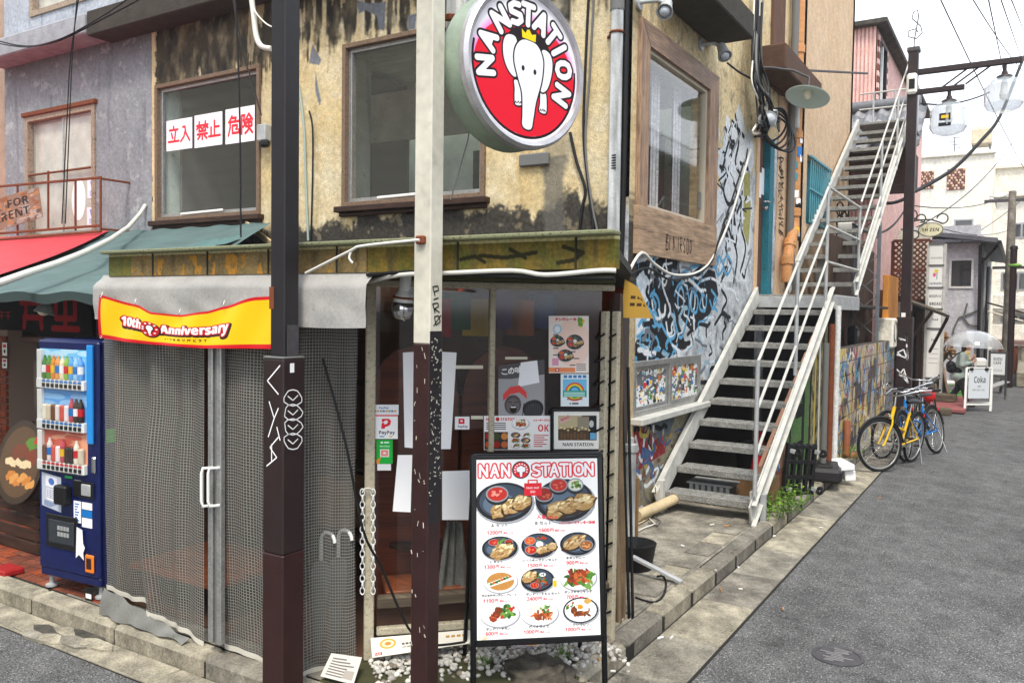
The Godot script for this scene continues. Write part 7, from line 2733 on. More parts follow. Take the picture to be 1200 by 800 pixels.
func poles() -> void:
	# --- dark pole in front of the curtain
	var z:=-3.20
	var c:=oz(332,600,z)
	var x:=c.x
	var p:=thing("dark_square_pole","dark brown square steel pole before the curtain, thicker below, with white scrawls","pole",V(x,0.1,z))
	var ym:=oz(332,421,z+0.08).y
	var y2:=oz(332,652,z+0.08).y
	obj("upper_shaft",box_mb(V(x+0.004,ym+2.2,z),V(0.108,4.4,0.108),0.006),M.steel_black,p)
	obj("lower_shaft",box_mb(V(x,(ym+y2)*0.5,z),V(0.160,ym-y2,0.160),0.008),M.steel_brown,p)
	obj("foot_shaft",box_mb(V(x,(y2+0.05)*0.5,z),V(0.161,y2-0.05,0.161),0.008),M.steel_maroon,p)
	obj("collar_cap",box_mb(V(x,ym+0.006,z),V(0.158,0.012,0.158),0.004),M.cable_grey,p)
	var zf:=z+0.0815
	var xf:=x+0.0815
	var m:=mb()
	for q in [[[328,428],[313,446],[326,462]],[[315,470],[321,490],[326,478]],[[321,490],[314,512]],[[326,512],[316,524],[324,536],[312,546]],[[318,520],[318,540]],[[324,500],[328,516]]]:
		m.stroke(q.map(func(e): return oz(e[0],e[1],zf)),0.007,BACK)
	obj("white_scrawl",m,M.paper,p)
	m=mb()
	for k in 4:
		var cy:=466.0+k*17
		var pts:=[]
		for i in 13:
			var t:=TAU*i/12
			pts.append(ox(343+10.5*cos(t)*(1.0+0.15*sin(3*t+k)),cy+9.5*sin(t),xf))
		m.stroke(pts,0.006,RIGHT)
		m.stroke([ox(337,cy-2,xf),ox(343,cy+3,xf),ox(349,cy-3,xf)],0.006,RIGHT)
	obj("bubble_tag",m,M.paper,p)
	var lab:=ox(342,431,xf-0.001)
	obj("label",box_mb(lab,V(0.004,0.05,0.028)),M.paper,p)
	obj("worn_plate",box_mb(oz(318,349,z+0.056),V(0.035,0.12,0.004),0.001),M.rust,p)
	obj("pale_patch",box_mb(ox(343,399,x+0.06),V(0.004,0.17,0.08)),M.iron,p)
	# --- cream pole at the corner
	z=-3.24
	c=oz(500,500,z)
	x=c.x
	p=thing("cream_square_pole","cream square steel pole at the corner, flaking dark paint on its lower half","pole",V(x,0.1,z))
	var hw:=0.051
	var ya:=oz(494,403,z+hw).y
	var yb:=oz(514,388,z).y
	var yc:=oz(505,612,z).y
	obj("upper_shaft",box_mb(V(x,ya+2.2,z),V(hw*2,4.4,hw*2),0.006),M.steel_cream,p)
	obj("lower_shaft",box_mb(V(x,ya*0.5+0.03,z),V(hw*2,ya-0.06,hw*2),0.006),M.steel_maroon,p)
	obj("black_coat",box_mb(V(x+hw+0.001,(yb+yc)*0.5,z),V(0.003,yb-yc,hw*2-0.006)),M.steel_black,p)
	var vg:=RandomNumberGenerator.new()
	vg.seed=61
	m=mb()
	for i in 110:
		var q:=V(x+hw+0.0032,lerpf(yc+0.1,yb-0.02,pow(vg.randf(),0.8)),z+vg.randf_range(-0.042,0.042))
		m.stroke([q,q+V(0,vg.randf_range(-0.012,0.012),vg.randf_range(-0.012,0.012))],vg.randf_range(0.002,0.008),RIGHT)
	for i in 26:
		var q:=V(x+vg.randf_range(-0.045,0.045),vg.randf_range(0.5,ya-0.03),z+hw+0.0012)
		m.stroke([q,q+V(vg.randf_range(-0.01,0.01),vg.randf_range(-0.03,0.03),0)],vg.randf_range(0.002,0.006),BACK)
	kind(obj("flaked_spots",m,M.steel_cream,p),"stuff")
	m=mb()
	var xg:=x+hw+0.0015
	for q in [[[507,336],[510,347]],[[507,336],[513,335],[514,340],[508.5,342]],[[508,351],[514,349]],[[507,356],[510,367]],[[507,356],[513,355],[514,359],[509,362],[515,366]],[[509,371],[514,370],[516,377],[511,381],[509,371]],[[508,382],[517,369]]]:
		m.stroke(q.map(func(e): return ox(e[0],e[1],xg)),0.007,RIGHT)
	obj("black_tag",m,M.black,p)
	obj("clamp",box_mb(oz(493,281,z+hw+0.01),V(0.05,0.04,0.03),0.006),M.rust,p)

func annex_things() -> void:
	var vg:=RandomNumberGenerator.new()
	vg.seed=101
	# --- mesh curtain
	var nt:=Image.create(32,32,false,Image.FORMAT_RGBA8)
	nt.fill(Color(0.36,0.355,0.34,0.40))
	nt.fill_rect(Rect2i(0,0,32,9),Color(0.55,0.545,0.51,0.78))
	nt.fill_rect(Rect2i(0,0,8,32),Color(0.55,0.545,0.51,0.78))
	var nm:=StandardMaterial3D.new()
	nm.resource_name="net"
	nm.albedo_texture=ImageTexture.create_from_image(nt)
	nm.transparency=BaseMaterial3D.TRANSPARENCY_ALPHA
	nm.roughness=0.6
	M["net"]=nm
	var path:=[oz(122,500,-3.43),oz(245,500,-3.43),oz(262,500,-3.43),V(-3.55,0,-3.45),V(GA.x-0.06,0,GA.z+0.02)]
	path[0].y=0; path[1].y=0; path[2].y=0
	var top:=oz(300,345,-3.43).y
	var cur:=thing("mesh_curtain","translucent white mesh curtain hanging in folds around the annex, patched hem","curtain",V(-4.4,0.2,-3.43))
	var segs:=[[0,1,46,34.0],[2,4,44,30.0]]
	for s in segs:
		var m:=mb()
		var hem:=mb()
		var f:=func(u: float,v: float):
			var t=u*(s[1]-s[0])
			var k:=mini(int(t),s[1]-s[0]-1)
			var a: Vector3=path[s[0]+k].lerp(path[s[0]+k+1],t-k)
			var d: Vector3=(path[s[0]+k+1]-path[s[0]+k]).normalized()
			var nn:=d.cross(UP)*-1.0
			var bot:=(0.31-0.13*smoothstep(0.25,1.0,u)+0.015*sin(u*17.0)) if s[0]==0 else 0.17-0.06*u+0.02*sin(u*12.0)
			var y:=lerpf(top,bot,v)
			var wv:=0.026*pow(absf(sin(u*13.0+0.8*sin(v*2.0))),4.0)+0.006*sin(u*31.0+2.0*sin(u*9.0))+0.04*pow(absf(sin(u*8.0+0.4*v)),6.0)+0.02*sin(u*5.0-v*2.0)*v
			var bulge:=0.10*sin(PI*clampf((v-0.35)/0.65,0,1))*(sin(PI*u)) if s[0]==0 else 0.05*sin(PI*v)
			return a+V(0,y,0)+V(0,0,1)*(wv+bulge*0.6)*(1.0 if s[0]==0 else 0.8)
		var len:=0.0
		for i in range(s[0],s[1]): len+=path[i].distance_to(path[i+1])
		m.sheet(90,30,f,len/0.017,2.0/0.017)
		obj("net",m,M.net,cur)
		hem.sheet(90,1,func(u,v): return f.call(u,1.0)+V(0,-0.035*v,0.004))
		obj("hem",hem,M.tarp_grey if s[0]==9 else mat("hem_white",Color(0.80,0.78,0.73),0.8) if not M.has("hem_white") else M.hem_white,cur)
	# grey tarpaulin strip on the ground under the curtain
	var tm:=mb()
	tm.sheet(30,4,func(u,v):
		var a: Vector3=path[0].lerp(path[1],0.10+u*0.80)
		var hgt=0.33-0.16*u
		return a+V(0,0,0.045)+V(0,hgt*(1.0-v)+0.15*v+0.008*sin(u*17.0)*v,0.03+0.04*v+0.012*sin(u*23.0+3.0*v)))
	tag(obj("ground_tarpaulin",tm,mat("tarp_dull",Color(0.52,0.52,0.50),0.7,0,"grime",0.7)),"crumpled grey tarpaulin strip along the foot of the curtain","tarpaulin")
	# aluminium door stiles with two pull handles
	var st:=thing("curtain_door_frame","pair of aluminium door stiles with pull handles between the curtain halves","door frame",oz(253,750,-3.36))
	var yb:=oz(250,752,-3.36).y
	for px in [248.5,258.5]:
		var q:=oz(px,500,-3.36)
		obj("stile",box_mb(V(q.x,(top+yb)*0.5,-3.36),V(0.042,top-yb,0.04),0.006),M.alu,st)
	obj("seal",box_mb(V(oz(253.5,500,-3.36).x,(top+yb)*0.5,-3.37),V(0.02,top-yb,0.03)),M.cable_grey,st)
	for px in [245.0,253.0]:
		var a:=oz(px+4,548,-3.34)
		var b:=oz(px+4,592,-3.34)
		var m:=mb()
		m.tube([a,a+V(-0.03,0,0.05),a+V(-0.035,-0.03,0.055),b+V(-0.035,0.03,0.055)+V(a.x-b.x,0,0),b+V(-0.03+a.x-b.x,0,0.05),b+V(a.x-b.x,0,0)],0.0095,8)
		obj("pull_handle",m,M.white_plastic,st)
	# --- grey valance with folds
	var xa:=oz(112,330,-3.34).x
	var xm:=oz(432,330,-3.34).x
	var yt:=oz(300,321,-3.36).y
	var vm:=mb()
	vm.sheet(90,12,func(u,v):
		var drop:=0.30
		var y=yt+0.01-drop*v-0.012*sin(u*9.0)*v
		var zz=-3.395+0.075*smoothstep(0.0,0.28,v)+0.006*sin(u*17.0+v*5.0)*v+0.005*sin(u*43.0+3.0*sin(v*4.0))*v
		zz+=0.02*exp(-pow((u-0.80+0.15*v)*14.0,2))*v+0.02*exp(-pow((u-0.90+0.22*(1.0-v))*16.0,2))*v
		return V(lerpf(xa,xm,u),y,zz))
	tag(obj("grey_valance",vm,M.tarp_grey),"grey tarpaulin valance hanging in creases under the brown fascia","tarpaulin")
	# --- anniversary banner
	banner()
	# --- brown rolled tarpaulin, black laths and post at the right corner
	var rm:=mb()
	rm.sheet(14,24,func(u,v):
		var a:=od(722+4*v+10*(u-0.5),350+400*v,5.78)
		var ang=u*TAU*0.75
		return V(a.x,a.y,a.z)+V(0.055*cos(ang),0,0.05*sin(ang))*(0.7+0.3*sin(v*9.0+u)) )
	tag(obj("rolled_tarpaulin",rm,M.tarp_brown),"brown tarpaulin drawn together beside the corner posts","tarpaulin")
	for i in 2:
		var a:=od(729+i*7,470-40*i,5.85)
		var b:=od(738+i*4,741-4*i,5.85)
		var lm:=mb()
		lm.bar(a,b,0.03,0.012,0.002)
		tag(obj("black_lath",lm,M.black),["shorter black metal lath leaning at the annex corner, next to the tarpaulin","longer black metal lath leaning at the annex corner, outermost"][i],"lath","laths at the annex corner")
	# --- papers on and behind the panes
	var blank=M.paper
	var S:=[
		["paper_strip",[472,413,487,412,485,525,474,524],blank,"long white paper strip on the pane left of the cream pole"],
		["paper_strip",[517,412,535,413,528,526,516,526],blank,"long white paper strip on the pane right of the cream pole"],
		["paper_sheet",[466,533,483,533,481,600,460,599],blank,"white sheet hung low on the pane left of the cream pole"],
		["paper_sheet",[518,552,552,551,552,609,518,609],blank,"white sheet low on the pane between pole and menu board"],
	]
	for e in S:
		var q: Array=e[1]
		tag(quad_poster(e[0],[gl(q[0],q[1],0.006),gl(q[6],q[7],0.006),gl(q[4],q[5],0.006),gl(q[2],q[3],0.006)],0.001,e[2],self),e[3],"paper","white papers on the annex panes")
	var put4:=func(called,x0,y0,x1,y1,tex,label,cat,out:=0.004,y0b:=-1.0,y1b:=-1.0):
		if y0b<0: y0b=y0
		if y1b<0: y1b=y1
		return tag(quad_poster(called,[gl(x0,y0,out),gl(x0,y1,out),gl(x1,y1b,out),gl(x1,y0b,out)],0.0015,print_mat(tex,0.45),self),label,cat)
	# payment stickers by the left post
	var p:=pic(120,44,Color(0.90,0.91,0.92))
	p.text("PayPay",30,18,13,Color(0.35,0.45,0.60),1.0)
	for i in 8: p.rect(8+i*13,24,10,7,[Color(0.3,0.4,0.55),Color(0.85,0.6,0.15),Color(0.5,0.55,0.6)][i % 3])
	put4.call("payment_strip",436,474,467,486,p.done(),"pale card strip above the red and white payment sticker on the left pane","sticker")
	p=pic(116,112,Color(0.95,0.95,0.95))
	p.rect(0,0,116,6,Color(0.88,0.12,0.15))
	p.poly([W(42,18),W(74,18),W(84,28),W(80,46),W(66,54),W(58,54),W(54,64),W(38,64)],Color(0.88,0.10,0.18))
	p.poly([W(54,26),W(68,26),W(70,32),W(66,42),W(50,44)],Color(0.95,0.95,0.95))
	p.line([W(40,36),W(56,32)],4,Color(0.95,0.95,0.95))
	p.text("PayPay",26,90,22,Color(0.15,0.15,0.16))
	p.rect(30,98,22,6,Color(0.5,0.6,0.7)); p.rect(76,98,14,6,Color(0.85,0.7,0.2))
	put4.call("payment_sticker",437,486,466,514,p.done(),"larger red and white payment sticker on the left pane by the post","sticker")
	p=pic(72,116,Color(0.08,0.68,0.24))
	p.ell(24,14,6,5,Color(0.95,0.97,0.95)); p.rect(34,10,22,7,Color(0.9,0.96,0.9))
	p.text("WeChat",14,36,12,Color(0.95,0.97,0.95))
	p.rect(16,46,40,38,Color(0.93,0.93,0.9)); p.rect(20,50,32,30,Color(0.93,0.55,0.52)); p.rect(30,60,12,10,Color(0.95,0.9,0.9))
	p.poly([W(0,100),W(20,84),W(12,116),W(0,116)],Color(0.9,0.55,0.2))
	put4.call("green_payment_sticker",441,515,460,543,p.done(),"green payment sticker under the red and white one","sticker")
	put4.call("sticker_tail",442,543.5,458,551,pic(8,8,Color(0.9,0.9,0.9)).done(),"small blank white label below the green payment sticker","sticker")
	p=pic(64,64,Color(0.94,0.94,0.94))
	p.rect(16,10,26,26,Color(0.86,0.12,0.18)); p.rect(24,18,10,8,Color(0.95,0.95,0.95))
	p.text("PayPay",12,54,13,Color(0.2,0.2,0.2))
	put4.call("small_payment_sticker",533,488,550,503,p.done(),"smaller red and white payment sticker right of the cream pole","sticker")
	# tape scraps
	for i in 3:
		var q: Array=[[525,428,566,432],[552,487,566,491],[592,418,618,421]][i]
		put4.call("tape_scrap",q[0],q[1],q[2],q[3],pic(4,4,Color(0.85,0.83,0.75)).done(),["upper strip of old tape on the middle pane","short strip of old tape beside the small payment sticker","strip of old tape above the black and white poster"][i],"tape")
	posters(put4)
	# --- grey coat hanging inside
	var cm:=mb()
	cm.sheet(16,16,func(u,v):
		var wv=0.5+0.5*v
		var a:=gl(532+(u-0.5)*40*wv,612+v*94,-0.05)
		return a-GN*(0.05*sin(PI*u)+0.02*sin(u*19.0+v*3.0)))
	tag(obj("grey_coat",cm,mat("coat_grey",Color(0.50,0.50,0.47),0.85,0,"fine",1.0)),"grey coat hanging inside the window under the white sheet","coat")
	# --- silvered bulb lamp under the fascia
	var lc:=od(472,358,4.75)
	var l:=thing("silver_bulb_lamp","large silver tipped bulb in a white socket hung under the fascia","lamp",lc)
	var m:=mb()
	m.ball(lc+V(0,-0.02,0),V(0.066,0.070,0.066),18)
	obj("bulb",m,M.chrome,l)
	m=mb()
	m.lathe([W(0.058,0.02),W(0.05,0.06),W(0.034,0.085),W(0.032,0.20),W(0.028,0.21),W(0.0,0.212)],lc,V(0.12,1,0),16)
	obj("socket",m,M.white_plastic,l)
	m=mb()
	m.ring(lc+V(0.005,0.045,0),V(0.12,1,0),0.058,0.007,18,6)
	obj("collar",m,M.rust,l)
	m=mb()
	m.tube([lc+V(0.02,0.2,0),lc+V(0.04,0.27,-0.02),lc+V(0.03,0.36,-0.1)],0.008,6)
	obj("cord",m,M.cable,l)
	# --- white plastic chain, two strands over the post
	var ch:=thing("white_chain","white plastic chain looped in two strands over the left window post","chain",gl(431,580,0.06))
	var link:=mb()
	link.x=Transform3D(Basis.IDENTITY.scaled(V(0.62,1.0,1.0)),Vector3.ZERO)
	link.ring(Vector3.ZERO,BACK,0.022,0.0048,12,5)
	var lm:=link.mesh(Vector3.ZERO)
	for s in 2:
		for i in 17:
			var q:=gl([424.5,437.0][s]+(0.5 if i % 2 else 0.0),577+i*7.2,0.05)
			put("link",lm,M.white_plastic,ch,Transform3D(Basis(UP,0.5+(PI/2 if i % 2 else 0.0)),q-ch.position))
	m=mb()
	m.tube([gl(424.5,577,0.05),gl(428,572,0.06),gl(434,572,0.06),gl(437,577,0.05)],0.006,6)
	obj("hook",m,M.cable_white,ch)
	# --- umbrellas and a stool dimly behind the curtain
	for i in 2:
		var q:=[oz(372,640,-3.62),oz(392,640,-3.72)][i] as Vector3
		var u:=thing("white_umbrella",["white hooked umbrella behind the curtain, nearer the dark pole","white hooked umbrella behind the curtain, nearer the chain"][i],"umbrella",V(q.x,0.2,q.z),"umbrellas behind the curtain")
		m=mb()
		m.lathe([W(0,0.0),W(0.02,0.02),W(0.06,0.5),W(0.045,0.58),W(0.012,0.6),W(0,0.6)],V(q.x,0.16,q.z),V(0.05,1,0),10)
		obj("canopy",m,M.cable_grey,u)
		m=mb()
		var hk:=[]
		for j in 9:
			var t:=PI*j/8.0
			hk.append(V(q.x+0.03+0.055-0.055*cos(t),0.88+0.055*sin(t),q.z))
		m.tube([V(q.x+0.03,0.74,q.z)]+hk,0.011,8)
		obj("hook",m,M.white_plastic,u)
	var so:=V(-5.0,0.14,-4.6)
	var sb:=thing("tall_cabinet","tall brown cabinet inside behind the left half of the curtain","cabinet",so)
	obj("case",box_mb(so+V(0.1,0.95,-0.5),V(0.9,1.9,0.4),0.02),mat("cab",Color(0.45,0.30,0.22),0.6,0,"wood_v",0.8),sb)
	for i in 2: obj("door",box_mb(so+V(-0.12+i*0.44,0.95,-0.29),V(0.41,1.8,0.02),0.006),M.cab,sb)
	for i in 3:
		var bx:=V(-4.1+i*0.25,0.9+0.02*i,-4.4-0.2*i)
		tag(obj("storage_box",box_mb(bx,V(0.3,0.34-0.06*i,0.26),0.01,Basis(UP,0.2*i)),[M.card,M.cable_grey,M.shop_red][i]),["brown storage box seen dimly through the right curtain half","grey storage box seen dimly through the right curtain half","red storage box seen dimly through the right curtain half"][i],"box")
	tag(obj("storage_shelf",box_mb(V(-3.9,0.70,-4.6),V(1.3,0.04,0.7),0.006),M.wood_dark_h),"dark shelf behind the right curtain half bearing boxes","shelf")
	var pn:=thing("dark_shelving","dark shelving unit filling the inside behind the right curtain half","shelving",V(-4.0,0.14,-4.9))
	obj("back",box_mb(V(-3.9,1.2,-5.05),V(1.4,2.1,0.04)),M.dark_room,pn)
	for i in 3: obj("shelf",box_mb(V(-3.9,0.45+i*0.62,-4.85),V(1.4,0.03,0.4),0.004),M.wood_dark_h,pn)
	# --- board leaning under the lower rail
	p=pic(360,84,Color(0.90,0.88,0.83))
	p.ell(60,34,30,22,Color(0.80,0.62,0.22)); p.ell(60,34,22,15,Color(0.90,0.85,0.7))
	p.ell(60,34,12,8,Color(0.75,0.5,0.2))
	p.rect(10,66,26,12,Color(0.78,0.15,0.15))
	p.text("S&B",11,76,11,Color(0.95,0.9,0.9))
	for i in 9: p.rect(110+i*14,40,10,8,Color(0.35,0.32,0.3))
	for i in 6: p.rect(110+i*18,56,14,4,Color(0.5,0.47,0.42))
	for i in 4: p.rect(270+i*20,24,14,14,Color(0.7,0.55,0.25))
	tag(quad_poster("leaning_board",[gl(434,748,0.03),gl(436,771,0.12),gl(551,754,0.10),gl(551,738,0.03)],0.006,print_mat(p.done(),0.5),self),"long low printed board leaning beneath the window rail over the pebbles","board")
	# folded flyer at the foot of the curtain
	p=pic(90,80,Color(0.86,0.84,0.80))
	for i in 7: p.rect(10,12+i*9,40+(i*13) % 30,4,Color(0.45,0.42,0.4))
	p.rect(54,44,28,26,Color(0.7,0.66,0.62))
	var fq:=[oy(388,765,0.26),oy(375,792,0.15),oy(414,802,0.15),oy(424,770,0.22)]
	tag(quad_poster("propped_flyer",fq,0.003,print_mat(p.done()),self),"crumpled printed flyer propped on the kerb at the foot of curtain","paper")

func banner() -> void:
	var L:=oz(116,370,-3.29).x
	var Rr:=oz(336,370,-3.29).x
	var b:=pic(660,190,Color(0.95,0.76,0.06))
	var W:=660.0
	# top edge in the picture, given as height over the lower red border
	var lx:=[0.0,0.19,0.29,0.425,0.575,0.66,0.84,1.0]
	var ly:=[0.0,0.0,0.0,0.0,0.0,0.0,0.0,0.0]
	b.rect(0,0,660,12,Color(0.80,0.08,0.12))
	b.rect(0,174,660,16,Color(0.80,0.08,0.12))
	b.rect(0,0,9,190,Color(0.80,0.08,0.12))
	# heavy letters with red and dark outlines
	var words:=[["10th",74,112,58,0.66],["Anniversary",214,118,62,0.68]]
	for pass_i in 3:
		var g:=[22.0,13.0,3.0][pass_i] as float
		var c:=[Color(0.16,0.08,0.08),Color(0.74,0.08,0.12),Color(0.95,0.94,0.92)][pass_i] as Color
		for w in words:
			b.text(w[0],w[1]+(4 if pass_i==0 else 0),w[2]+(6 if pass_i==0 else 0),w[3],c,w[4],g)
	b.ell(185,106,33,46,Color(0.14,0.07,0.07),-0.2)
	b.ell(182,102,30,43,Color(0.74,0.08,0.12),-0.2)
	b.ell(182,98,15,22,Color(0.15,0.08,0.08))
	b.ell(182,96,11,16,Color(0.95,0.95,0.95))
	b.poly([W(175,102),W(189,102),W(185,130),W(180,130)],Color(0.95,0.95,0.95))
	for i in 9:
		var t:=PI*(0.95-i*0.118*2.0)
		b.ell(182+22*cos(t),101-33*sin(t),4,4,Color(0.93,0.93,0.93))
	var dkk:=Color(0.14,0.10,0.05)
	var tx:="いつもありがとう"
	var ka:=["2,3 2,7 4,8;8,3 9,6","1,3 6,2 9,5 4,9","4,1 4,8 8,8;2,4 7,4;2,6 7,6","2,3 8,3;5,1 4,8;7,5 3,8 2,6 6,5 9,8","3,1 3,6;7,1 7,6 5,9","2,3 7,3 6,8;4,1 2,8;8,1 9,3","3,2 5,5;8,2 3,6 4,9 8,9","3,1 7,2;2,4 7,4 7,7 3,9","2,2 8,2;5,1 5,9"]
	for i in 9: b.strokes(ka[i],232+i*17,144,15,2.6,dkk)
	var tex:=b.done()
	var n:=thing("anniversary_banner","yellow and red banner reading 10th Anniversary tied over the curtain","banner",V((L+Rr)*0.5,2.0,-3.29))
	var topx:=[116.0,157.0,179.0,209.0,242.0,261.0,300.0,336.0]
	var topy:=[345.0,356.6,366.0,369.0,365.0,359.0,348.0,345.5]
	var botx:=[117.0,150.0,187.0,242.0,264.0,316.0,336.0]
	var boty:=[396.0,400.5,404.0,408.0,408.0,408.5,408.5]
	var at:=func(xs,ys,x):
		for i in xs.size()-1:
			if x<=xs[i+1]:
				return lerpf(ys[i],ys[i+1],smoothstep(0.0,1.0,(x-xs[i])/(xs[i+1]-xs[i]))*0.5+0.5*(x-xs[i])/(xs[i+1]-xs[i]))
		return ys[ys.size()-1]
	var m:=mb()
	m.sheet(60,10,func(u,v):
		var px:=lerpf(116.0,336.0,u)
		var y0: float=at.call(topx,topy,px)
		var y1: float=at.call(botx,boty,px)
		var q:=oz(px,lerpf(y0,y1,v),-3.29)
		return q+V(0,0,0.010*sin(u*26.0+v*3.0)+0.02*sin(PI*u)*v))
	obj("cloth",m,print_mat(tex,0.55),n)
	for e in [[157,355],[209,367],[261,357],[118,347],[118,395],[264,406]]:
		m=mb()
		m.ring(oz(e[0],e[1],-3.275),BACK,0.008,0.003,10,5)
		obj("eyelet",m,M.chrome,n)
		if e[1]<370:
			m=mb()
			m.tube([oz(e[0],e[1],-3.275),oz(e[0]+2,e[1]-5,-3.29)],0.003,5)
			obj("tie",m,M.cable_white,n)

# broken tones over a printed dish, as in a photograph
func grain(p: Pic,cx: float,cy: float,rx: float,ry: float,r: RandomNumberGenerator) -> void:
	for i in 420:
		var q:=W(r.randf_range(-1,1),r.randf_range(-1,1))
		if q.length()>0.97: continue
		var x:=int((cx+q.x*rx)*p.s)
		var y:=int((cy+q.y*ry)*p.s)
		if x<2 or y<2 or x>p.im.get_width()-6 or y>p.im.get_height()-6: continue
		var c:=p.im.get_pixel(x+r.randi_range(-2,2),y+r.randi_range(-2,2))
		if c.get_luminance()>0.86: continue
		var k:=r.randf_range(0.55,1.45)
		p.im.fill_rect(Rect2i(x,y,r.randi_range(1,4),r.randi_range(1,4)),Color(minf(c.r*k,1),minf(c.g*k,1),minf(c.b*k,1)))

func plate(p: Pic,kind_i: int,cx: float,cy: float,rx: float,ry: float,r: RandomNumberGenerator) -> void:
	var dk:=Color(0.09,0.10,0.12)
	var nan:=[Color(0.86,0.78,0.58),Color(0.80,0.68,0.44),Color(0.90,0.84,0.68),Color(0.68,0.46,0.24)]
	var green:=[Color(0.30,0.50,0.18),Color(0.45,0.62,0.26),Color(0.18,0.35,0.12)]
	var white_plate:=kind_i in [5,7,8,9]
	p.ell(cx+rx*0.03,cy+ry*0.08,rx*1.05,ry*1.05,Color(0.60,0.61,0.63))
	p.ell(cx,cy,rx*1.02,ry*1.02,Color(0.72,0.73,0.75))
	p.ell(cx,cy,rx,ry,Color(0.88,0.89,0.90) if white_plate else dk,0.0,34)
	p.ell(cx,cy-ry*0.04,rx*0.88,ry*0.86,Color(0.95,0.95,0.94) if white_plate else Color(0.22,0.27,0.33),0.0,34)
	if not white_plate: p.ell(cx-rx*0.15,cy+ry*0.1,rx*0.6,ry*0.55,Color(0.34,0.41,0.48),0.0,26)
	var bowl:=func(x,y,w,h,c,c2):
		p.ell(cx+rx*x,cy+ry*y+h*0.35,w,h,Color(0.10,0.11,0.12))
		p.ell(cx+rx*x,cy+ry*y,w,h,Color(0.55,0.58,0.60))
		p.ell(cx+rx*x,cy+ry*y,w*0.87,h*0.83,c)
		for i in 7: p.blot(cx+rx*x+r.randf_range(-0.5,0.5)*w,cy+ry*y+r.randf_range(-0.45,0.45)*h,w*0.16,h*0.14,c2,r)
	var bread:=func(x,y,w,h,rot,n):
		for i in n:
			var ox2=cx+rx*x+(i-(n-1)*0.5)*w*0.62
			var oy2=cy+ry*y-(i-(n-1)*0.5)*h*0.30
			p.blot(ox2+2,oy2+4,w*0.62,h*0.72,Color(0.20,0.14,0.09),r,rot,0.15)
			p.blot(ox2,oy2,w*0.58,h*0.64,Color(0.66,0.52,0.30),r,rot,0.2)
			for k in 46:
				var t:=r.randf()*TAU
				var e:=sqrt(r.randf())*0.52
				var q:=W(cos(t)*w*e,sin(t)*h*e).rotated(rot)
				var sh:=clampf(0.62-q.y/h*0.7+r.randf_range(-0.25,0.25),0,1)
				p.blot(ox2+q.x,oy2+q.y,w*0.11,h*0.09,Color(0.58,0.40,0.20).lerp(Color(0.93,0.88,0.70),sh) if r.randf()>0.14 else nan[3]*0.8,r,rot,0.35,7)
	var salad:=func(x,y,w,h,n):
		for i in n: p.blot(cx+rx*x+r.randf_range(-1,1)*w,cy+ry*y+r.randf_range(-1,1)*h,w*0.36,h*0.30,green[i % 3] if r.randf()<0.82 else Color(0.75,0.2,0.15),r,r.randf()*3,0.35,9)
	var meat:=func(x,y,w,h,n,c):
		for i in n: p.blot(cx+rx*x+r.randf_range(-1,1)*w,cy+ry*y+r.randf_range(-1,1)*h,w*0.34,h*0.28,c.lerp([Color(0.25,0.10,0.06),Color(0.85,0.5,0.25),Color(0.55,0.18,0.10)][i % 3],0.5),r,r.randf()*3,0.3,9)
	var red:=Color(0.72,0.15,0.10)
	match kind_i:
		0:
			bread.call(0.22,0.22,rx*0.6,ry*0.62,-0.5,3)
			bowl.call(-0.25,-0.42,rx*0.4,ry*0.42,red,Color(0.92,0.55,0.5))
			p.line([W(cx-rx*0.36,cy-ry*0.45),W(cx-rx*0.26,cy-ry*0.3),W(cx-rx*0.15,cy-ry*0.47)],2.0,Color(0.95,0.75,0.7))
		1:
			bread.call(0.2,0.25,rx*0.72,ry*0.6,-0.3,3)
			bowl.call(-0.7,-0.3,rx*0.32,ry*0.36,Color(0.55,0.13,0.08),Color(0.75,0.35,0.22))
			bowl.call(-0.2,-0.72,rx*0.32,ry*0.34,red,Color(0.80,0.38,0.3))
			bowl.call(0.38,-0.72,rx*0.28,ry*0.32,Color(0.85,0.86,0.80),green[1])
			salad.call(0.38,-0.74,rx*0.16,ry*0.16,14)
		2:
			bowl.call(-0.35,-0.5,rx*0.3,ry*0.3,red,Color(0.85,0.4,0.3))
			salad.call(0.1,-0.6,rx*0.25,ry*0.2,14)
			bowl.call(0.5,-0.5,rx*0.25,ry*0.25,Color(0.6,0.2,0.12),red)
			bread.call(0.1,0.25,rx*1.2,ry*0.95,-0.45,1)
		3:
			bowl.call(-0.5,-0.4,rx*0.34,ry*0.36,Color(0.82,0.32,0.15),Color(0.9,0.55,0.3))
			bowl.call(-0.45,0.35,rx*0.36,ry*0.38,red,Color(0.9,0.5,0.3))
			salad.call(0.15,-0.6,rx*0.25,ry*0.2,12)
			p.ell(cx+rx*0.05,cy-ry*0.1,rx*0.22,ry*0.26,Color(0.93,0.92,0.88))
			bread.call(0.45,0.25,rx*0.5,ry*0.5,-0.4,3)
		4:
			bread.call(-0.2,-0.15,rx*1.25,ry*0.85,-0.5,1)
			bowl.call(0.5,0.15,rx*0.4,ry*0.45,Color(0.62,0.36,0.16),Color(0.85,0.65,0.4))
		5:
			p.ell(cx,cy,rx*0.82,ry*0.8,Color(0.74,0.52,0.26),0.0,30)
			p.poly([W(cx-rx*0.9,cy+ry*0.2),W(cx+rx*0.7,cy-ry*0.6),W(cx+rx*0.9,cy-ry*0.2),W(cx-rx*0.7,cy+ry*0.5)],Color(0.94,0.93,0.90))
			for i in 8: p.blot(cx+rx*(-0.55+i*0.16),cy+ry*(0.22-i*0.09),rx*0.1,ry*0.12,[green[0],Color(0.85,0.35,0.15),green[2]][i % 3],r)
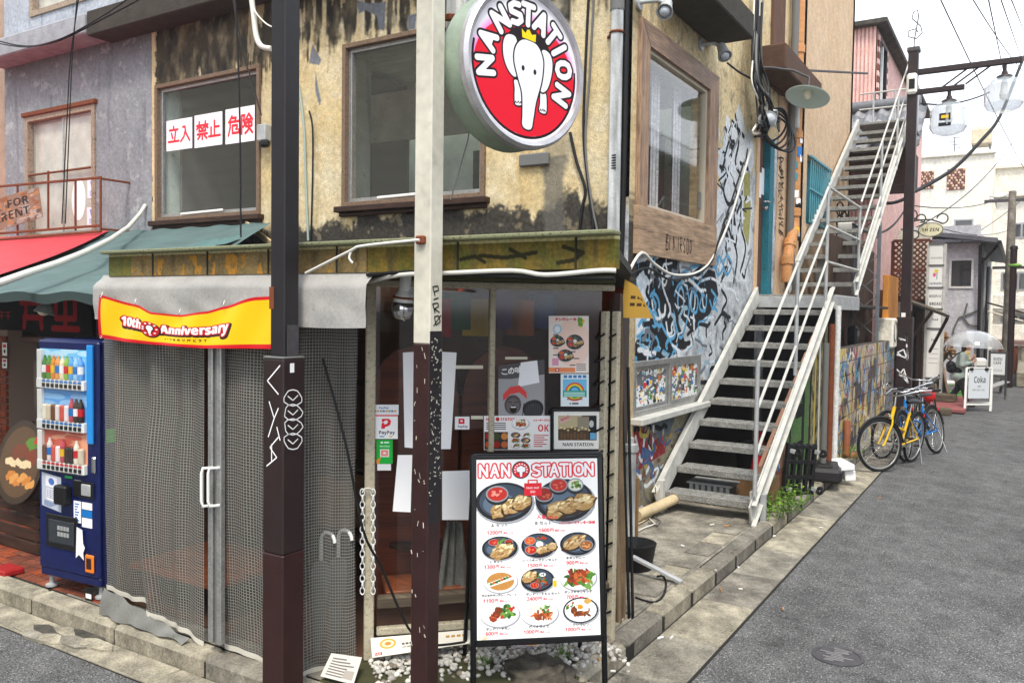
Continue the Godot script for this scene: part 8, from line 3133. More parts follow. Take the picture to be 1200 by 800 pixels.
		6:
			meat.call(0.1,0.3,rx*0.55,ry*0.35,18,Color(0.6,0.2,0.1))
			bowl.call(-0.2,0.45,rx*0.28,ry*0.28,red,Color(0.9,0.4,0.2))
			salad.call(0.25,-0.1,rx*0.3,ry*0.25,12)
			bread.call(-0.5,-0.3,rx*0.85,ry*0.75,-0.5,1)
			bowl.call(0.3,-0.45,rx*0.22,ry*0.2,Color(0.9,0.9,0.88),dk)
			p.rect(cx+rx*0.92,cy-ry*0.1,rx*0.26,ry*0.8,Color(0.93,0.90,0.80))
			p.rect(cx+rx*0.95,cy+ry*0.1,rx*0.2,ry*0.55,Color(0.93,0.70,0.12))
		7:
			salad.call(0.0,0.1,rx*0.7,ry*0.55,34)
			meat.call(0.05,-0.1,rx*0.5,ry*0.45,40,Color(0.68,0.30,0.14))
		8:
			salad.call(0.45,-0.2,rx*0.35,ry*0.45,34)
			for i in 3: p.blot(cx+rx*(-0.35+i*0.15),cy+ry*(0.35-i*0.32),rx*0.2,ry*0.3,Color(0.58-i*0.06,0.22,0.12),r,0.5)
			meat.call(-0.3,0.25,rx*0.16,ry*0.3,14,Color(0.62,0.22,0.12))
		9:
			p.blot(cx-rx*0.2,cy-ry*0.35,rx*0.45,ry*0.4,Color(0.90,0.87,0.80),r)
			meat.call(0.1,0.2,rx*0.5,ry*0.3,34,Color(0.78,0.40,0.18))
			salad.call(0.3,-0.3,rx*0.25,ry*0.3,10)
		10:
			p.ell(cx,cy,rx*0.92,ry*0.9,Color(0.95,0.95,0.94))
			p.ell(cx-rx*0.02,cy,rx*0.55,ry*0.45,Color(0.42,0.24,0.12))
			meat.call(0.0,0.1,rx*0.45,ry*0.3,22,Color(0.5,0.3,0.15))
			p.blot(cx+rx*0.1,cy-ry*0.22,rx*0.42,ry*0.3,Color(0.96,0.96,0.93),r)
			p.ell(cx-rx*0.02,cy-ry*0.25,rx*0.16,ry*0.17,Color(0.93,0.55,0.10))
			salad.call(-0.6,-0.4,rx*0.2,ry*0.25,8)
			p.blot(cx+rx*0.4,cy-ry*0.7,rx*0.2,ry*0.2,Color(0.80,0.62,0.30),r)

# monoline shop lettering: thick stroke then thinner one on top
var LET:={"N": ["0,1 0,0 1,1 1,0"],"A": ["0,1 .5,0 1,1",".24,.66 .76,.66"],"S": [".95,.1 .5,0 .1,.12 .1,.38 .5,.5 .9,.62 .9,.88 .5,1 .05,.9"],"T": ["0,0 1,0",".5,0 .5,1"],"I": [".5,0 .5,1"],"O": [".5,0 .85,.1 1,.35 1,.65 .85,.9 .5,1 .15,.9 0,.65 0,.35 .15,.1 .5,0"]}
func shop_letters(p: Pic,word: String,xf: Array,wd: float,c: Color) -> void:
	for i in word.length():
		for s in LET[word[i]]:
			var pts:=[]
			for q in s.split(" "):
				var e=q.split(",")
				pts.append((xf[i] as Transform2D)*W(e[0].to_float(),e[1].to_float()))
			p.line(pts,wd,c)

func posters(put4: Callable) -> void:
	var r:=RandomNumberGenerator.new()
	r.seed=31
	# summer menu sheet
	var p:=pic(190,270,Color(0.95,0.90,0.86))
	p.ell(110,130,90,110,Color(0.96,0.84,0.78))
	p.jp("ナンカレーセット",30,8,17,3.4,Color(0.80,0.12,0.15),KANA)
	p.ell(40,62,20,22,Color(0.60,0.80,0.90)); p.ell(40,62,14,16,Color(0.93,0.95,0.96))
	p.poly([W(140,20),W(160,14),W(172,20),W(150,60)],Color(0.90,0.75,0.25))
	for i in 8: p.blot(150+r.randf_range(-12,14),26+r.randf_range(-12,16),5,9,Color(0.35,0.6,0.2),r)
	for e in [[40,118,32,26],[122,122,40,34],[78,186,36,28]]: plate(p,3,e[0],e[1],e[2],e[3],r)
	for i in 10: p.rect([20,100,20,118][i % 4],86+i*16,26,5,Color(0.35,0.3,0.3))
	p.rect(16,200,30,34,Color(0.88,0.60,0.72))
	p.rect(0,244,125,22,Color(0.93,0.55,0.35)); p.ell(40,255,9,9,Color(0.7,0.15,0.12)); p.ell(40,255,5,5,Color(0.95,0.95,0.95))
	for i in 4: p.rect(130,226+i*9,46,4,Color(0.5,0.45,0.45))
	put4.call("pale_menu_poster",643,370,690,437,p.done(),"pale pink set menu poster highest on the right pane","poster",0.012)
	# rainbow notice
	p=pic(130,160,Color(0.90,0.93,0.94))
	for i in 5: p.rect(14+i*22,6,16,14,Color(0.25,0.5,0.75))
	p.rect(10,26,110,88,Color(0.45,0.75,0.90))
	for i in 6:
		p.ell(65,88,44-i*5,46-i*5,[Color(0.85,0.2,0.2),Color(0.93,0.6,0.15),Color(0.95,0.88,0.25),Color(0.35,0.65,0.3),Color(0.25,0.4,0.75),Color(0.45,0.75,0.90)][i],0,30)
	p.rect(10,82,110,32,Color(0.16,0.62,0.56))
	p.text("NAN STATION",28,128,11,Color(0.2,0.2,0.2))
	for i in 3: p.rect(16,90+i*8,96,4,Color(0.85,0.95,0.93))
	p.ell(44,146,4,4,Color(0.2,0.5,0.3)); p.rect(52,142,30,8,Color(0.3,0.3,0.32))
	put4.call("rainbow_notice",657,438,690,476,p.done(),"blue notice with a rainbow below the pale menu poster","poster",0.010)
	# black and white laughing face poster with torn red corner
	p=pic(200,230,Color(0.62,0.62,0.63))
	p.rect(0,0,200,60,Color(0.32,0.31,0.32))
	p.jp("この味",12,14,30,4.5,Color(0.93,0.93,0.92),KANA)
	p.poly([W(96,0),W(168,0),W(178,90),W(84,96)],Color(0.94,0.94,0.95))
	p.poly([W(20,130),W(50,96),W(90,90),W(120,120),W(124,150),W(90,120),W(50,130),W(20,160)],Color(0.85,0.25,0.24))
	p.ell(62,176,36,44,Color(0.30,0.28,0.29),0.1,30)
	p.ell(62,182,28,36,Color(0.40,0.37,0.37),0.1,30)
	p.ell(64,196,15,18,Color(0.08,0.07,0.07),0.1)
	p.poly([W(52,184),W(76,184),W(74,190),W(54,190)],Color(0.92,0.92,0.92))
	p.line([W(42,166),W(50,162),W(58,168)],3,Color(0.1,0.1,0.1)); p.line([W(68,168),W(76,162),W(84,166)],3,Color(0.1,0.1,0.1))
	p.ell(150,196,46,40,Color(0.16,0.16,0.17),0.0,28)
	p.ell(152,205,36,34,Color(0.26,0.26,0.27))
	for i in 10: p.line([W(104+i*9,228),W(110+i*8,170+(i % 3)*8)],3,Color(0.12,0.12,0.12))
	put4.call("laughing_face_poster",584,428,638,488,p.done(),"torn black and white poster of a laughing face on the right pane","poster",0.006,421.0,488.0)
	# red and white take-out sheet
	p=pic(280,140,Color(0.94,0.93,0.92))
	p.text("NAN",8,20,16,Color(0.8,0.1,0.15)); p.ell(56,14,8,8,Color(0.75,0.1,0.12)); p.text("STATION",68,20,16,Color(0.8,0.1,0.15))
	for i in 4: p.rect(10,28+i*8,80,4,Color(0.4,0.38,0.38))
	plate(p,9,150,30,36,24,r)
	p.rect(2,66,96,72,Color(0.20,0.18,0.17))
	for i in 6: p.ell(20+(i % 3)*32,84+(i/3)*34,14,14,[Color(0.70,0.16,0.10),Color(0.22,0.28,0.12),Color(0.80,0.52,0.25),Color(0.82,0.35,0.15),Color(0.62,0.12,0.08),Color(0.76,0.40,0.22)][i])
	for i in 6: plate(p,[2,8,7][i % 3],130+(i % 2)*42,78+(i/2)*22,19,11,r)
	p.text("OK",222,64,38,Color(0.82,0.10,0.15),0.9)
	p.jp("ハニーチーズナン",204,14,9,1.8,Color(0.82,0.10,0.15),KANA)
	for i in 6: p.rect(206,78+i*9,62-(i*17) % 30,4,Color(0.75,0.3,0.3))
	put4.call("take_out_sheet",567,487,646,527,p.done(),"white and red take-out menu sheet reading OK above the menu board","poster",0.014)
	# framed photograph of an interior
	p=pic(200,170,Color(0.92,0.91,0.88))
	p.rect(18,18,164,112,Color(0.30,0.24,0.18))
	p.poly([W(18,18),W(120,18),W(100,70),W(18,80)],Color(0.72,0.66,0.52))
	p.rect(100,24,50,60,Color(0.55,0.52,0.44)); p.rect(150,20,32,108,Color(0.12,0.13,0.14))
	for i in 9: p.ell(30+i*15,72+(i % 3)*6,5,4,Color(0.88,0.80,0.55))
	for i in 8: p.rect(28+i*14,92+(i % 2)*8,9,30,Color(0.42,0.30,0.2))
	p.ell(160,56,10,16,Color(0.75,0.76,0.76)); p.rect(154,96,26,30,Color(0.4,0.65,0.8))
	p.poly([W(20,34),W(60,14),W(72,34),W(30,56)],Color(0.80,0.66,0.62))
	p.text("MENU",30,44,14,Color(0.7,0.2,0.2),1.0,0.0,-0.4)
	p.text("NAN STATION",36,156,20,Color(0.28,0.26,0.24))
	var f: Node3D=put4.call("framed_interior_picture",649,482,704,526,p.done(),"framed photograph of the shop interior at the right of the pane","picture",0.02)
	for e in [[[647,480],[706,480]],[[647,480],[647,527]],[[706,480],[706,527]]]:
		var m:=mb()
		m.bar(gl(e[0][0],e[0][1],0.022),gl(e[1][0],e[1][1],0.022),0.018,0.02,0.003)
		obj("frame_bar",m,M.black,f)
	put4.call("low_flyer",596,752,642,768,sticker_tex(64,128,9),"small white flyer lying against the base board behind the menu board","paper",0.05)

func round_sign() -> void:
	var c:=od(616,80,4.2)
	var n:=V(0.955,0,0.297).normalized()
	var u:=UP.cross(n).normalized()
	var R:=0.405
	var s:=thing("round_shop_sign","round red and white NAN STATION light box with an elephant emblem","sign",c)
	var p:=pic(640,640,Color(0.93,0.92,0.93))
	var P:=func(x,y): return W(320+(x-268)/168.0*306,320+(y-238)/245.0*306)
	var red:=Color(0.87,0.13,0.20)
	var dk:=Color(0.15,0.12,0.13)
	# magenta airbrush to white at the top, red disc below
	for i in 26:
		var t:=i/25.0
		p.ell(320,330+t*30,316-t*26,262-t*30,Color(0.93,0.90,0.93).lerp(Color(0.90,0.32,0.70),t),0,40)
	p.ell(320,352,300,244,red,0,44)
	p.poly([W(20,340),W(620,340),W(600,430),W(540,530),W(440,600),W(320,622),W(200,600),W(100,530),W(40,430)],red)
	p.ell(320,320,0,0,red)
	for i in 60:
		var t:=TAU*i/60
		if sin(t)>-0.12:
			p.line([W(320+304*cos(t),320+304*sin(t)),W(320+304*cos(t+TAU/60),320+304*sin(t+TAU/60))],12,dk)
	# elephant on its dark halo
	p.poly([P.call(196,200),P.call(200,150),P.call(222,112),P.call(262,94),P.call(300,100),P.call(332,125),P.call(352,165),P.call(352,210),P.call(300,300),P.call(230,260)],dk)
	var outl:=func(list,wd,fill):
		var q:=[]
		var m: int=list.size()
		for i in m:
			var a: Vector2=P.call(list[i][0],list[i][1])
			var b: Vector2=P.call(list[(i+1) % m][0],list[(i+1) % m][1])
			var z: Vector2=P.call(list[(i+m-1) % m][0],list[(i+m-1) % m][1])
			var y: Vector2=P.call(list[(i+2) % m][0],list[(i+2) % m][1])
			for t in [0.0,0.25,0.5,0.75]: q.append(a.cubic_interpolate(b,z,y,t))
		p.line(q+[q[0]],wd,dk)
		p.poly(q,fill)
	var wt:=Color(0.94,0.94,0.95)
	outl.call([[230,290],[246,292],[258,320],[258,366],[236,374],[232,350],[232,318]],16,wt)
	outl.call([[318,306],[334,310],[338,340],[336,380],[314,378],[316,350]],16,wt)
	outl.call([[232,140],[206,140],[194,170],[196,220],[212,262],[234,278],[246,240],[240,180]],16,wt)
	outl.call([[318,164],[344,162],[356,196],[352,248],[338,296],[318,306],[312,250]],16,wt)
	outl.call([[272,138],[304,148],[322,186],[324,226],[318,280],[302,350],[294,410],[288,446],[272,452],[258,440],[258,400],[256,330],[244,284],[230,226],[232,180],[248,148]],16,wt)
	for e in [[258,240],[297,244]]:
		var q: Vector2=P.call(e[0],e[1])
		p.ell(q.x,q.y,9,12,dk)
	for e in [[236,368],[244,366],[252,366],[318,376],[326,374],[332,376]]:
		var q: Vector2=P.call(e[0],e[1])
		p.line([q+W(-5,0),q+W(0,-8),q+W(5,0)],4,dk)
	var crown:=[P.call(252,104),P.call(264,116),P.call(274,94),P.call(285,116),P.call(299,110),P.call(298,138),P.call(254,134)]
	p.line(crown+[crown[0]],8,dk)
	p.poly(crown,Color(0.96,0.83,0.12))
	# lettering round the rim
	var ang:=[188.0,160.0,130.0,106.0,88.0,68.0,48.0,31.0,9.0,-20.0]
	var xf:=[]
	for a in ang:
		var t:=deg_to_rad(a)
		var rad:=235.0
		var ctr:=W(320+rad*cos(t),320-rad*sin(t))
		var sx:=62.0
		xf.append(Transform2D(PI/2-t,ctr)*Transform2D(W(sx,0),W(0,84),W(-sx*0.5,-42)))
	shop_letters(p,"NANSTATION",xf,46,dk)
	shop_letters(p,"NANSTATION",xf,27,Color(0.95,0.94,0.94))
	var face:=PackedVector2Array()
	for i in 64: face.append(W(cos(TAU*i/64),sin(TAU*i/64))*R*0.90)
	var m:=mb()
	m.slab(face,c+n*0.004,u,UP,0.004,Rect2(-R*0.90,-R*0.90,R*1.8,R*1.8))
	var fm:=print_mat(p.done(),0.3)
	obj("face",m,fm,s)
	m=mb()
	m.lathe([W(R*0.895,0.0),W(R*0.91,0.022),W(R*0.96,0.028),W(R,0.01),W(R*1.005,-0.02),W(R*0.99,-0.03)],c,n,64)
	obj("rim",m,mat("rim_steel",Color(0.80,0.79,0.80),0.3,0.6,"grime",2.0),s)
	m=mb()
	m.lathe([W(R*0.985,-0.03),W(R*0.985,-0.17),W(0,-0.17)],c,n,48)
	obj("drum",m,mat("drum_green",Color(0.62,0.68,0.60),0.5,0,"grime",1.5),s)
	# steel bracket box fixing the drum to the pole
	m=mb()
	var q:=od(538,40,4.28)
	m.box(q+V(0,0.12,0),V(0.10,0.62,0.12),0.006,Basis(UP,0.25))
	obj("bracket_box",m,mat("bracket_pale",Color(0.80,0.80,0.78),0.5,0,"streak",1.0),s)
	m=mb()
	for e in [[530,20],[530,72]]:
		m.bar(od(e[0]-8,e[1],4.15),od(e[0]+20,e[1]+2,4.3),0.05,0.03,0.004)
	obj("bracket_strap",m,M.rust,s)
	m=mb()
	m.tube([od(553,132,4.25),od(548,165,4.27),od(538,200,4.3),od(528,234,4.3)],0.004,5)
	obj("pull_cord",m,M.cable_grey,s)

func menu_board() -> void:
	var bl:=od(551,757,4.62)
	var br:=od(711,754,4.74)
	bl=V(bl.x,0,bl.z)
	br=V(br.x,0,br.z)
	var u:=(br-bl).normalized()
	var nn:=u.cross(UP)
	if nn.z<0: nn=-nn
	var w:=bl.distance_to(br)
	var tilt:=-nn*0.16
	var yb:=od(551,757,4.62).y
	var yt:=od(551,528,4.68).y
	var s:=thing("menu_board","black framed sandwich board with the illustrated curry menu","menu board",(bl+br)*0.5+V(0,0.0,0))
	var up:=(UP*(yt-yb)+tilt).normalized()
	var hgt:=(yt-yb)
	var o:=bl+UP*yb     # lower left corner of the framed panel
	var P:=func(a: float,b: float,out:=0.0): return o+u*a*w+up*b*hgt+nn*out
	# frame: rounded top, bars left right bottom
	var m:=mb()
	var path:=[]
	path.append(P.call(0.02,-0.26))
	path.append(P.call(0.02,0.955))
	for i in 5:
		var t:=PI/2*i/4.0
		path.append(P.call(0.02+0.035*(1-cos(t)),0.955+0.025*sin(t)))
	for i in 5:
		var t:=PI/2*i/4.0
		path.append(P.call(0.98-0.035*(1-sin(t)),0.955+0.025*cos(t)))
	path.append(P.call(0.98,-0.26))
	m.tube(path,0.017,10)
	obj("leg_frame",m,M.black_gloss,s)
	m=mb()
	m.bar(P.call(0.035,0.5,-0.004),P.call(0.035,0.5,-0.004)+up*0.001,0.0,0.0)
	var fw:=0.034
	for e in [[0.026,0.0,0.026,0.985],[0.974,0.0,0.974,0.985]]:
		m.bar(P.call(e[0],e[1]),P.call(e[2],e[3]),fw,0.03,0.005,nn)
	m.bar(P.call(0.0,0.012),P.call(1.0,0.012),0.03,0.036,0.005,up)
	m.bar(P.call(0.02,0.975),P.call(0.98,0.975),0.03,0.034,0.005,up)
	obj("panel_frame",m,M.black_gloss,s)
	# rear legs
	m=mb()
	for a in [0.03,0.97]:
		m.tube([P.call(a,0.96),P.call(a,0.96)-nn*0.42+V(0,-P.call(a,0.96).y+0.05,0)],0.014,8)
	obj("rear_leg",m,M.black_gloss,s)
	m=mb()
	m.quad(P.call(0.04,0.98,-0.012),P.call(0.04,0.02,-0.012),P.call(0.96,0.02,-0.012),P.call(0.96,0.98,-0.012))
	m.quad(P.call(0.96,0.98,-0.016),P.call(0.96,0.02,-0.016),P.call(0.04,0.02,-0.016),P.call(0.04,0.98,-0.016))
	obj("back_panel",m,M.black,s)
	# print
	var p:=pic(560,820,Color(0.955,0.955,0.945))
	var X:=func(x): return (x-45.0)/418.0*560.0
	var Y:=func(y): return (y-42.0)/612.0*820.0
	var red:=Color(0.86,0.09,0.15)
	var r:=RandomNumberGenerator.new()
	r.seed=404
	var xf:=[]
	for i in 3: xf.append(Transform2D(W(32,0),W(0,52),W(18+i*50,26)))
	for i in 7: xf.append(Transform2D(W([34,34,34,34,16,38,34][i],0),W(0,52),W([258,300,340,386,424,452,502][i],26)))
	var rows:=[[0,140,190,96,68],[1,346,188,100,74],[2,124,347,60,40],[3,255,342,59,42],[4,388,340,60,40],[5,125,460,56,38],[6,250,460,56,40],[7,388,457,62,42],[8,122,570,64,42],[9,255,572,62,42],[10,395,568,60,44]]
	for e in rows:
		plate(p,e[0],X.call(e[1]),Y.call(e[2]),e[3]*1.34,e[4]*1.34,r)
		for k in 2: grain(p,X.call(e[1]),Y.call(e[2]),e[3]*1.3,e[4]*1.3,r)
	soften(p,0.5)
	shop_letters(p,"NANSTATION",xf,23,red)
	shop_letters(p,"NANSTATION",xf,11,Color(0.96,0.95,0.95))
	p.ell(204,50,41,41,Color(0.15,0.1,0.1),0,30)
	p.ell(204,50,36,36,red,0,30)
	p.ell(204,50,20,21,Color(0.2,0.12,0.12))
	p.ell(192,48,8,12,Color(0.95,0.95,0.95)); p.ell(216,48,8,12,Color(0.95,0.95,0.95))
	p.ell(204,46,12,16,Color(0.95,0.95,0.95))
	p.poly([W(195,52),W(213,52),W(208,82),W(201,82)],Color(0.95,0.95,0.95))
	for i in 10:
		var t:=PI*(1.12-i*0.137)
		p.ell(204+28*cos(t),50-28*sin(t),3.6,3.6,Color(0.95,0.95,0.95))
	p.rect(X.call(208),Y.call(126),80,58,red)
	p.line([W(X.call(222),Y.call(128)),W(X.call(222),Y.call(116)),W(X.call(252),Y.call(116)),W(X.call(252),Y.call(128))],6,red)
	p.text("TAKE OUT",X.call(214),Y.call(146),13,Color(0.96,0.95,0.95))
	p.text("OK!",X.call(228),Y.call(160),14,Color(0.96,0.95,0.95))
	var dk:=Color(0.10,0.10,0.11)
	var nm:=[["Aセット",95,262,20],["Bセット",243,258,20],["Cセット",90,388,15],["ハーフチーズナンセット",198,387,15],["チキンカレー",348,383,15],["タルモチキンカレープレート",62,502,12.5],["タンドリーBBQセット",210,502,14.5],["タンドチキンサラダ",340,500,14.5],["タンドリーチキン",76,614,14],["ガパオライス",218,612,16],["ナシゴレン",366,612,16]]
	for e in nm: p.jp(e[0],X.call(e[1]),Y.call(e[2]),e[3],2.2,dk,KANA,0.98)
	p.jp("人気",X.call(250),Y.call(236),22,3.2,red,KANA)
	p.text("NO.1!",X.call(284),Y.call(252),20,red,0.9)
	p.jp("ハニーチーズナン食べ放題",X.call(325),Y.call(262),14,2.2,red,KANA)
	var pr:=[["1200","1320",80,300],["1600","1760",255,296],["1300","1430",70,416],["1500","1650",215,416],["900","990",348,411],["1100","1210",66,530],["2400","2640",212,529],["700","770",346,528],["600","660",74,640],["1000","1100",200,640],["1000","1100",340,638]]
	for e in pr:
		var x: float=X.call(e[2])
		var y: float=Y.call(e[3])
		var wd:=p.text(e[0],x,y,23,red,1.0)
		p.jp("円",x+wd+2,y-17,18,2.4,red,KANA)
		p.jp("税込",x+wd+24,y-10,10,1.5,red,KANA)
		p.text(e[1],x+wd+46,y,11,Color(0.8,0.4,0.42))
	for i in 10: p.blot(14+r.randf()*30,806+r.randf()*12,8,4,Color(0.85,0.80,0.66),r)
	m=mb()
	m.quad(P.call(0.045,0.955,0.008),P.call(0.045,0.03,0.008),P.call(0.955,0.03,0.008),P.call(0.955,0.955,0.008))
	obj("menu_print",m,print_mat(p.done(),0.25),s)


func vending_machine() -> void:
	var a:=V(-6.30,0.13,-3.44)
	var bq:=V(-5.62,0.13,-3.50)
	var u:=(bq-a).normalized()
	var n:=u.cross(UP)
	var W:=a.distance_to(bq)
	var x:=Transform3D(Basis(u,UP,n),a+V(0,0.09,0))
	var s:=thing("vending_machine","dark blue drinks vending machine standing left of the mesh curtain","vending machine",a)
	var H:=1.80
	var D:=0.46
	var X:=func(cx): return (cx-85.0)/180.0*W
	var Y:=func(cy): return H-(cy-60.0)/632.0*H
	var m:=mb(x)
	m.box(V(W*0.5,H*0.5,-D*0.5-0.03),V(W,H,D),0.012)
	obj("cabinet",m,M.vend_blue,s)
	m=mb(x)
	m.box(V(W*0.5,H*0.5+0.03,-0.012),V(W-0.006,H-0.08,0.05),0.014)
	var door:=obj("door",m,M.vend_blue,s)
	m=mb(x)
	m.box(V(W*0.5,0.045,-0.02),V(W-0.01,0.07,0.045),0.01)
	obj("kick_plate",m,M.vend_blue,s)
	var wx0: float=X.call(94)
	var wx1: float=X.call(234)
	var rows:=[[86,190],[190,297],[297,404]]
	var vg:=RandomNumberGenerator.new()
	vg.seed=90
	var cols:=[Color(0.30,0.50,0.20),Color(0.35,0.58,0.25),Color(0.85,0.55,0.2),Color(0.90,0.62,0.35),Color(0.92,0.88,0.75),Color(0.55,0.72,0.25),Color(0.35,0.65,0.88),Color(0.60,0.80,0.93),Color(0.40,0.65,0.90),Color(0.25,0.2,0.18),Color(0.20,0.16,0.15),Color(0.93,0.90,0.82),Color(0.85,0.80,0.70),Color(0.45,0.28,0.18),Color(0.88,0.86,0.84),Color(0.80,0.35,0.30),Color(0.94,0.90,0.90),Color(0.75,0.30,0.35)]
	var pm:=[]
	for i in cols.size(): pm.append(mat("drink_%d" % i,cols[i],0.3))
	var bot:=mb()
	bot.lathe([W(0,0),W(0.019,0.0),W(0.021,0.02),W(0.021,0.12),W(0.009,0.155),W(0.009,0.17),W(0.0,0.171)],Vector3.ZERO,UP,12)
	var bm:=bot.mesh(Vector3.ZERO)
	var can:=mb()
	can.lathe([W(0,0),W(0.021,0.0),W(0.023,0.01),W(0.023,0.105),W(0.018,0.115),W(0.0,0.116)],Vector3.ZERO,UP,12)
	var cm:=can.mesh(Vector3.ZERO)
	var lb:=mb()
	lb.lathe([W(0.0222,0.045),W(0.0222,0.10)],Vector3.ZERO,UP,12)
	var lm:=lb.mesh(Vector3.ZERO)
	for k in 3:
		var y0: float=Y.call(rows[k][1])
		var y1: float=Y.call(rows[k][0])
		var bg:=pic(140,100,[Color(0.45,0.75,0.92),Color(0.35,0.62,0.88),Color(0.88,0.62,0.50)][k])
		for i in 10: bg.ell(vg.randf()*140,vg.randf()*60,26,9,[Color(0.70,0.86,0.95),Color(0.55,0.75,0.93),Color(0.80,0.40,0.32)][k])
		m=mb(x)
		m.quad(V(wx0,y1,0.0135),V(wx0,y0+0.075,0.0135),V(wx1,y0+0.075,0.0135),V(wx1,y1,0.0135))
		obj("display_back",m,print_mat(bg.done(),0.4),door)
		m=mb(x)
		m.box(V((wx0+wx1)*0.5,y0+0.04,0.03),V(wx1-wx0,0.072,0.034),0.004)
		obj("button_strip",m,M.white_plastic,door)
		m=mb(x)
		m.box(V(wx0+0.025,(y0+y1)*0.5,0.028),V(0.05,y1-y0-0.01,0.03),0.004)
		obj("display_side",m,M.white_plastic,door)
		for i in 9:
			var xx:=wx0+0.075+(wx1-wx0-0.10)*(i+0.3)/8.6
			m=mb(x)
			m.box(V(xx,y0+0.030,0.049),V(0.030,0.028,0.012),0.003)
			obj("button",m,M.black,door)
			m=mb(x)
			m.box(V(xx,y0+0.060,0.048),V(0.036,0.014,0.004))
			obj("price_tag",m,[M.blue,M.red][1 if k==2 else 0],door)
			var can_row:=k>0 and (i<6 if k==1 else i % 3 != 1)
			var ci:=(i if k==0 else 9+(i+k*2) % 9)
			var o:=put("drink",cm if can_row else bm,pm[ci],s,Transform3D(x.basis,x*V(xx,y0+0.078,0.036)-s.position))
			put("drink_label",lm,[M.paper,M.red,M.yellow,M.blue][(i+k) % 4],o,Transform3D.IDENTITY)
	m=mb(x)
	m.quad(V(wx0,Y.call(86),0.064),V(wx0,Y.call(404),0.064),V(wx1,Y.call(404),0.064),V(wx1,Y.call(86),0.064))
	obj("front_glass",m,M.pane,door)
	m=mb(x)
	m.box(V((X.call(237)+X.call(253))*0.5,(Y.call(72)+Y.call(322))*0.5,0.022),V(X.call(253)-X.call(237),Y.call(72)-Y.call(322),0.02),0.005)
	obj("blue_film_strip",m,mat("film_blue",Color(0.16,0.55,0.85),0.2),door)
	var bx:=func(called,cx0,cy0,cx1,cy1,th,material,bev:=0.004,out:=0.014):
		var mm:=mb(x)
		mm.box(V((X.call(cx0)+X.call(cx1))*0.5,(Y.call(cy0)+Y.call(cy1))*0.5,out+th*0.5),V(X.call(cx1)-X.call(cx0),Y.call(cy0)-Y.call(cy1),th),bev)
		return obj(called,mm,material,door)
	var ip:=pic(120,180,Color(0.72,0.75,0.80))
	ip.rect(24,10,70,56,Color(0.9,0.9,0.92)); ip.ell(60,36,18,18,Color(0.3,0.45,0.75))
	ip.rect(30,76,60,60,Color(0.93,0.93,0.93))
	for i in 30: ip.rect(34+(i % 6)*9,80+(i/6)*10,5,6,Color(0.2,0.3,0.5))
	for i in 5: ip.rect(14,146+i*6,80-i*9,3,Color(0.25,0.35,0.6))
	m=mb(x)
	var pnl:=[V(X.call(97),Y.call(412),0.016),V(X.call(97),Y.call(500),0.016),V(X.call(156),Y.call(512),0.016),V(X.call(156),Y.call(420),0.016)]
	m.quad(pnl[0],pnl[1],pnl[2],pnl[3])
	obj("instruction_panel",m,print_mat(ip.done(),0.3),door)
	bx.call("payment_reader",152,436,188,486,0.06,M.black,0.012)
	bx.call("coin_panel",193,420,253,462,0.012,M.black,0.01)
	bx.call("coin_slot",220,426,246,456,0.02,M.galv,0.006)
	bx.call("reader_light",170,412,190,418,0.012,mat("green_led",Color(0.15,0.6,0.3),0.3),0.003)
	var lbs:=[[193,474,214,530],[217,474,246,492],[217,494,246,512],[217,514,246,538],[195,420,214,432]]
	for i in lbs.size():
		bx.call("label",lbs[i][0],lbs[i][1],lbs[i][2],lbs[i][3],0.003,[M.paper,M.paper,M.blue,M.paper,M.paper][i],0.0,0.0135)
	for i in 7:
		bx.call("label_print",197,480+i*7,209-(i % 3)*3,483+i*7,0.001,M.blue,0.0,0.0167)
	bx.call("dispensing_flap",112,518,206,606,0.012,M.black,0.01)
	bx.call("flap_window",122,532,198,592,0.004,mat("smoked",Color(0.20,0.22,0.24),0.15),0.003,0.0265)
	for i in 8:
		bx.call("flap_glint",150+(i % 4)*9,545+(i/4)*16,157+(i % 4)*9,556+(i/4)*16,0.002,M.galv,0.0,0.031)
	var tp:=mb(x)
	tp.slab(PackedVector2Array([W(X.call(203),Y.call(620)),W(X.call(206),Y.call(540)),W(X.call(222),Y.call(545)),W(X.call(224),Y.call(580)),W(X.call(229),Y.call(590)),W(X.call(224),Y.call(604)),W(X.call(226),Y.call(622)),W(X.call(212),Y.call(610))]),V(0,0,0.029),RIGHT,UP,0.002)
	obj("torn_paper",tp,M.paper,door)
	bx.call("return_cup_frame",229,606,253,652,0.016,mat("orange_plastic",Color(0.92,0.48,0.10),0.4),0.012)
	bx.call("return_cup",234,614,248,642,0.004,M.steel_maroon,0.004,0.029)
	bx.call("serial_label",224,690,246,724,0.003,M.black,0.0,0.0135)
	bx.call("serial_print",227,708,243,720,0.001,M.paper,0.0,0.0167)
	# side: green sticker and lock
	m=mb(x)
	m.box(V(W+0.001,Y.call(303),-0.09),V(0.004,0.10,0.08))
	obj("green_sticker",m,mat("green_sticker",Color(0.25,0.78,0.30),0.4),s)
	m=mb(x)
	m.box(V(W-0.045,Y.call(375),0.02),V(0.04,0.12,0.02),0.012)
	obj("lock_plate",m,M.chrome,s)
	for e in [[0.06,-0.05],[W-0.06,-0.05],[0.06,-0.4],[W-0.06,-0.4]]:
		m=mb(x)
		m.lathe([W(0.045,-0.085),W(0.045,-0.07),W(0.018,-0.06),W(0.018,0.01),W(0,0.01)],V(e[0],0,e[1]),UP,12)
		obj("foot",m,M.galv,s)

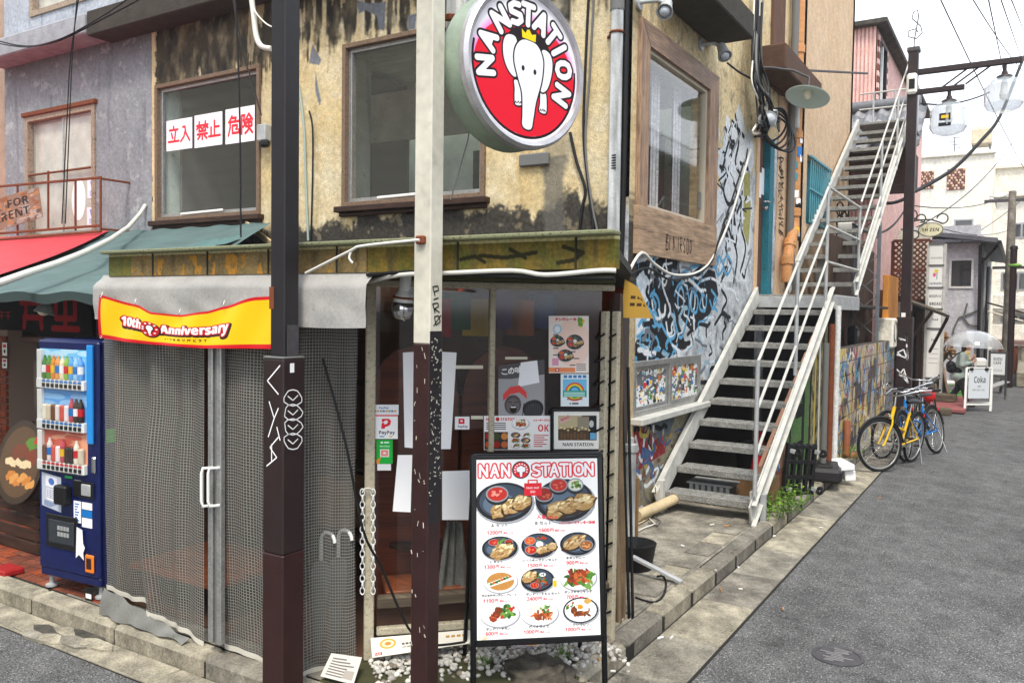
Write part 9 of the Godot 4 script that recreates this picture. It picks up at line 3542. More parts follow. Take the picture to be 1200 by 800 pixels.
# ---- bicycles: built along local -Z forward, wheels on y = 0
func bicycle(label: String,front: Vector3,rear: Vector3,steer: float,frame: Material,lean: float,scale: float,dark_guard: bool) -> void:
	var d:=(front-rear)
	d.y=0
	d=d.normalized()
	var s:=thing("bicycle",label,"bicycle",(front+rear)*0.5,"bicycles by the block wall")
	var right:=d.cross(UP).normalized()
	var B:=Basis(right,UP,-d)*Basis(BACK,lean)
	var x:=Transform3D(B.scaled_local(Vector3.ONE*scale),front-d*0.53*scale)
	var r:=0.335
	var fw:=V(0,r,-0.53)
	var rw:=V(0,r,0.52)
	var bb:=V(0,0.28,0.08)
	var seat:=V(0,0.84,0.27)
	var hd:=V(0,0.82,-0.30)
	var hl:=V(0,0.66,-0.35)
	var xs:=x*Transform3D(Basis.IDENTITY,hd)*Transform3D(Basis(V(0,0.95,0.3).normalized(),steer),Vector3.ZERO)*Transform3D(Basis.IDENTITY,-hd)
	for k in 2:
		var c: Vector3=[fw,rw][k]
		var xx: Transform3D=[xs,x][k]
		var m:=mb(xx)
		m.ring(c,RIGHT,r-0.018,0.019,40,8)
		var w:=obj("wheel",m,M.rubber,s)
		m=mb(xx)
		m.ring(c,RIGHT,r-0.043,0.010,40,6)
		obj("rim",m,M.alu,w)
		m=mb(xx)
		for i in 20:
			var t:=TAU*i/20.0
			m.tube([c+V(0.02 if i % 2 else -0.02,0.02*cos(t),0.02*sin(t)),c+V(0,(r-0.045)*cos(t+0.2),(r-0.045)*sin(t+0.2))],0.0022,3,false)
		obj("spoke",m,M.chrome,w)
		m=mb(xx)
		m.tube([c-V(0.05,0,0),c+V(0.05,0,0)],0.018,8)
		obj("hub",m,M.chrome,w)
		m=mb(xx)
		m.ring(c,RIGHT,r+0.016,0.018,20,5,PI*0.02 if k==0 else PI*0.05,PI*0.85)
		obj("mudguard",m,M.black if dark_guard else M.alu,s)
	var m:=mb(x)
	for e in [[hl,bb,0.019],[V(0,0.58,-0.31),V(0,0.46,0.17),0.016],[seat-V(0,0.14,0.03),bb,0.017],[hd,hl,0.022],[bb,rw+V(0.05,0,0),0.010],[bb,rw-V(0.05,0,0),0.010],[V(0,0.66,0.21),rw+V(0.05,0,0),0.008],[V(0,0.66,0.21),rw-V(0.05,0,0),0.008]]:
		m.tube([e[0],e[1]],e[2],8)
	obj("frame",m,frame,s)
	m=mb(xs)
	for k in [-0.05,0.05]:
		m.tube([hl+V(k*0.7,0.0,-0.01),hl+V(k,-0.06,-0.03),fw+V(k,0.02,0.03),fw+V(k,0,0)],0.012,6)
	obj("fork",m,frame,s)
	m=mb(xs)
	m.tube([hd,hd+V(0,0.14,0.02)],0.014,8)
	m.tube([V(-0.30,1.03,0.02),V(-0.24,1.02,-0.14),V(-0.12,0.96,-0.34),V(0,0.96,-0.32),V(0.12,0.96,-0.34),V(0.24,1.02,-0.14),V(0.30,1.03,0.02)],0.012,8)
	var hb:=obj("handlebar",m,M.chrome,s)
	for k in [-1.0,1.0]:
		m=mb(xs)
		m.tube([V(0.295*k,1.028,0.0),V(0.31*k,1.035,0.11)],0.018,8)
		obj("grip",m,M.black,hb)
		m=mb(xs)
		m.tube([V(0.27*k,1.01,-0.08),V(0.31*k,0.99,0.05)],0.006,5)
		obj("brake_lever",m,M.chrome,hb)
	m=mb(x)
	m.tube([seat-V(0,0.16,0.03),seat],0.013,8)
	obj("seat_post",m,M.chrome,s)
	m=mb(x)
	m.sheet(12,14,func(u,v):
		var wd:=lerpf(0.028,0.10,smoothstep(0.3,0.8,v))
		var t=PI*u
		return seat+V(-cos(t)*wd,0.02+0.045*sin(t)*(0.7+0.3*v)-0.03,lerpf(-0.16,0.12,v)))
	m.sheet(2,2,func(u,v): return seat+V((u-0.5)*lerpf(0.056,0.2,v),-0.01,lerpf(-0.16,0.12,v)))
	obj("saddle",m,M.black,s)
	m=mb(x)
	m.ring(bb+V(0.05,0,0),RIGHT,0.085,0.006,24,5)
	m.tube([bb+V(0.07,0,0),bb+V(0.075,-0.13,0.10)],0.010,6)
	m.tube([bb+V(-0.07,0,0),bb+V(-0.075,0.13,-0.10)],0.010,6)
	m.tube([bb-V(0.07,0,0),bb+V(0.07,0,0)],0.018,8)
	obj("crank",m,M.chrome,s)
	for k in [1.0,-1.0]:
		m=mb(x)
		m.box(bb+V(0.125*k,-0.13*k,0.10*k),V(0.09,0.022,0.06),0.006)
		obj("pedal",m,M.black,s)
	m=mb(x)
	m.tube([bb+V(0.05,0.085,0),rw+V(0.05,0.03,0)],0.004,4)
	m.tube([bb+V(0.05,-0.085,0),rw+V(0.05,-0.03,0)],0.004,4)
	obj("chain",m,M.iron,s)
	m=mb(xs)
	m.lathe([W(0,-0.06),W(0.03,-0.04),W(0.04,0.0),W(0,0.005)],V(0,0.70,-0.42),V(0,0,-1),12)
	obj("headlamp",m,M.chrome,s)
	m=mb(x)
	m.box(V(0,0.62,0.72),V(0.05,0.05,0.03),0.01)
	obj("rear_reflector",m,M.red,s)
	m=mb(x)
	m.tube([rw+V(-0.06,0,0.0),V(-0.16,0.02,0.46)],0.008,5)
	obj("kick_stand",m,M.chrome,s)

func bicycles() -> void:
	var yf:=oy(1030,553,0.0)
	bicycle("yellow city bicycle, front wheel turned towards the street, nearest of the row",yf,yf+V(0.32,0,-1.25),-0.5,M.yellow,0.10,1.16,true)
	var bf:=oy(1062,541,0.0)
	bicycle("bright blue bicycle standing behind the yellow one, outermost in the row",bf,bf+V(0.38,0,-1.3),0.12,M.blue,-0.16,1.16,true)
	var cf:=yf+V(0.0,0,-1.0)
	bicycle("black bicycle squeezed between block wall and yellow bicycle",cf+V(-0.12,0,-0.2),cf+V(0.05,0,-1.5),-0.25,M.black,0.12,1.12,true)
	var df:=oy(1086,522,0.0)
	bicycle("dark bicycle with red rear light farthest along the row",df+V(-0.2,0,-0.5),df+V(-0.05,0,-1.8),0.3,M.steel_black,-0.05,1.14,true)
	var m:=mb()
	m.ball(od(1089,463,15.5),V(0.12,0.14,0.1),10)
	tag(obj("red_saddle_cover",m,M.red),"round red cover perched on the farthest bicycle's rear","cover")

# ---- smooth body from joints: union of tapered capsules, meshed as surface nets
func body_mesh(bones: Array,cell: float,blend: float) -> Mb:
	var lo:=Vector3.INF
	var hi:=-Vector3.INF
	for b in bones:
		for i in 2:
			var p: Vector3=b[i]
			var r: float=maxf(b[2],b[3])+cell*3
			lo=lo.min(p-Vector3.ONE*r)
			hi=hi.max(p+Vector3.ONE*r)
	var n:=Vector3i((hi-lo)/cell)+Vector3i(2,2,2)
	var f:=PackedFloat32Array()
	f.resize(n.x*n.y*n.z)
	f.fill(1.0)
	var sx:=1
	var sy:=n.x
	var sz:=n.x*n.y
	for b in bones:
		var a: Vector3=b[0]
		var c: Vector3=b[1]
		var ra: float=b[2]
		var rb: float=b[3]
		var rm:=maxf(ra,rb)+cell*3.0
		var l:=Vector3i((a.min(c)-Vector3.ONE*rm-lo)/cell)
		var h:=Vector3i((a.max(c)+Vector3.ONE*rm-lo)/cell)+Vector3i.ONE
		l=l.clamp(Vector3i.ZERO,n-Vector3i.ONE)
		h=h.clamp(Vector3i.ZERO,n-Vector3i.ONE)
		var ab:=c-a
		var ll:=maxf(ab.length_squared(),1e-9)
		for k in range(l.z,h.z+1):
			for j in range(l.y,h.y+1):
				var o:=k*sz+j*sy
				for i in range(l.x,h.x+1):
					var p:=lo+V(i,j,k)*cell
					var t:=clampf((p-a).dot(ab)/ll,0.0,1.0)
					var d:=(p-a-ab*t).length()-lerpf(ra,rb,t)
					var g:=f[o+i]
					var e:=maxf(blend-absf(d-g),0.0)
					f[o+i]=minf(d,g)-e*e/(4.0*blend)
	var id:={}
	var VV:=[]
	var NN:=[]
	for k in n.z-1:
		for j in n.y-1:
			for i in n.x-1:
				var o:=k*sz+j*sy+i
				var v:=[f[o],f[o+1],f[o+sy],f[o+sy+1],f[o+sz],f[o+sz+1],f[o+sz+sy],f[o+sz+sy+1]]
				var neg:=0
				for q in v:
					if q<0.0: neg+=1
				if neg==0 or neg==8: continue
				var sum:=Vector3.ZERO
				var cnt:=0
				for e in [[0,1],[2,3],[4,5],[6,7],[0,2],[1,3],[4,6],[5,7],[0,4],[1,5],[2,6],[3,7]]:
					var a: float=v[e[0]]
					var b: float=v[e[1]]
					if (a<0.0) != (b<0.0):
						var t:=a/(a-b)
						var pa:=V(e[0] & 1,(e[0] >> 1) & 1,e[0] >> 2)
						var pb:=V(e[1] & 1,(e[1] >> 1) & 1,e[1] >> 2)
						sum+=pa.lerp(pb,t)
						cnt+=1
				id[o]=VV.size()
				VV.append(lo+(V(i,j,k)+sum/cnt)*cell)
				NN.append(V(v[1]+v[3]+v[5]+v[7]-v[0]-v[2]-v[4]-v[6],v[2]+v[3]+v[6]+v[7]-v[0]-v[1]-v[4]-v[5],v[4]+v[5]+v[6]+v[7]-v[0]-v[1]-v[2]-v[3]).normalized())
	var m:=mb()
	var st:=[sx,sy,sz]
	for o in id:
		for ax in 3:
			var b1: int=st[(ax+1) % 3]
			var b2: int=st[(ax+2) % 3]
			var s0: bool=f[o]<0.0
			if o+st[ax]<f.size() and s0 != (f[o+st[ax]]<0.0) and id.has(o-b1) and id.has(o-b2) and id.has(o-b1-b2):
				var q:=[id[o],id[o-b1],id[o-b1-b2],id[o-b2]]
				m.fix(VV[q[0]],VV[q[1]],VV[q[2]],NN[q[0]],NN[q[1]],NN[q[2]],Vector2.ZERO,Vector2.ZERO,Vector2.ZERO)
				m.fix(VV[q[0]],VV[q[2]],VV[q[3]],NN[q[0]],NN[q[2]],NN[q[3]],Vector2.ZERO,Vector2.ZERO,Vector2.ZERO)
	return m

func person_with_umbrella() -> void:
	var p:=oy(1126,476,0.0)
	var s:=thing("person","person in pale green jacket and black trousers walking under a clear umbrella","person",p)
	var J:=func(x,y,z): return p+V(x,y,z)
	var hip: Vector3=J.call(-0.06,0.86,0.0)
	var che: Vector3=J.call(0.02,1.20,0.0)
	var nek: Vector3=J.call(0.06,1.38,0.0)
	var hed: Vector3=J.call(0.12,1.52,0.0)
	var kL: Vector3=J.call(0.06,0.47,0.07)
	var kR: Vector3=J.call(-0.06,0.47,-0.07)
	var aL: Vector3=J.call(0.14,0.09,0.07)
	var aR: Vector3=J.call(-0.26,0.12,-0.07)
	var shN: Vector3=J.call(0.02,1.31,0.16)
	var shF: Vector3=J.call(0.02,1.31,-0.16)
	var elN: Vector3=J.call(0.02,1.06,0.22)
	var elF: Vector3=J.call(0.06,1.08,-0.22)
	var wrN: Vector3=J.call(0.24,1.13,0.10)
	var wrF: Vector3=J.call(0.22,1.20,-0.06)
	# body
	var bones:=[[hip+V(0,0,0.07),kL,0.085,0.055],[kL,aL,0.055,0.036],[hip+V(0,0,-0.07),kR,0.085,0.055],[kR,aR,0.055,0.036],[hip,che,0.13,0.125],[che+V(0,0.05,0.06),che+V(0,0.05,-0.06),0.11,0.11],[che,nek,0.11,0.05],[nek,hed,0.048,0.05],[shN,elN,0.048,0.04],[elN,wrN,0.038,0.026],[shF,elF,0.048,0.04],[elF,wrF,0.038,0.026]]
	# head with brow, nose, chin, ears
	bones.append_array([[hed+V(0,0.02,0),hed+V(-0.025,0.045,0),0.085,0.09],[hed+V(0.04,-0.06,0),hed+V(0.05,-0.07,0),0.045,0.03],[hed+V(0.085,0.005,0),hed+V(0.102,-0.015,0),0.012,0.014],[hed+V(-0.01,0,0.085),hed+V(-0.015,-0.03,0.085),0.018,0.012],[hed+V(-0.01,0,-0.085),hed+V(-0.015,-0.03,-0.085),0.018,0.012]])
	for h in [[wrN,V(0.7,0.55,-0.35)],[wrF,V(0.6,0.7,0.2)]]:
		var d: Vector3=(h[1] as Vector3).normalized()
		var side:=d.cross(UP).normalized()
		var up:=side.cross(d)
		var palm: Vector3=h[0]+d*0.05
		bones.append([h[0],palm+d*0.02,0.027,0.03])
		for k in 4:
			var root:=palm+d*0.03+side*(k-1.5)*0.017
			var mid:=root+d*(0.03+0.004*(1.5-absf(k-1.5)))+up*0.012
			bones.append([root,mid,0.0095,0.009])
			bones.append([mid,mid+d*0.006+up*0.03,0.009,0.008])
		bones.append([h[0]+d*0.03+side*0.025,h[0]+d*0.065+side*0.045+up*0.02,0.012,0.009])
	obj("body",body_mesh(bones,0.013,0.02),M.skin,s)
	# jacket
	var jk:=[[hip+V(0.0,-0.10,0),che,0.165,0.145],[hip+V(0,-0.08,0.06),hip+V(0,-0.08,-0.06),0.14,0.14],[che+V(0,0.06,0.08),che+V(0,0.06,-0.08),0.12,0.12],[che,nek-V(0,0.03,0),0.13,0.075],[shN,elN,0.072,0.062],[elN,wrN-(wrN-elN)*0.12,0.062,0.045],[shF,elF,0.072,0.062],[elF,wrF-(wrF-elF)*0.12,0.062,0.045]]
	obj("jacket",body_mesh(jk,0.02,0.04),mat("jacket_green",Color(0.72,0.78,0.74),0.8,0,"fine",1.5),s)
	obj("scarf",body_mesh([[nek+V(0.02,-0.02,0.05),nek+V(0.06,-0.03,0),0.05,0.05],[nek+V(0.06,-0.03,0),nek+V(0.10,-0.18,0.03),0.05,0.035],[nek+V(0.02,-0.02,-0.05),nek+V(0.06,-0.03,0),0.05,0.05]],0.016,0.03),mat("scarf_yellow",Color(0.88,0.76,0.48),0.85),s)
	obj("trousers",body_mesh([[hip+V(0,0,0.07),kL,0.115,0.075],[kL,aL+V(0,0.06,0),0.075,0.06],[hip+V(0,0,-0.07),kR,0.115,0.075],[kR,aR+V(0,0.06,0),0.075,0.06],[hip+V(0,0.06,0.05),hip+V(0,0.06,-0.05),0.12,0.12]],0.018,0.03),mat("trouser_black",Color(0.10,0.10,0.11),0.8),s)
	for e in [[aL,0.0],[aR,-0.35]]:
		var fwd:=V(cos(e[1]),sin(e[1]),0)
		obj("shoe",body_mesh([[e[0]+V(0,-0.01,0),e[0]-V(0.03,0.04,0),0.05,0.045],[e[0]-V(0.03,0.045,0),e[0]-V(0,0.05,0)+fwd*0.16,0.042,0.034]],0.013,0.02),M.black,s)
	obj("hair",body_mesh([[hed+V(-0.035,0.05,0),hed+V(-0.03,0.06,0),0.098,0.098],[hed+V(-0.075,0.0,0.03),hed+V(-0.09,-0.16,0.02),0.065,0.05],[hed+V(-0.075,0.0,-0.03),hed+V(-0.09,-0.16,-0.02),0.065,0.05],[hed+V(0.04,0.085,0),hed+V(-0.02,0.09,0),0.055,0.06]],0.014,0.03),mat("hair_dark",Color(0.16,0.11,0.09),0.6),s)
	for k in [-0.032,0.032]:
		obj("eye",lathe_mb([W(0,0.008),W(0.009,0.003),W(0.010,-0.004)],hed+V(0.076,0.012,k),RIGHT,8),M.black,s)
	var mo:=mb()
	mo.box(hed+V(0.083,-0.052,0),V(0.008,0.008,0.035),0.003)
	obj("mouth",mo,M.red,s)
	var bag:=thing("shoulder_bag","round black shoulder bag carried at the walking person's back","bag",p+V(-0.24,1.0,0.12))
	obj("pouch",body_mesh([[p+V(-0.24,1.04,0.13),p+V(-0.22,0.96,0.12),0.11,0.125]],0.02,0.02),M.black,bag)
	var st:=mb()
	st.tube([p+V(-0.3,1.1,0.18),p+V(-0.1,1.33,0.19),p+V(0.03,1.41,0.12),p+V(0.10,1.28,0.0)],0.018,6)
	obj("strap",st,M.black,bag)
	# clear dome umbrella held in the far hand
	var top:=p+V(0.26,1.93,-0.05)
	var u:=thing("clear_umbrella","clear plastic dome umbrella held over the walking person","umbrella",top)
	var prof:=[]
	for i in 10:
		var t:=i/9.0
		prof.append(W(0.66*sin(t*1.35)/sin(1.35),-0.42*(1.0-cos(t*1.35))/(1.0-cos(1.35))))
	var m:=mb()
	m.lathe(prof,top,V(0.05,1,0),24)
	obj("canopy",m,M.film,u)
	for i in 8:
		m=mb()
		var t:=TAU*i/8.0
		var pts:=[]
		for q in prof: pts.append(top+V(cos(t)*q.x,q.y-0.004+0.0,sin(t)*q.x)+V(q.y*0.05,-cos(t)*q.x*0.05,0))
		m.tube(pts,0.006,4)
		obj("rib",m,M.alu,u)
	m=mb()
	m.tube([top+V(0,0.08,0),wrF+V(0.05,-0.06,0)],0.01,6)
	obj("shaft",m,M.chrome,u)
	m=mb()
	m.tube([wrF+V(0.05,-0.05,0),wrF+V(0.05,-0.14,0),wrF+V(0.08,-0.18,0),wrF+V(0.12,-0.15,0)],0.016,6)
	obj("handle",m,M.white_plastic,u)

func wire(called: String,pts: Array,r: float,material: Material,label: String,sag:=0.0) -> void:
	var q:=[]
	if pts.size()==2:
		for i in 13:
			var t:=i/12.0
			q.append((pts[0] as Vector3).lerp(pts[1],t)-V(0,sag*4.0*t*(1-t),0))
	else:
		for i in pts.size()-1:
			for k in 4:
				var t:=k/4.0
				q.append((pts[i] as Vector3).cubic_interpolate(pts[i+1],pts[maxi(i-1,0)],pts[mini(i+2,pts.size()-1)],t))
		q.append(pts[-1])
	var m:=mb()
	m.tube(q,r,6)
	tag(obj(called,m,material),label,"cable" if called.contains("cable") else "wire")

func wires() -> void:
	var c=M.cable
	# over the alley
	wire("thick_cable",[od(1062,228,19),od(1085,218,20),od(1120,196,21),od(1150,165,21.5),od(1172,137,22),od(1195,80,23),od(1204,60,24)],0.045,c,"thick black cable climbing from the lamp post to the upper right")
	wire("span_wire",[od(1103,0,18),od(1200,196,40)],0.016,c,"leftmost thin wire crossing the white sky right of the lamp post",0.1)
	wire("span_wire",[od(1138,-5,16),od(1200,84,34)],0.014,c,"thin wire passing over the long lamp arm towards its lantern",0.1)
	wire("span_wire",[od(1158,-5,16),od(1182,110,40)],0.014,c,"steep thin wire dropping behind the end of the long lamp arm",0.0)
	wire("span_wire",[od(1172,-5,16),od(1198,70,40)],0.014,c,"first of two close wires in the top right corner of sky",0.0)
	wire("span_wire",[od(1184,-5,16),od(1202,40,40)],0.014,c,"second of two close wires in the top right corner of sky",0.0)
	wire("span_wire",[od(1075,266,19.5),od(1200,146,34)],0.014,c,"thin wire rising from the oval sign bracket to the right",0.5)
	wire("span_wire",[od(1080,121,19),od(1160,108,19.4),od(1200,45,20)].slice(0,2),0.02,c,"short sagging wire between the two glass lanterns",0.12)
	wire("span_wire",[od(1064,240,19.2),od(1182,228,33)],0.014,c,"level thin wire from lamp post to the utility pole",0.25)
	wire("span_wire",[od(1064,252,19.2),od(1182,270,33)],0.012,c,"lower thin wire from lamp post to the utility pole",0.3)
	wire("span_wire",[od(1090,300,24),od(1200,232,34)],0.012,c,"thin wire slanting across the grey house gable",0.2)
	wire("span_cable",[od(1040,238,18.5),od(1062,232,18.7)],0.04,c,"short thick cable tied back from lamp post towards the stair",0.03)
	wire("span_cable",[ox(1000,262,-2.3),od(1060,247,18.6)],0.02,c,"thin slack cable from stair rail to lamp post",0.3)
	# on the grey and yellow fronts
	wire("wall_wire",[oz(-6,47,-7.0),oz(30,54,-7.0),oz(70,47,-7.0),oz(120,22,-7.0),oz(165,-2,-7.0)],0.012,c,"upper of two dark wires sagging before the grey wall's ledge")
	wire("wall_wire",[oz(-6,50,-6.98),oz(32,55,-6.98),oz(74,44,-6.98),oz(122,17,-6.98),oz(150,-2,-6.98)],0.010,c,"lower of two dark wires sagging before the grey wall's ledge")
	wire("drop_wire",[oz(92,-5,-7.05),oz(82,70,-7.05),oz(78,140,-7.05),oz(72,262,-7.05)],0.009,c,"left one of two wires hanging down across the papered window")
	wire("drop_wire",[oz(90,-5,-7.03),oz(84,70,-7.03),oz(81,140,-7.03),oz(76,262,-7.03)],0.009,c,"right one of two wires hanging down across the papered window")
	wire("drop_wire",[oz(275,-5,-6.6),oz(279,80,-6.6),oz(281,160,-6.6),oz(282,300,-6.6)],0.011,c,"dark wire hanging straight down over the warning sheets")
	wire("drop_wire",[oz(272,-5,-6.9),oz(284,60,-6.9),oz(295,96,-6.9),oz(306,135,-6.9)],0.009,c,"dark wire slanting down to the box beside the left window")
	wire("white_cable",[oz(294,-6,-7.2),oz(297,18,-7.2),oz(300,42,-7.2),oz(306,54,-7.2),oz(318,57,-7.2)],0.035,M.cable_white,"thick white cable looping at the left window's upper corner")
	wire("white_cable",[oz(296,8,-7.15),oz(302,18,-7.15),oz(312,28,-7.15),oz(320,32,-7.15)],0.01,M.cable_white,"thin white cable beside the thick loop near the dark pole")
	var bx:=thing("cable_box","grey cable box with black clamp beside the left window","box",oz(311,158,ZF+0.05))
	obj("case",box_mb(oz(309,156,ZF+0.06),V(0.16,0.22,0.12),0.015),M.galv,bx)
	obj("clamp",box_mb(oz(310,168,ZF+0.1),V(0.14,0.1,0.1),0.03),M.black,bx)
	var e:=0.03
	wire("wall_cable",[oz(350,100,ZF+e),oz(356,150,ZF+e),oz(358,210,ZF+e),oz(361,282,ZF+e)],0.016,mat("conduit_green",Color(0.62,0.68,0.64),0.6),"pale green conduit down the yellow wall right of dark pole")
	wire("wall_cable",[oz(362,130,ZF+e),oz(366,150,ZF+e),oz(366,210,ZF+e),oz(364,282,ZF+e)],0.011,c,"dark cable down the yellow wall beside the pale conduit")
	wire("wall_cable",[oz(668,155,ZF+e),oz(676,190,ZF+e),oz(686,222,ZF+e),oz(682,245,ZF+e),oz(678,284,ZF+e)],0.016,c,"dark cable curving below the round sign to the annex roof")
	wire("wall_cable",[oz(690,-5,ZF+e),oz(686,80,ZF+e),oz(684,160,ZF+e),oz(690,220,ZF+e),oz(698,286,ZF+e)],0.014,c,"left cable of the pair on the corner wall strip")
	wire("wall_cable",[oz(696,-5,ZF+e),oz(691,90,ZF+e),oz(686,170,ZF+e),oz(694,240,ZF+e),oz(704,286,ZF+e)],0.012,M.cable_grey,"right cable of the pair on the corner wall strip")
	wire("wall_cable",[oz(735,-5,ZF+e),oz(733,100,ZF+e),oz(731,200,ZF+e),oz(727,330,ZF+e)],0.03,c,"black cable bundle down the building corner edge")
	tag(obj("wall_plate",box_mb(oz(626,187,ZF+0.03),V(0.36,0.13,0.05),0.012),M.cable_grey),"small grey metal plate on the yellow wall under the round sign","plate")
	# fascia cables and string
	wire("white_cable",[oz(432,330,-3.5),oz(470,322,-3.36),oz(520,320,-3.36),oz(600,317,-3.36),oz(640,322,-3.36),oz(700,317,-3.36),oz(722,317,-3.38)],0.012,M.cable_white,"white cable running along under the green fascia board")
	wire("fascia_cable",[oz(430,322,-3.36),oz(500,318,-3.37),oz(600,324,-3.37),oz(720,326,-3.37)],0.01,c,"black cable running along under the green fascia board")
	wire("white_string",[od(358,320,4.4),od(410,294,4.1),od(425,288,4.05),od(491,281,3.9)],0.007,M.cable_white,"white string tied from the banner corner to the cream pole")
	wire("string_tail",[od(412,293,4.1),od(409,302,4.1),od(413,308,4.1)],0.006,M.cable_white,"loose knotted tail of white string left of the cream pole")
	# lead from the bulb to the pole and down across the rail
	wire("black_cable",[gl(378,420,0.2),gl(405,520,0.25),gl(425,620,0.25),gl(447,665,0.2),gl(478,735,0.2),gl(505,755,0.2),gl(545,752,0.2)],0.008,c,"black cable slanting across curtain and lower rail to the menu board")
	# bunches on the side wall
	var vg:=RandomNumberGenerator.new()
	vg.seed=17
	wire("side_cable",[ox(737,318,XR+0.06),ox(752,296,XR+0.06),ox(768,310,XR+0.08),ox(790,322,XR+0.06),ox(820,318,XR+0.05),ox(838,296,XR+0.05),ox(858,250,XR+0.05),ox(880,175,XR+0.06)],0.016,M.cable_white,"pale cable looping below the wooden apron and up past white graffiti")
	wire("side_cable",[ox(738,322,XR+0.07),ox(760,314,XR+0.07),ox(790,328,XR+0.07),ox(830,312,XR+0.06),ox(846,270,XR+0.06),ox(872,190,XR+0.06)],0.013,c,"black cable sagging below the wooden apron board")
	wire("side_cable",[ox(853,74,XR+0.1),ox(866,84,XR+0.1),ox(880,92,XR+0.15),ox(890,100,XR+0.15)],0.014,c,"short black lead from the right spot lamp to the tangle")
	var tg:=thing("cable_tangle","tangle of black and white cables under the brown balcony box","cables",ox(895,130,XR+0.15))
	for i in 16:
		var pts:=[]
		var a:=vg.randf_range(884,895)
		pts.append(ox(a,vg.randf_range(-10,30),XR+0.08))
		pts.append(ox(a-2,70,XR+0.1+vg.randf()*0.1))
		pts.append(ox(a+vg.randf_range(-6,8),100,XR+0.12+vg.randf()*0.15))
		pts.append(ox(a+vg.randf_range(-4,22),vg.randf_range(115,150),XR+0.12+vg.randf()*0.2))
		pts.append(ox(a+vg.randf_range(-8,30),vg.randf_range(128,160),XR+0.12+vg.randf()*0.2))
		pts.append(ox(a+vg.randf_range(-6,34),vg.randf_range(120,168),XR+0.1))
		var q:=[]
		for k in pts.size()-1:
			for t in [0.0,0.25,0.5,0.75]:
				q.append((pts[k] as Vector3).cubic_interpolate(pts[k+1],pts[maxi(k-1,0)],pts[mini(k+2,pts.size()-1)],t))
		var m:=mb()
		m.tube(q,vg.randf_range(0.012,0.022),5)
		obj("cable",m,[M.cable,M.cable,M.cable,M.cable_white,M.cable_grey][i % 5],tg)
	for i in 5:
		var m:=mb()
		m.ring(ox(908+i*1.5,146+i*2.5,XR+0.2),V(1,0.25*(i-2),0.5),0.24+0.02*i,0.016,22,5)
		obj("coil",m,M.cable,tg)

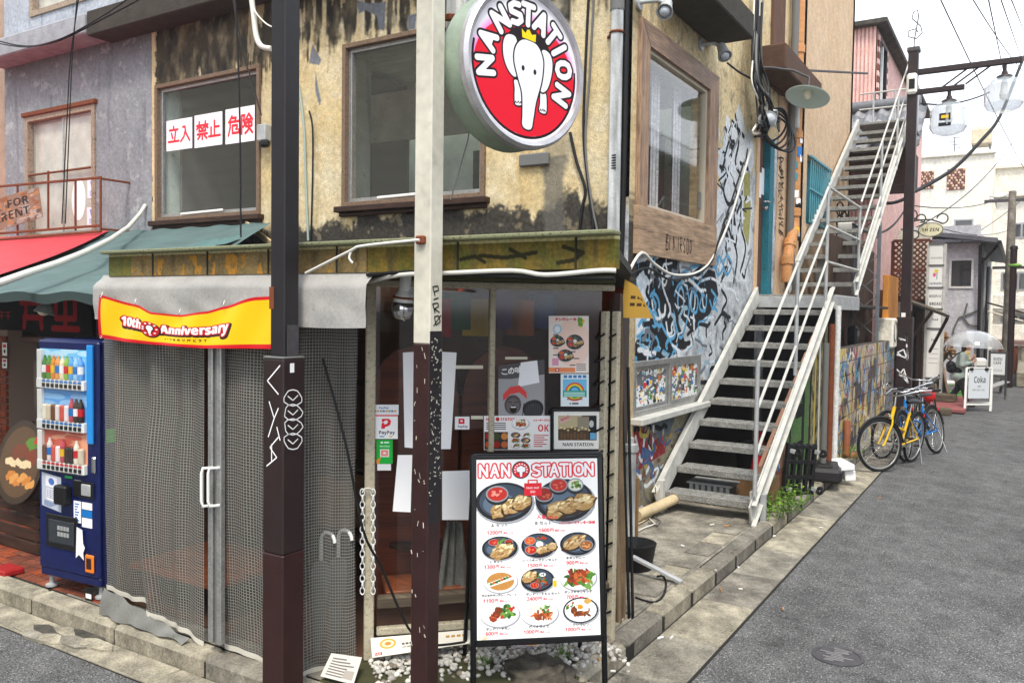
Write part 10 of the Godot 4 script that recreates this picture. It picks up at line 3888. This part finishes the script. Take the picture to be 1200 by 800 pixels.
func small_things() -> void:
	var vg:=RandomNumberGenerator.new()
	vg.seed=555
	# manhole cover
	var mc:=oy(982,769,0.0)
	var mh:=thing("manhole_cover","small round iron cover set in the asphalt","manhole cover",mc)
	var m:=mb()
	m.lathe([W(0.165,-0.01),W(0.165,0.008),W(0.142,0.009),W(0.138,0.004),W(0.0,0.005)],mc,UP,36)
	obj("plate",m,M.iron,mh)
	for i in 9:
		m=mb()
		var q:=V(vg.randf_range(-0.05,0.05),0.007,(i-4)*0.027)
		m.box(mc+q,V(vg.randf_range(0.06,0.15),0.006,0.013),0.002,Basis(UP,vg.randf_range(-0.12,0.12)))
		obj("raised_bar",m,mat("iron_worn",Color(0.50,0.49,0.49),0.5,0.4) if i==0 else M.iron_worn,mh)
	# pebbles under the annex windows: scattered over the bed
	var pb:=MultiMesh.new()
	pb.transform_format=MultiMesh.TRANSFORM_3D
	pb.use_colors=true
	var ps:=mb()
	ps.ball(Vector3.ZERO,V(1,0.62,0.8),8)
	pb.mesh=ps.mesh(Vector3.ZERO)
	var N:=1050
	pb.instance_count=N
	var i:=0
	while i<N:
		var t:=vg.randf()
		var off:=vg.randf_range(-0.12,0.42)*(0.3+vg.randf())
		var q:=GA.lerp(GC,t*1.0)+GN*off
		if off>0.40 and vg.randf()<0.8: continue
		var s:=vg.randf_range(0.010,0.026)
		var b:=Basis.from_euler(V(vg.randf()*0.6,vg.randf()*TAU,vg.randf()*0.6)).scaled(Vector3.ONE*s)
		pb.set_instance_transform(i,Transform3D(b,V(q.x,0.128+s*0.35+vg.randf()*0.012*(1.0 if off<0.3 else 0.0),q.z)))
		var g:=vg.randf_range(0.35,1.0)
		pb.set_instance_color(i,Color(0.72*g,0.69*g,0.62*g) if vg.randf()<0.85 else Color(0.22,0.18,0.14))
		i+=1
	var pm:=MultiMeshInstance3D.new()
	pm.name="pebbles"
	pm.multimesh=pb
	var pmat:=StandardMaterial3D.new()
	pmat.vertex_color_use_as_albedo=true
	pmat.roughness=0.8
	pm.material_override=pmat
	add_child(pm)
	tag(pm,"white and brown pebbles strewn under the annex windows","pebbles")
	pm.set_meta("kind","stuff")
	# mossy rock beneath the menu board
	var rk:=oy(632,788,0.15)
	var fn:=FastNoiseLite.new()
	fn.seed=3
	fn.frequency=3.0
	m=mb()
	m.sheet(28,16,func(u,v):
		var th=PI*v*0.62
		var ph=TAU*u
		var d:=V(sin(th)*cos(ph),cos(th),sin(th)*sin(ph))
		var k:=1.0+0.45*fn.get_noise_3dv(d*0.7+V(0,0,0))
		return V(rk.x,0.10,rk.z)+d*V(0.24,0.13,0.17)*k)
	tag(obj("mossy_rock",m,M.rock),"mossy grey rock among the pebbles under the menu board","rock")
	# laths, bucket and wire by the annex corner
	m=mb()
	m.bar(oy(741,652,0.28),oy(799,682,0.15),0.05,0.028,0.004)
	tag(obj("metal_strip",m,M.galv),"grey metal strip propped with one end on the apron","strip")
	var bk:=od(744,665,7.0)
	tag(obj("black_tub",lathe_mb([W(0.0,0.0),W(0.14,0.0),W(0.17,0.18),W(0.18,0.22),W(0.165,0.22),W(0.0,0.16)],V(bk.x,0.12,bk.z),UP,18),M.black),"low black rubber tub behind the annex corner post","tub")
	m=mb()
	var pts:=[]
	for k in 12:
		pts.append(oy(745+10*k-0.7*k*k,700-k*1.6+10*sin(k*0.5),0.14))
	m.tube(pts,0.009,5)
	tag(obj("ground_cable",m,M.cable),"thin black cable curling on the apron beside the corner post","cable")
	# upright brown board by the white standing pipe
	m=mb()
	m.box(od(742,608,7.9),V(0.1,0.8,0.03),0.004)
	tag(obj("brown_board",m,M.card),"narrow brown board standing behind the white standing pipe","board")
	# black dolly on its side against the painted boarding
	var dp:=oy(930,583,0.12)
	var xd:=Transform3D(Basis(UP,-0.35)*Basis(RIGHT,-0.12),V(-2.22,0.12,ox(935,560,-2.22).z))
	var dl:=thing("black_dolly","black plastic dolly with four castors stood on edge by green graffiti","dolly",xd.origin)
	for k in 5:
		m=mb(xd)
		m.box(V(0,0.32,-0.28+k*0.14),V(0.05,0.62,0.05),0.008)
		obj("rib",m,M.black,dl)
	for k in 4:
		m=mb(xd)
		m.box(V(0,0.05+k*0.18,0),V(0.045,0.05,0.62),0.008)
		obj("rail",m,M.black,dl)
	for e in [[0.10,-0.26],[0.10,0.26],[0.54,-0.26],[0.54,0.26]]:
		m=mb(xd)
		m.bar(V(0.02,e[0],e[1]),V(0.10,e[0]-0.01,e[1]),0.035,0.05,0.006)
		var fk:=obj("castor",m,M.galv,dl)
		m=mb(xd)
		m.ring(V(0.13,e[0]-0.01,e[1]),V(0,0.2,1),0.032,0.020,16,8)
		obj("castor_wheel",m,M.rubber,fk)
	# grey base block and white foam piece
	var gb:=thing("grey_stand_base","dark grey plastic sign base lying at the kerb beside the dolly","base",oy(966,560,0.12))
	var gx:=Transform3D(Basis(UP,0.2),gb.position)
	m=mb(gx)
	m.box(V(0,0.09,0),V(0.42,0.18,0.75),0.04)
	obj("block",m,M.steel_black,gb)
	m=mb(gx)
	m.box(V(0,0.185,0.05),V(0.2,0.03,0.3),0.012)
	obj("socket",m,M.black,gb)
	m=mb(Transform3D(Basis(UP,0.5)*Basis(BACK,0.1),oy(982,553,0.16)))
	m.box(V(0,0.10,0),V(0.30,0.08,0.5),0.012)
	m.box(V(0.1,-0.02,0.1),V(0.14,0.14,0.2),0.012)
	tag(obj("foam_piece",m,M.paper),"white foam packing piece on the kerb next to the grey base","foam")
	# leafy weeds at the stair foot and along the kerbs
	weeds("weed_clump","leafy green weeds growing at the kerb beside the stair foot",[oy(912,600,0.12),oy(926,590,0.12),oy(900,606,0.12)],46,0.20,vg)
	weeds("weed_clump","small weeds at the foot of the block wall",[oy(990,537,0.12),oy(1000,532,0.12)],26,0.16,vg)
	weeds("weed_clump","tiny green weeds in the cracked gutter before the vending machine",[oy(104,726,0.02),oy(112,735,0.02)],18,0.05,vg)
	weeds("weed_clump","small weeds in the pebbles by the menu board's left leg",[oy(566,780,0.13),oy(660,770,0.13)],14,0.06,vg)
	# broken concrete scraps in the left gutter
	var bs:=thing("broken_slab","broken pale concrete slab with dark patch in the left gutter","slab",oy(70,735,0.0))
	for k in 8:
		var c:=oy(30+k*12+vg.randf_range(-4,4),734+(k % 2)*9+k*2.0,0.02)
		m=mb()
		var poly:=PackedVector2Array()
		for j in 6: poly.append(W(cos(TAU*j/6)*vg.randf_range(0.13,0.2),sin(TAU*j/6)*vg.randf_range(0.05,0.08)))
		m.slab(poly,V(c.x,0.020+0.002*k,c.z),V(1,0,0),V(0,0,-1),0.02)
		obj("slab_piece",m,[M.concrete_b,M.concrete,M.concrete_dark,M.concrete_b][k % 4],bs)
	# litter: butts, leaves, scraps
	var spots:=[[777,746],[786,748],[846,692],[865,664],[716,786],[700,772],[906,628],[960,618],[1030,583],[895,605],[832,615],[848,616],[802,640],[870,690],[918,712],[775,668],[838,668]]
	var names:=["near the kerb below the metal strip","next to the kerb by the corner","in the gutter mid way to the stair","in the gutter below the stair foot","at the menu board's right leg","on the kerb by the corner post","by the gutter near the weeds","in the gutter by the dolly","on the asphalt before the bicycles","on the kerb at the stair foot","on the apron under the first tread","on the apron right of the first tread","mid apron by the black cable","on the asphalt edge of the gutter","on the asphalt right of gutter","on the apron left of the stair","between the setts and apron"]
	for k in spots.size():
		var q:=oy(spots[k][0],spots[k][1],0.14 if spots[k][0]<800 or k in [9,10,11,12,16] else 0.018)
		m=mb()
		m.tube([q,q+V(vg.randf_range(-0.06,0.06),0.004,vg.randf_range(-0.05,0.05))],0.007,6)
		tag(obj("litter_scrap",m,[M.paper,M.cable_white,M.pipe_orange][k % 3]),"small pale scrap lying "+names[k],"litter")

func weeds(called: String,label: String,at: Array,n: int,size: float,vg: RandomNumberGenerator) -> void:
	var t:=thing(called,label,"plant",at[0],"weeds along the kerbs")
	for half in 2:
		var m:=mb()
		for i in n:
			var c: Vector3=at[i % at.size()]+V(vg.randf_range(-1,1),0,vg.randf_range(-1,1))*size*0.9
			var h:=size*vg.randf_range(0.3,1.2)
			var tip:=c+V(vg.randf_range(-0.5,0.5)*size,h,vg.randf_range(-0.5,0.5)*size)
			m.tube([c,tip],0.003,3,false)
			for k in 4:
				var b:=c.lerp(tip,0.45+k*0.18)
				var d:=V(vg.randf_range(-1,1),vg.randf_range(-0.2,0.5),vg.randf_range(-1,1)).normalized()
				var w:=d.cross(UP).normalized()
				var l:=size*vg.randf_range(0.22,0.42)
				var a0:=b+d*l*0.5+w*l*0.25
				var a1:=b+d*l*0.5-w*l*0.25
				var e:=b+d*l-V(0,l*0.15,0)
				m.quad(b,a0,e,a1)
		obj("foliage",m,[M.leaf,M.leaf_dark][half],t)
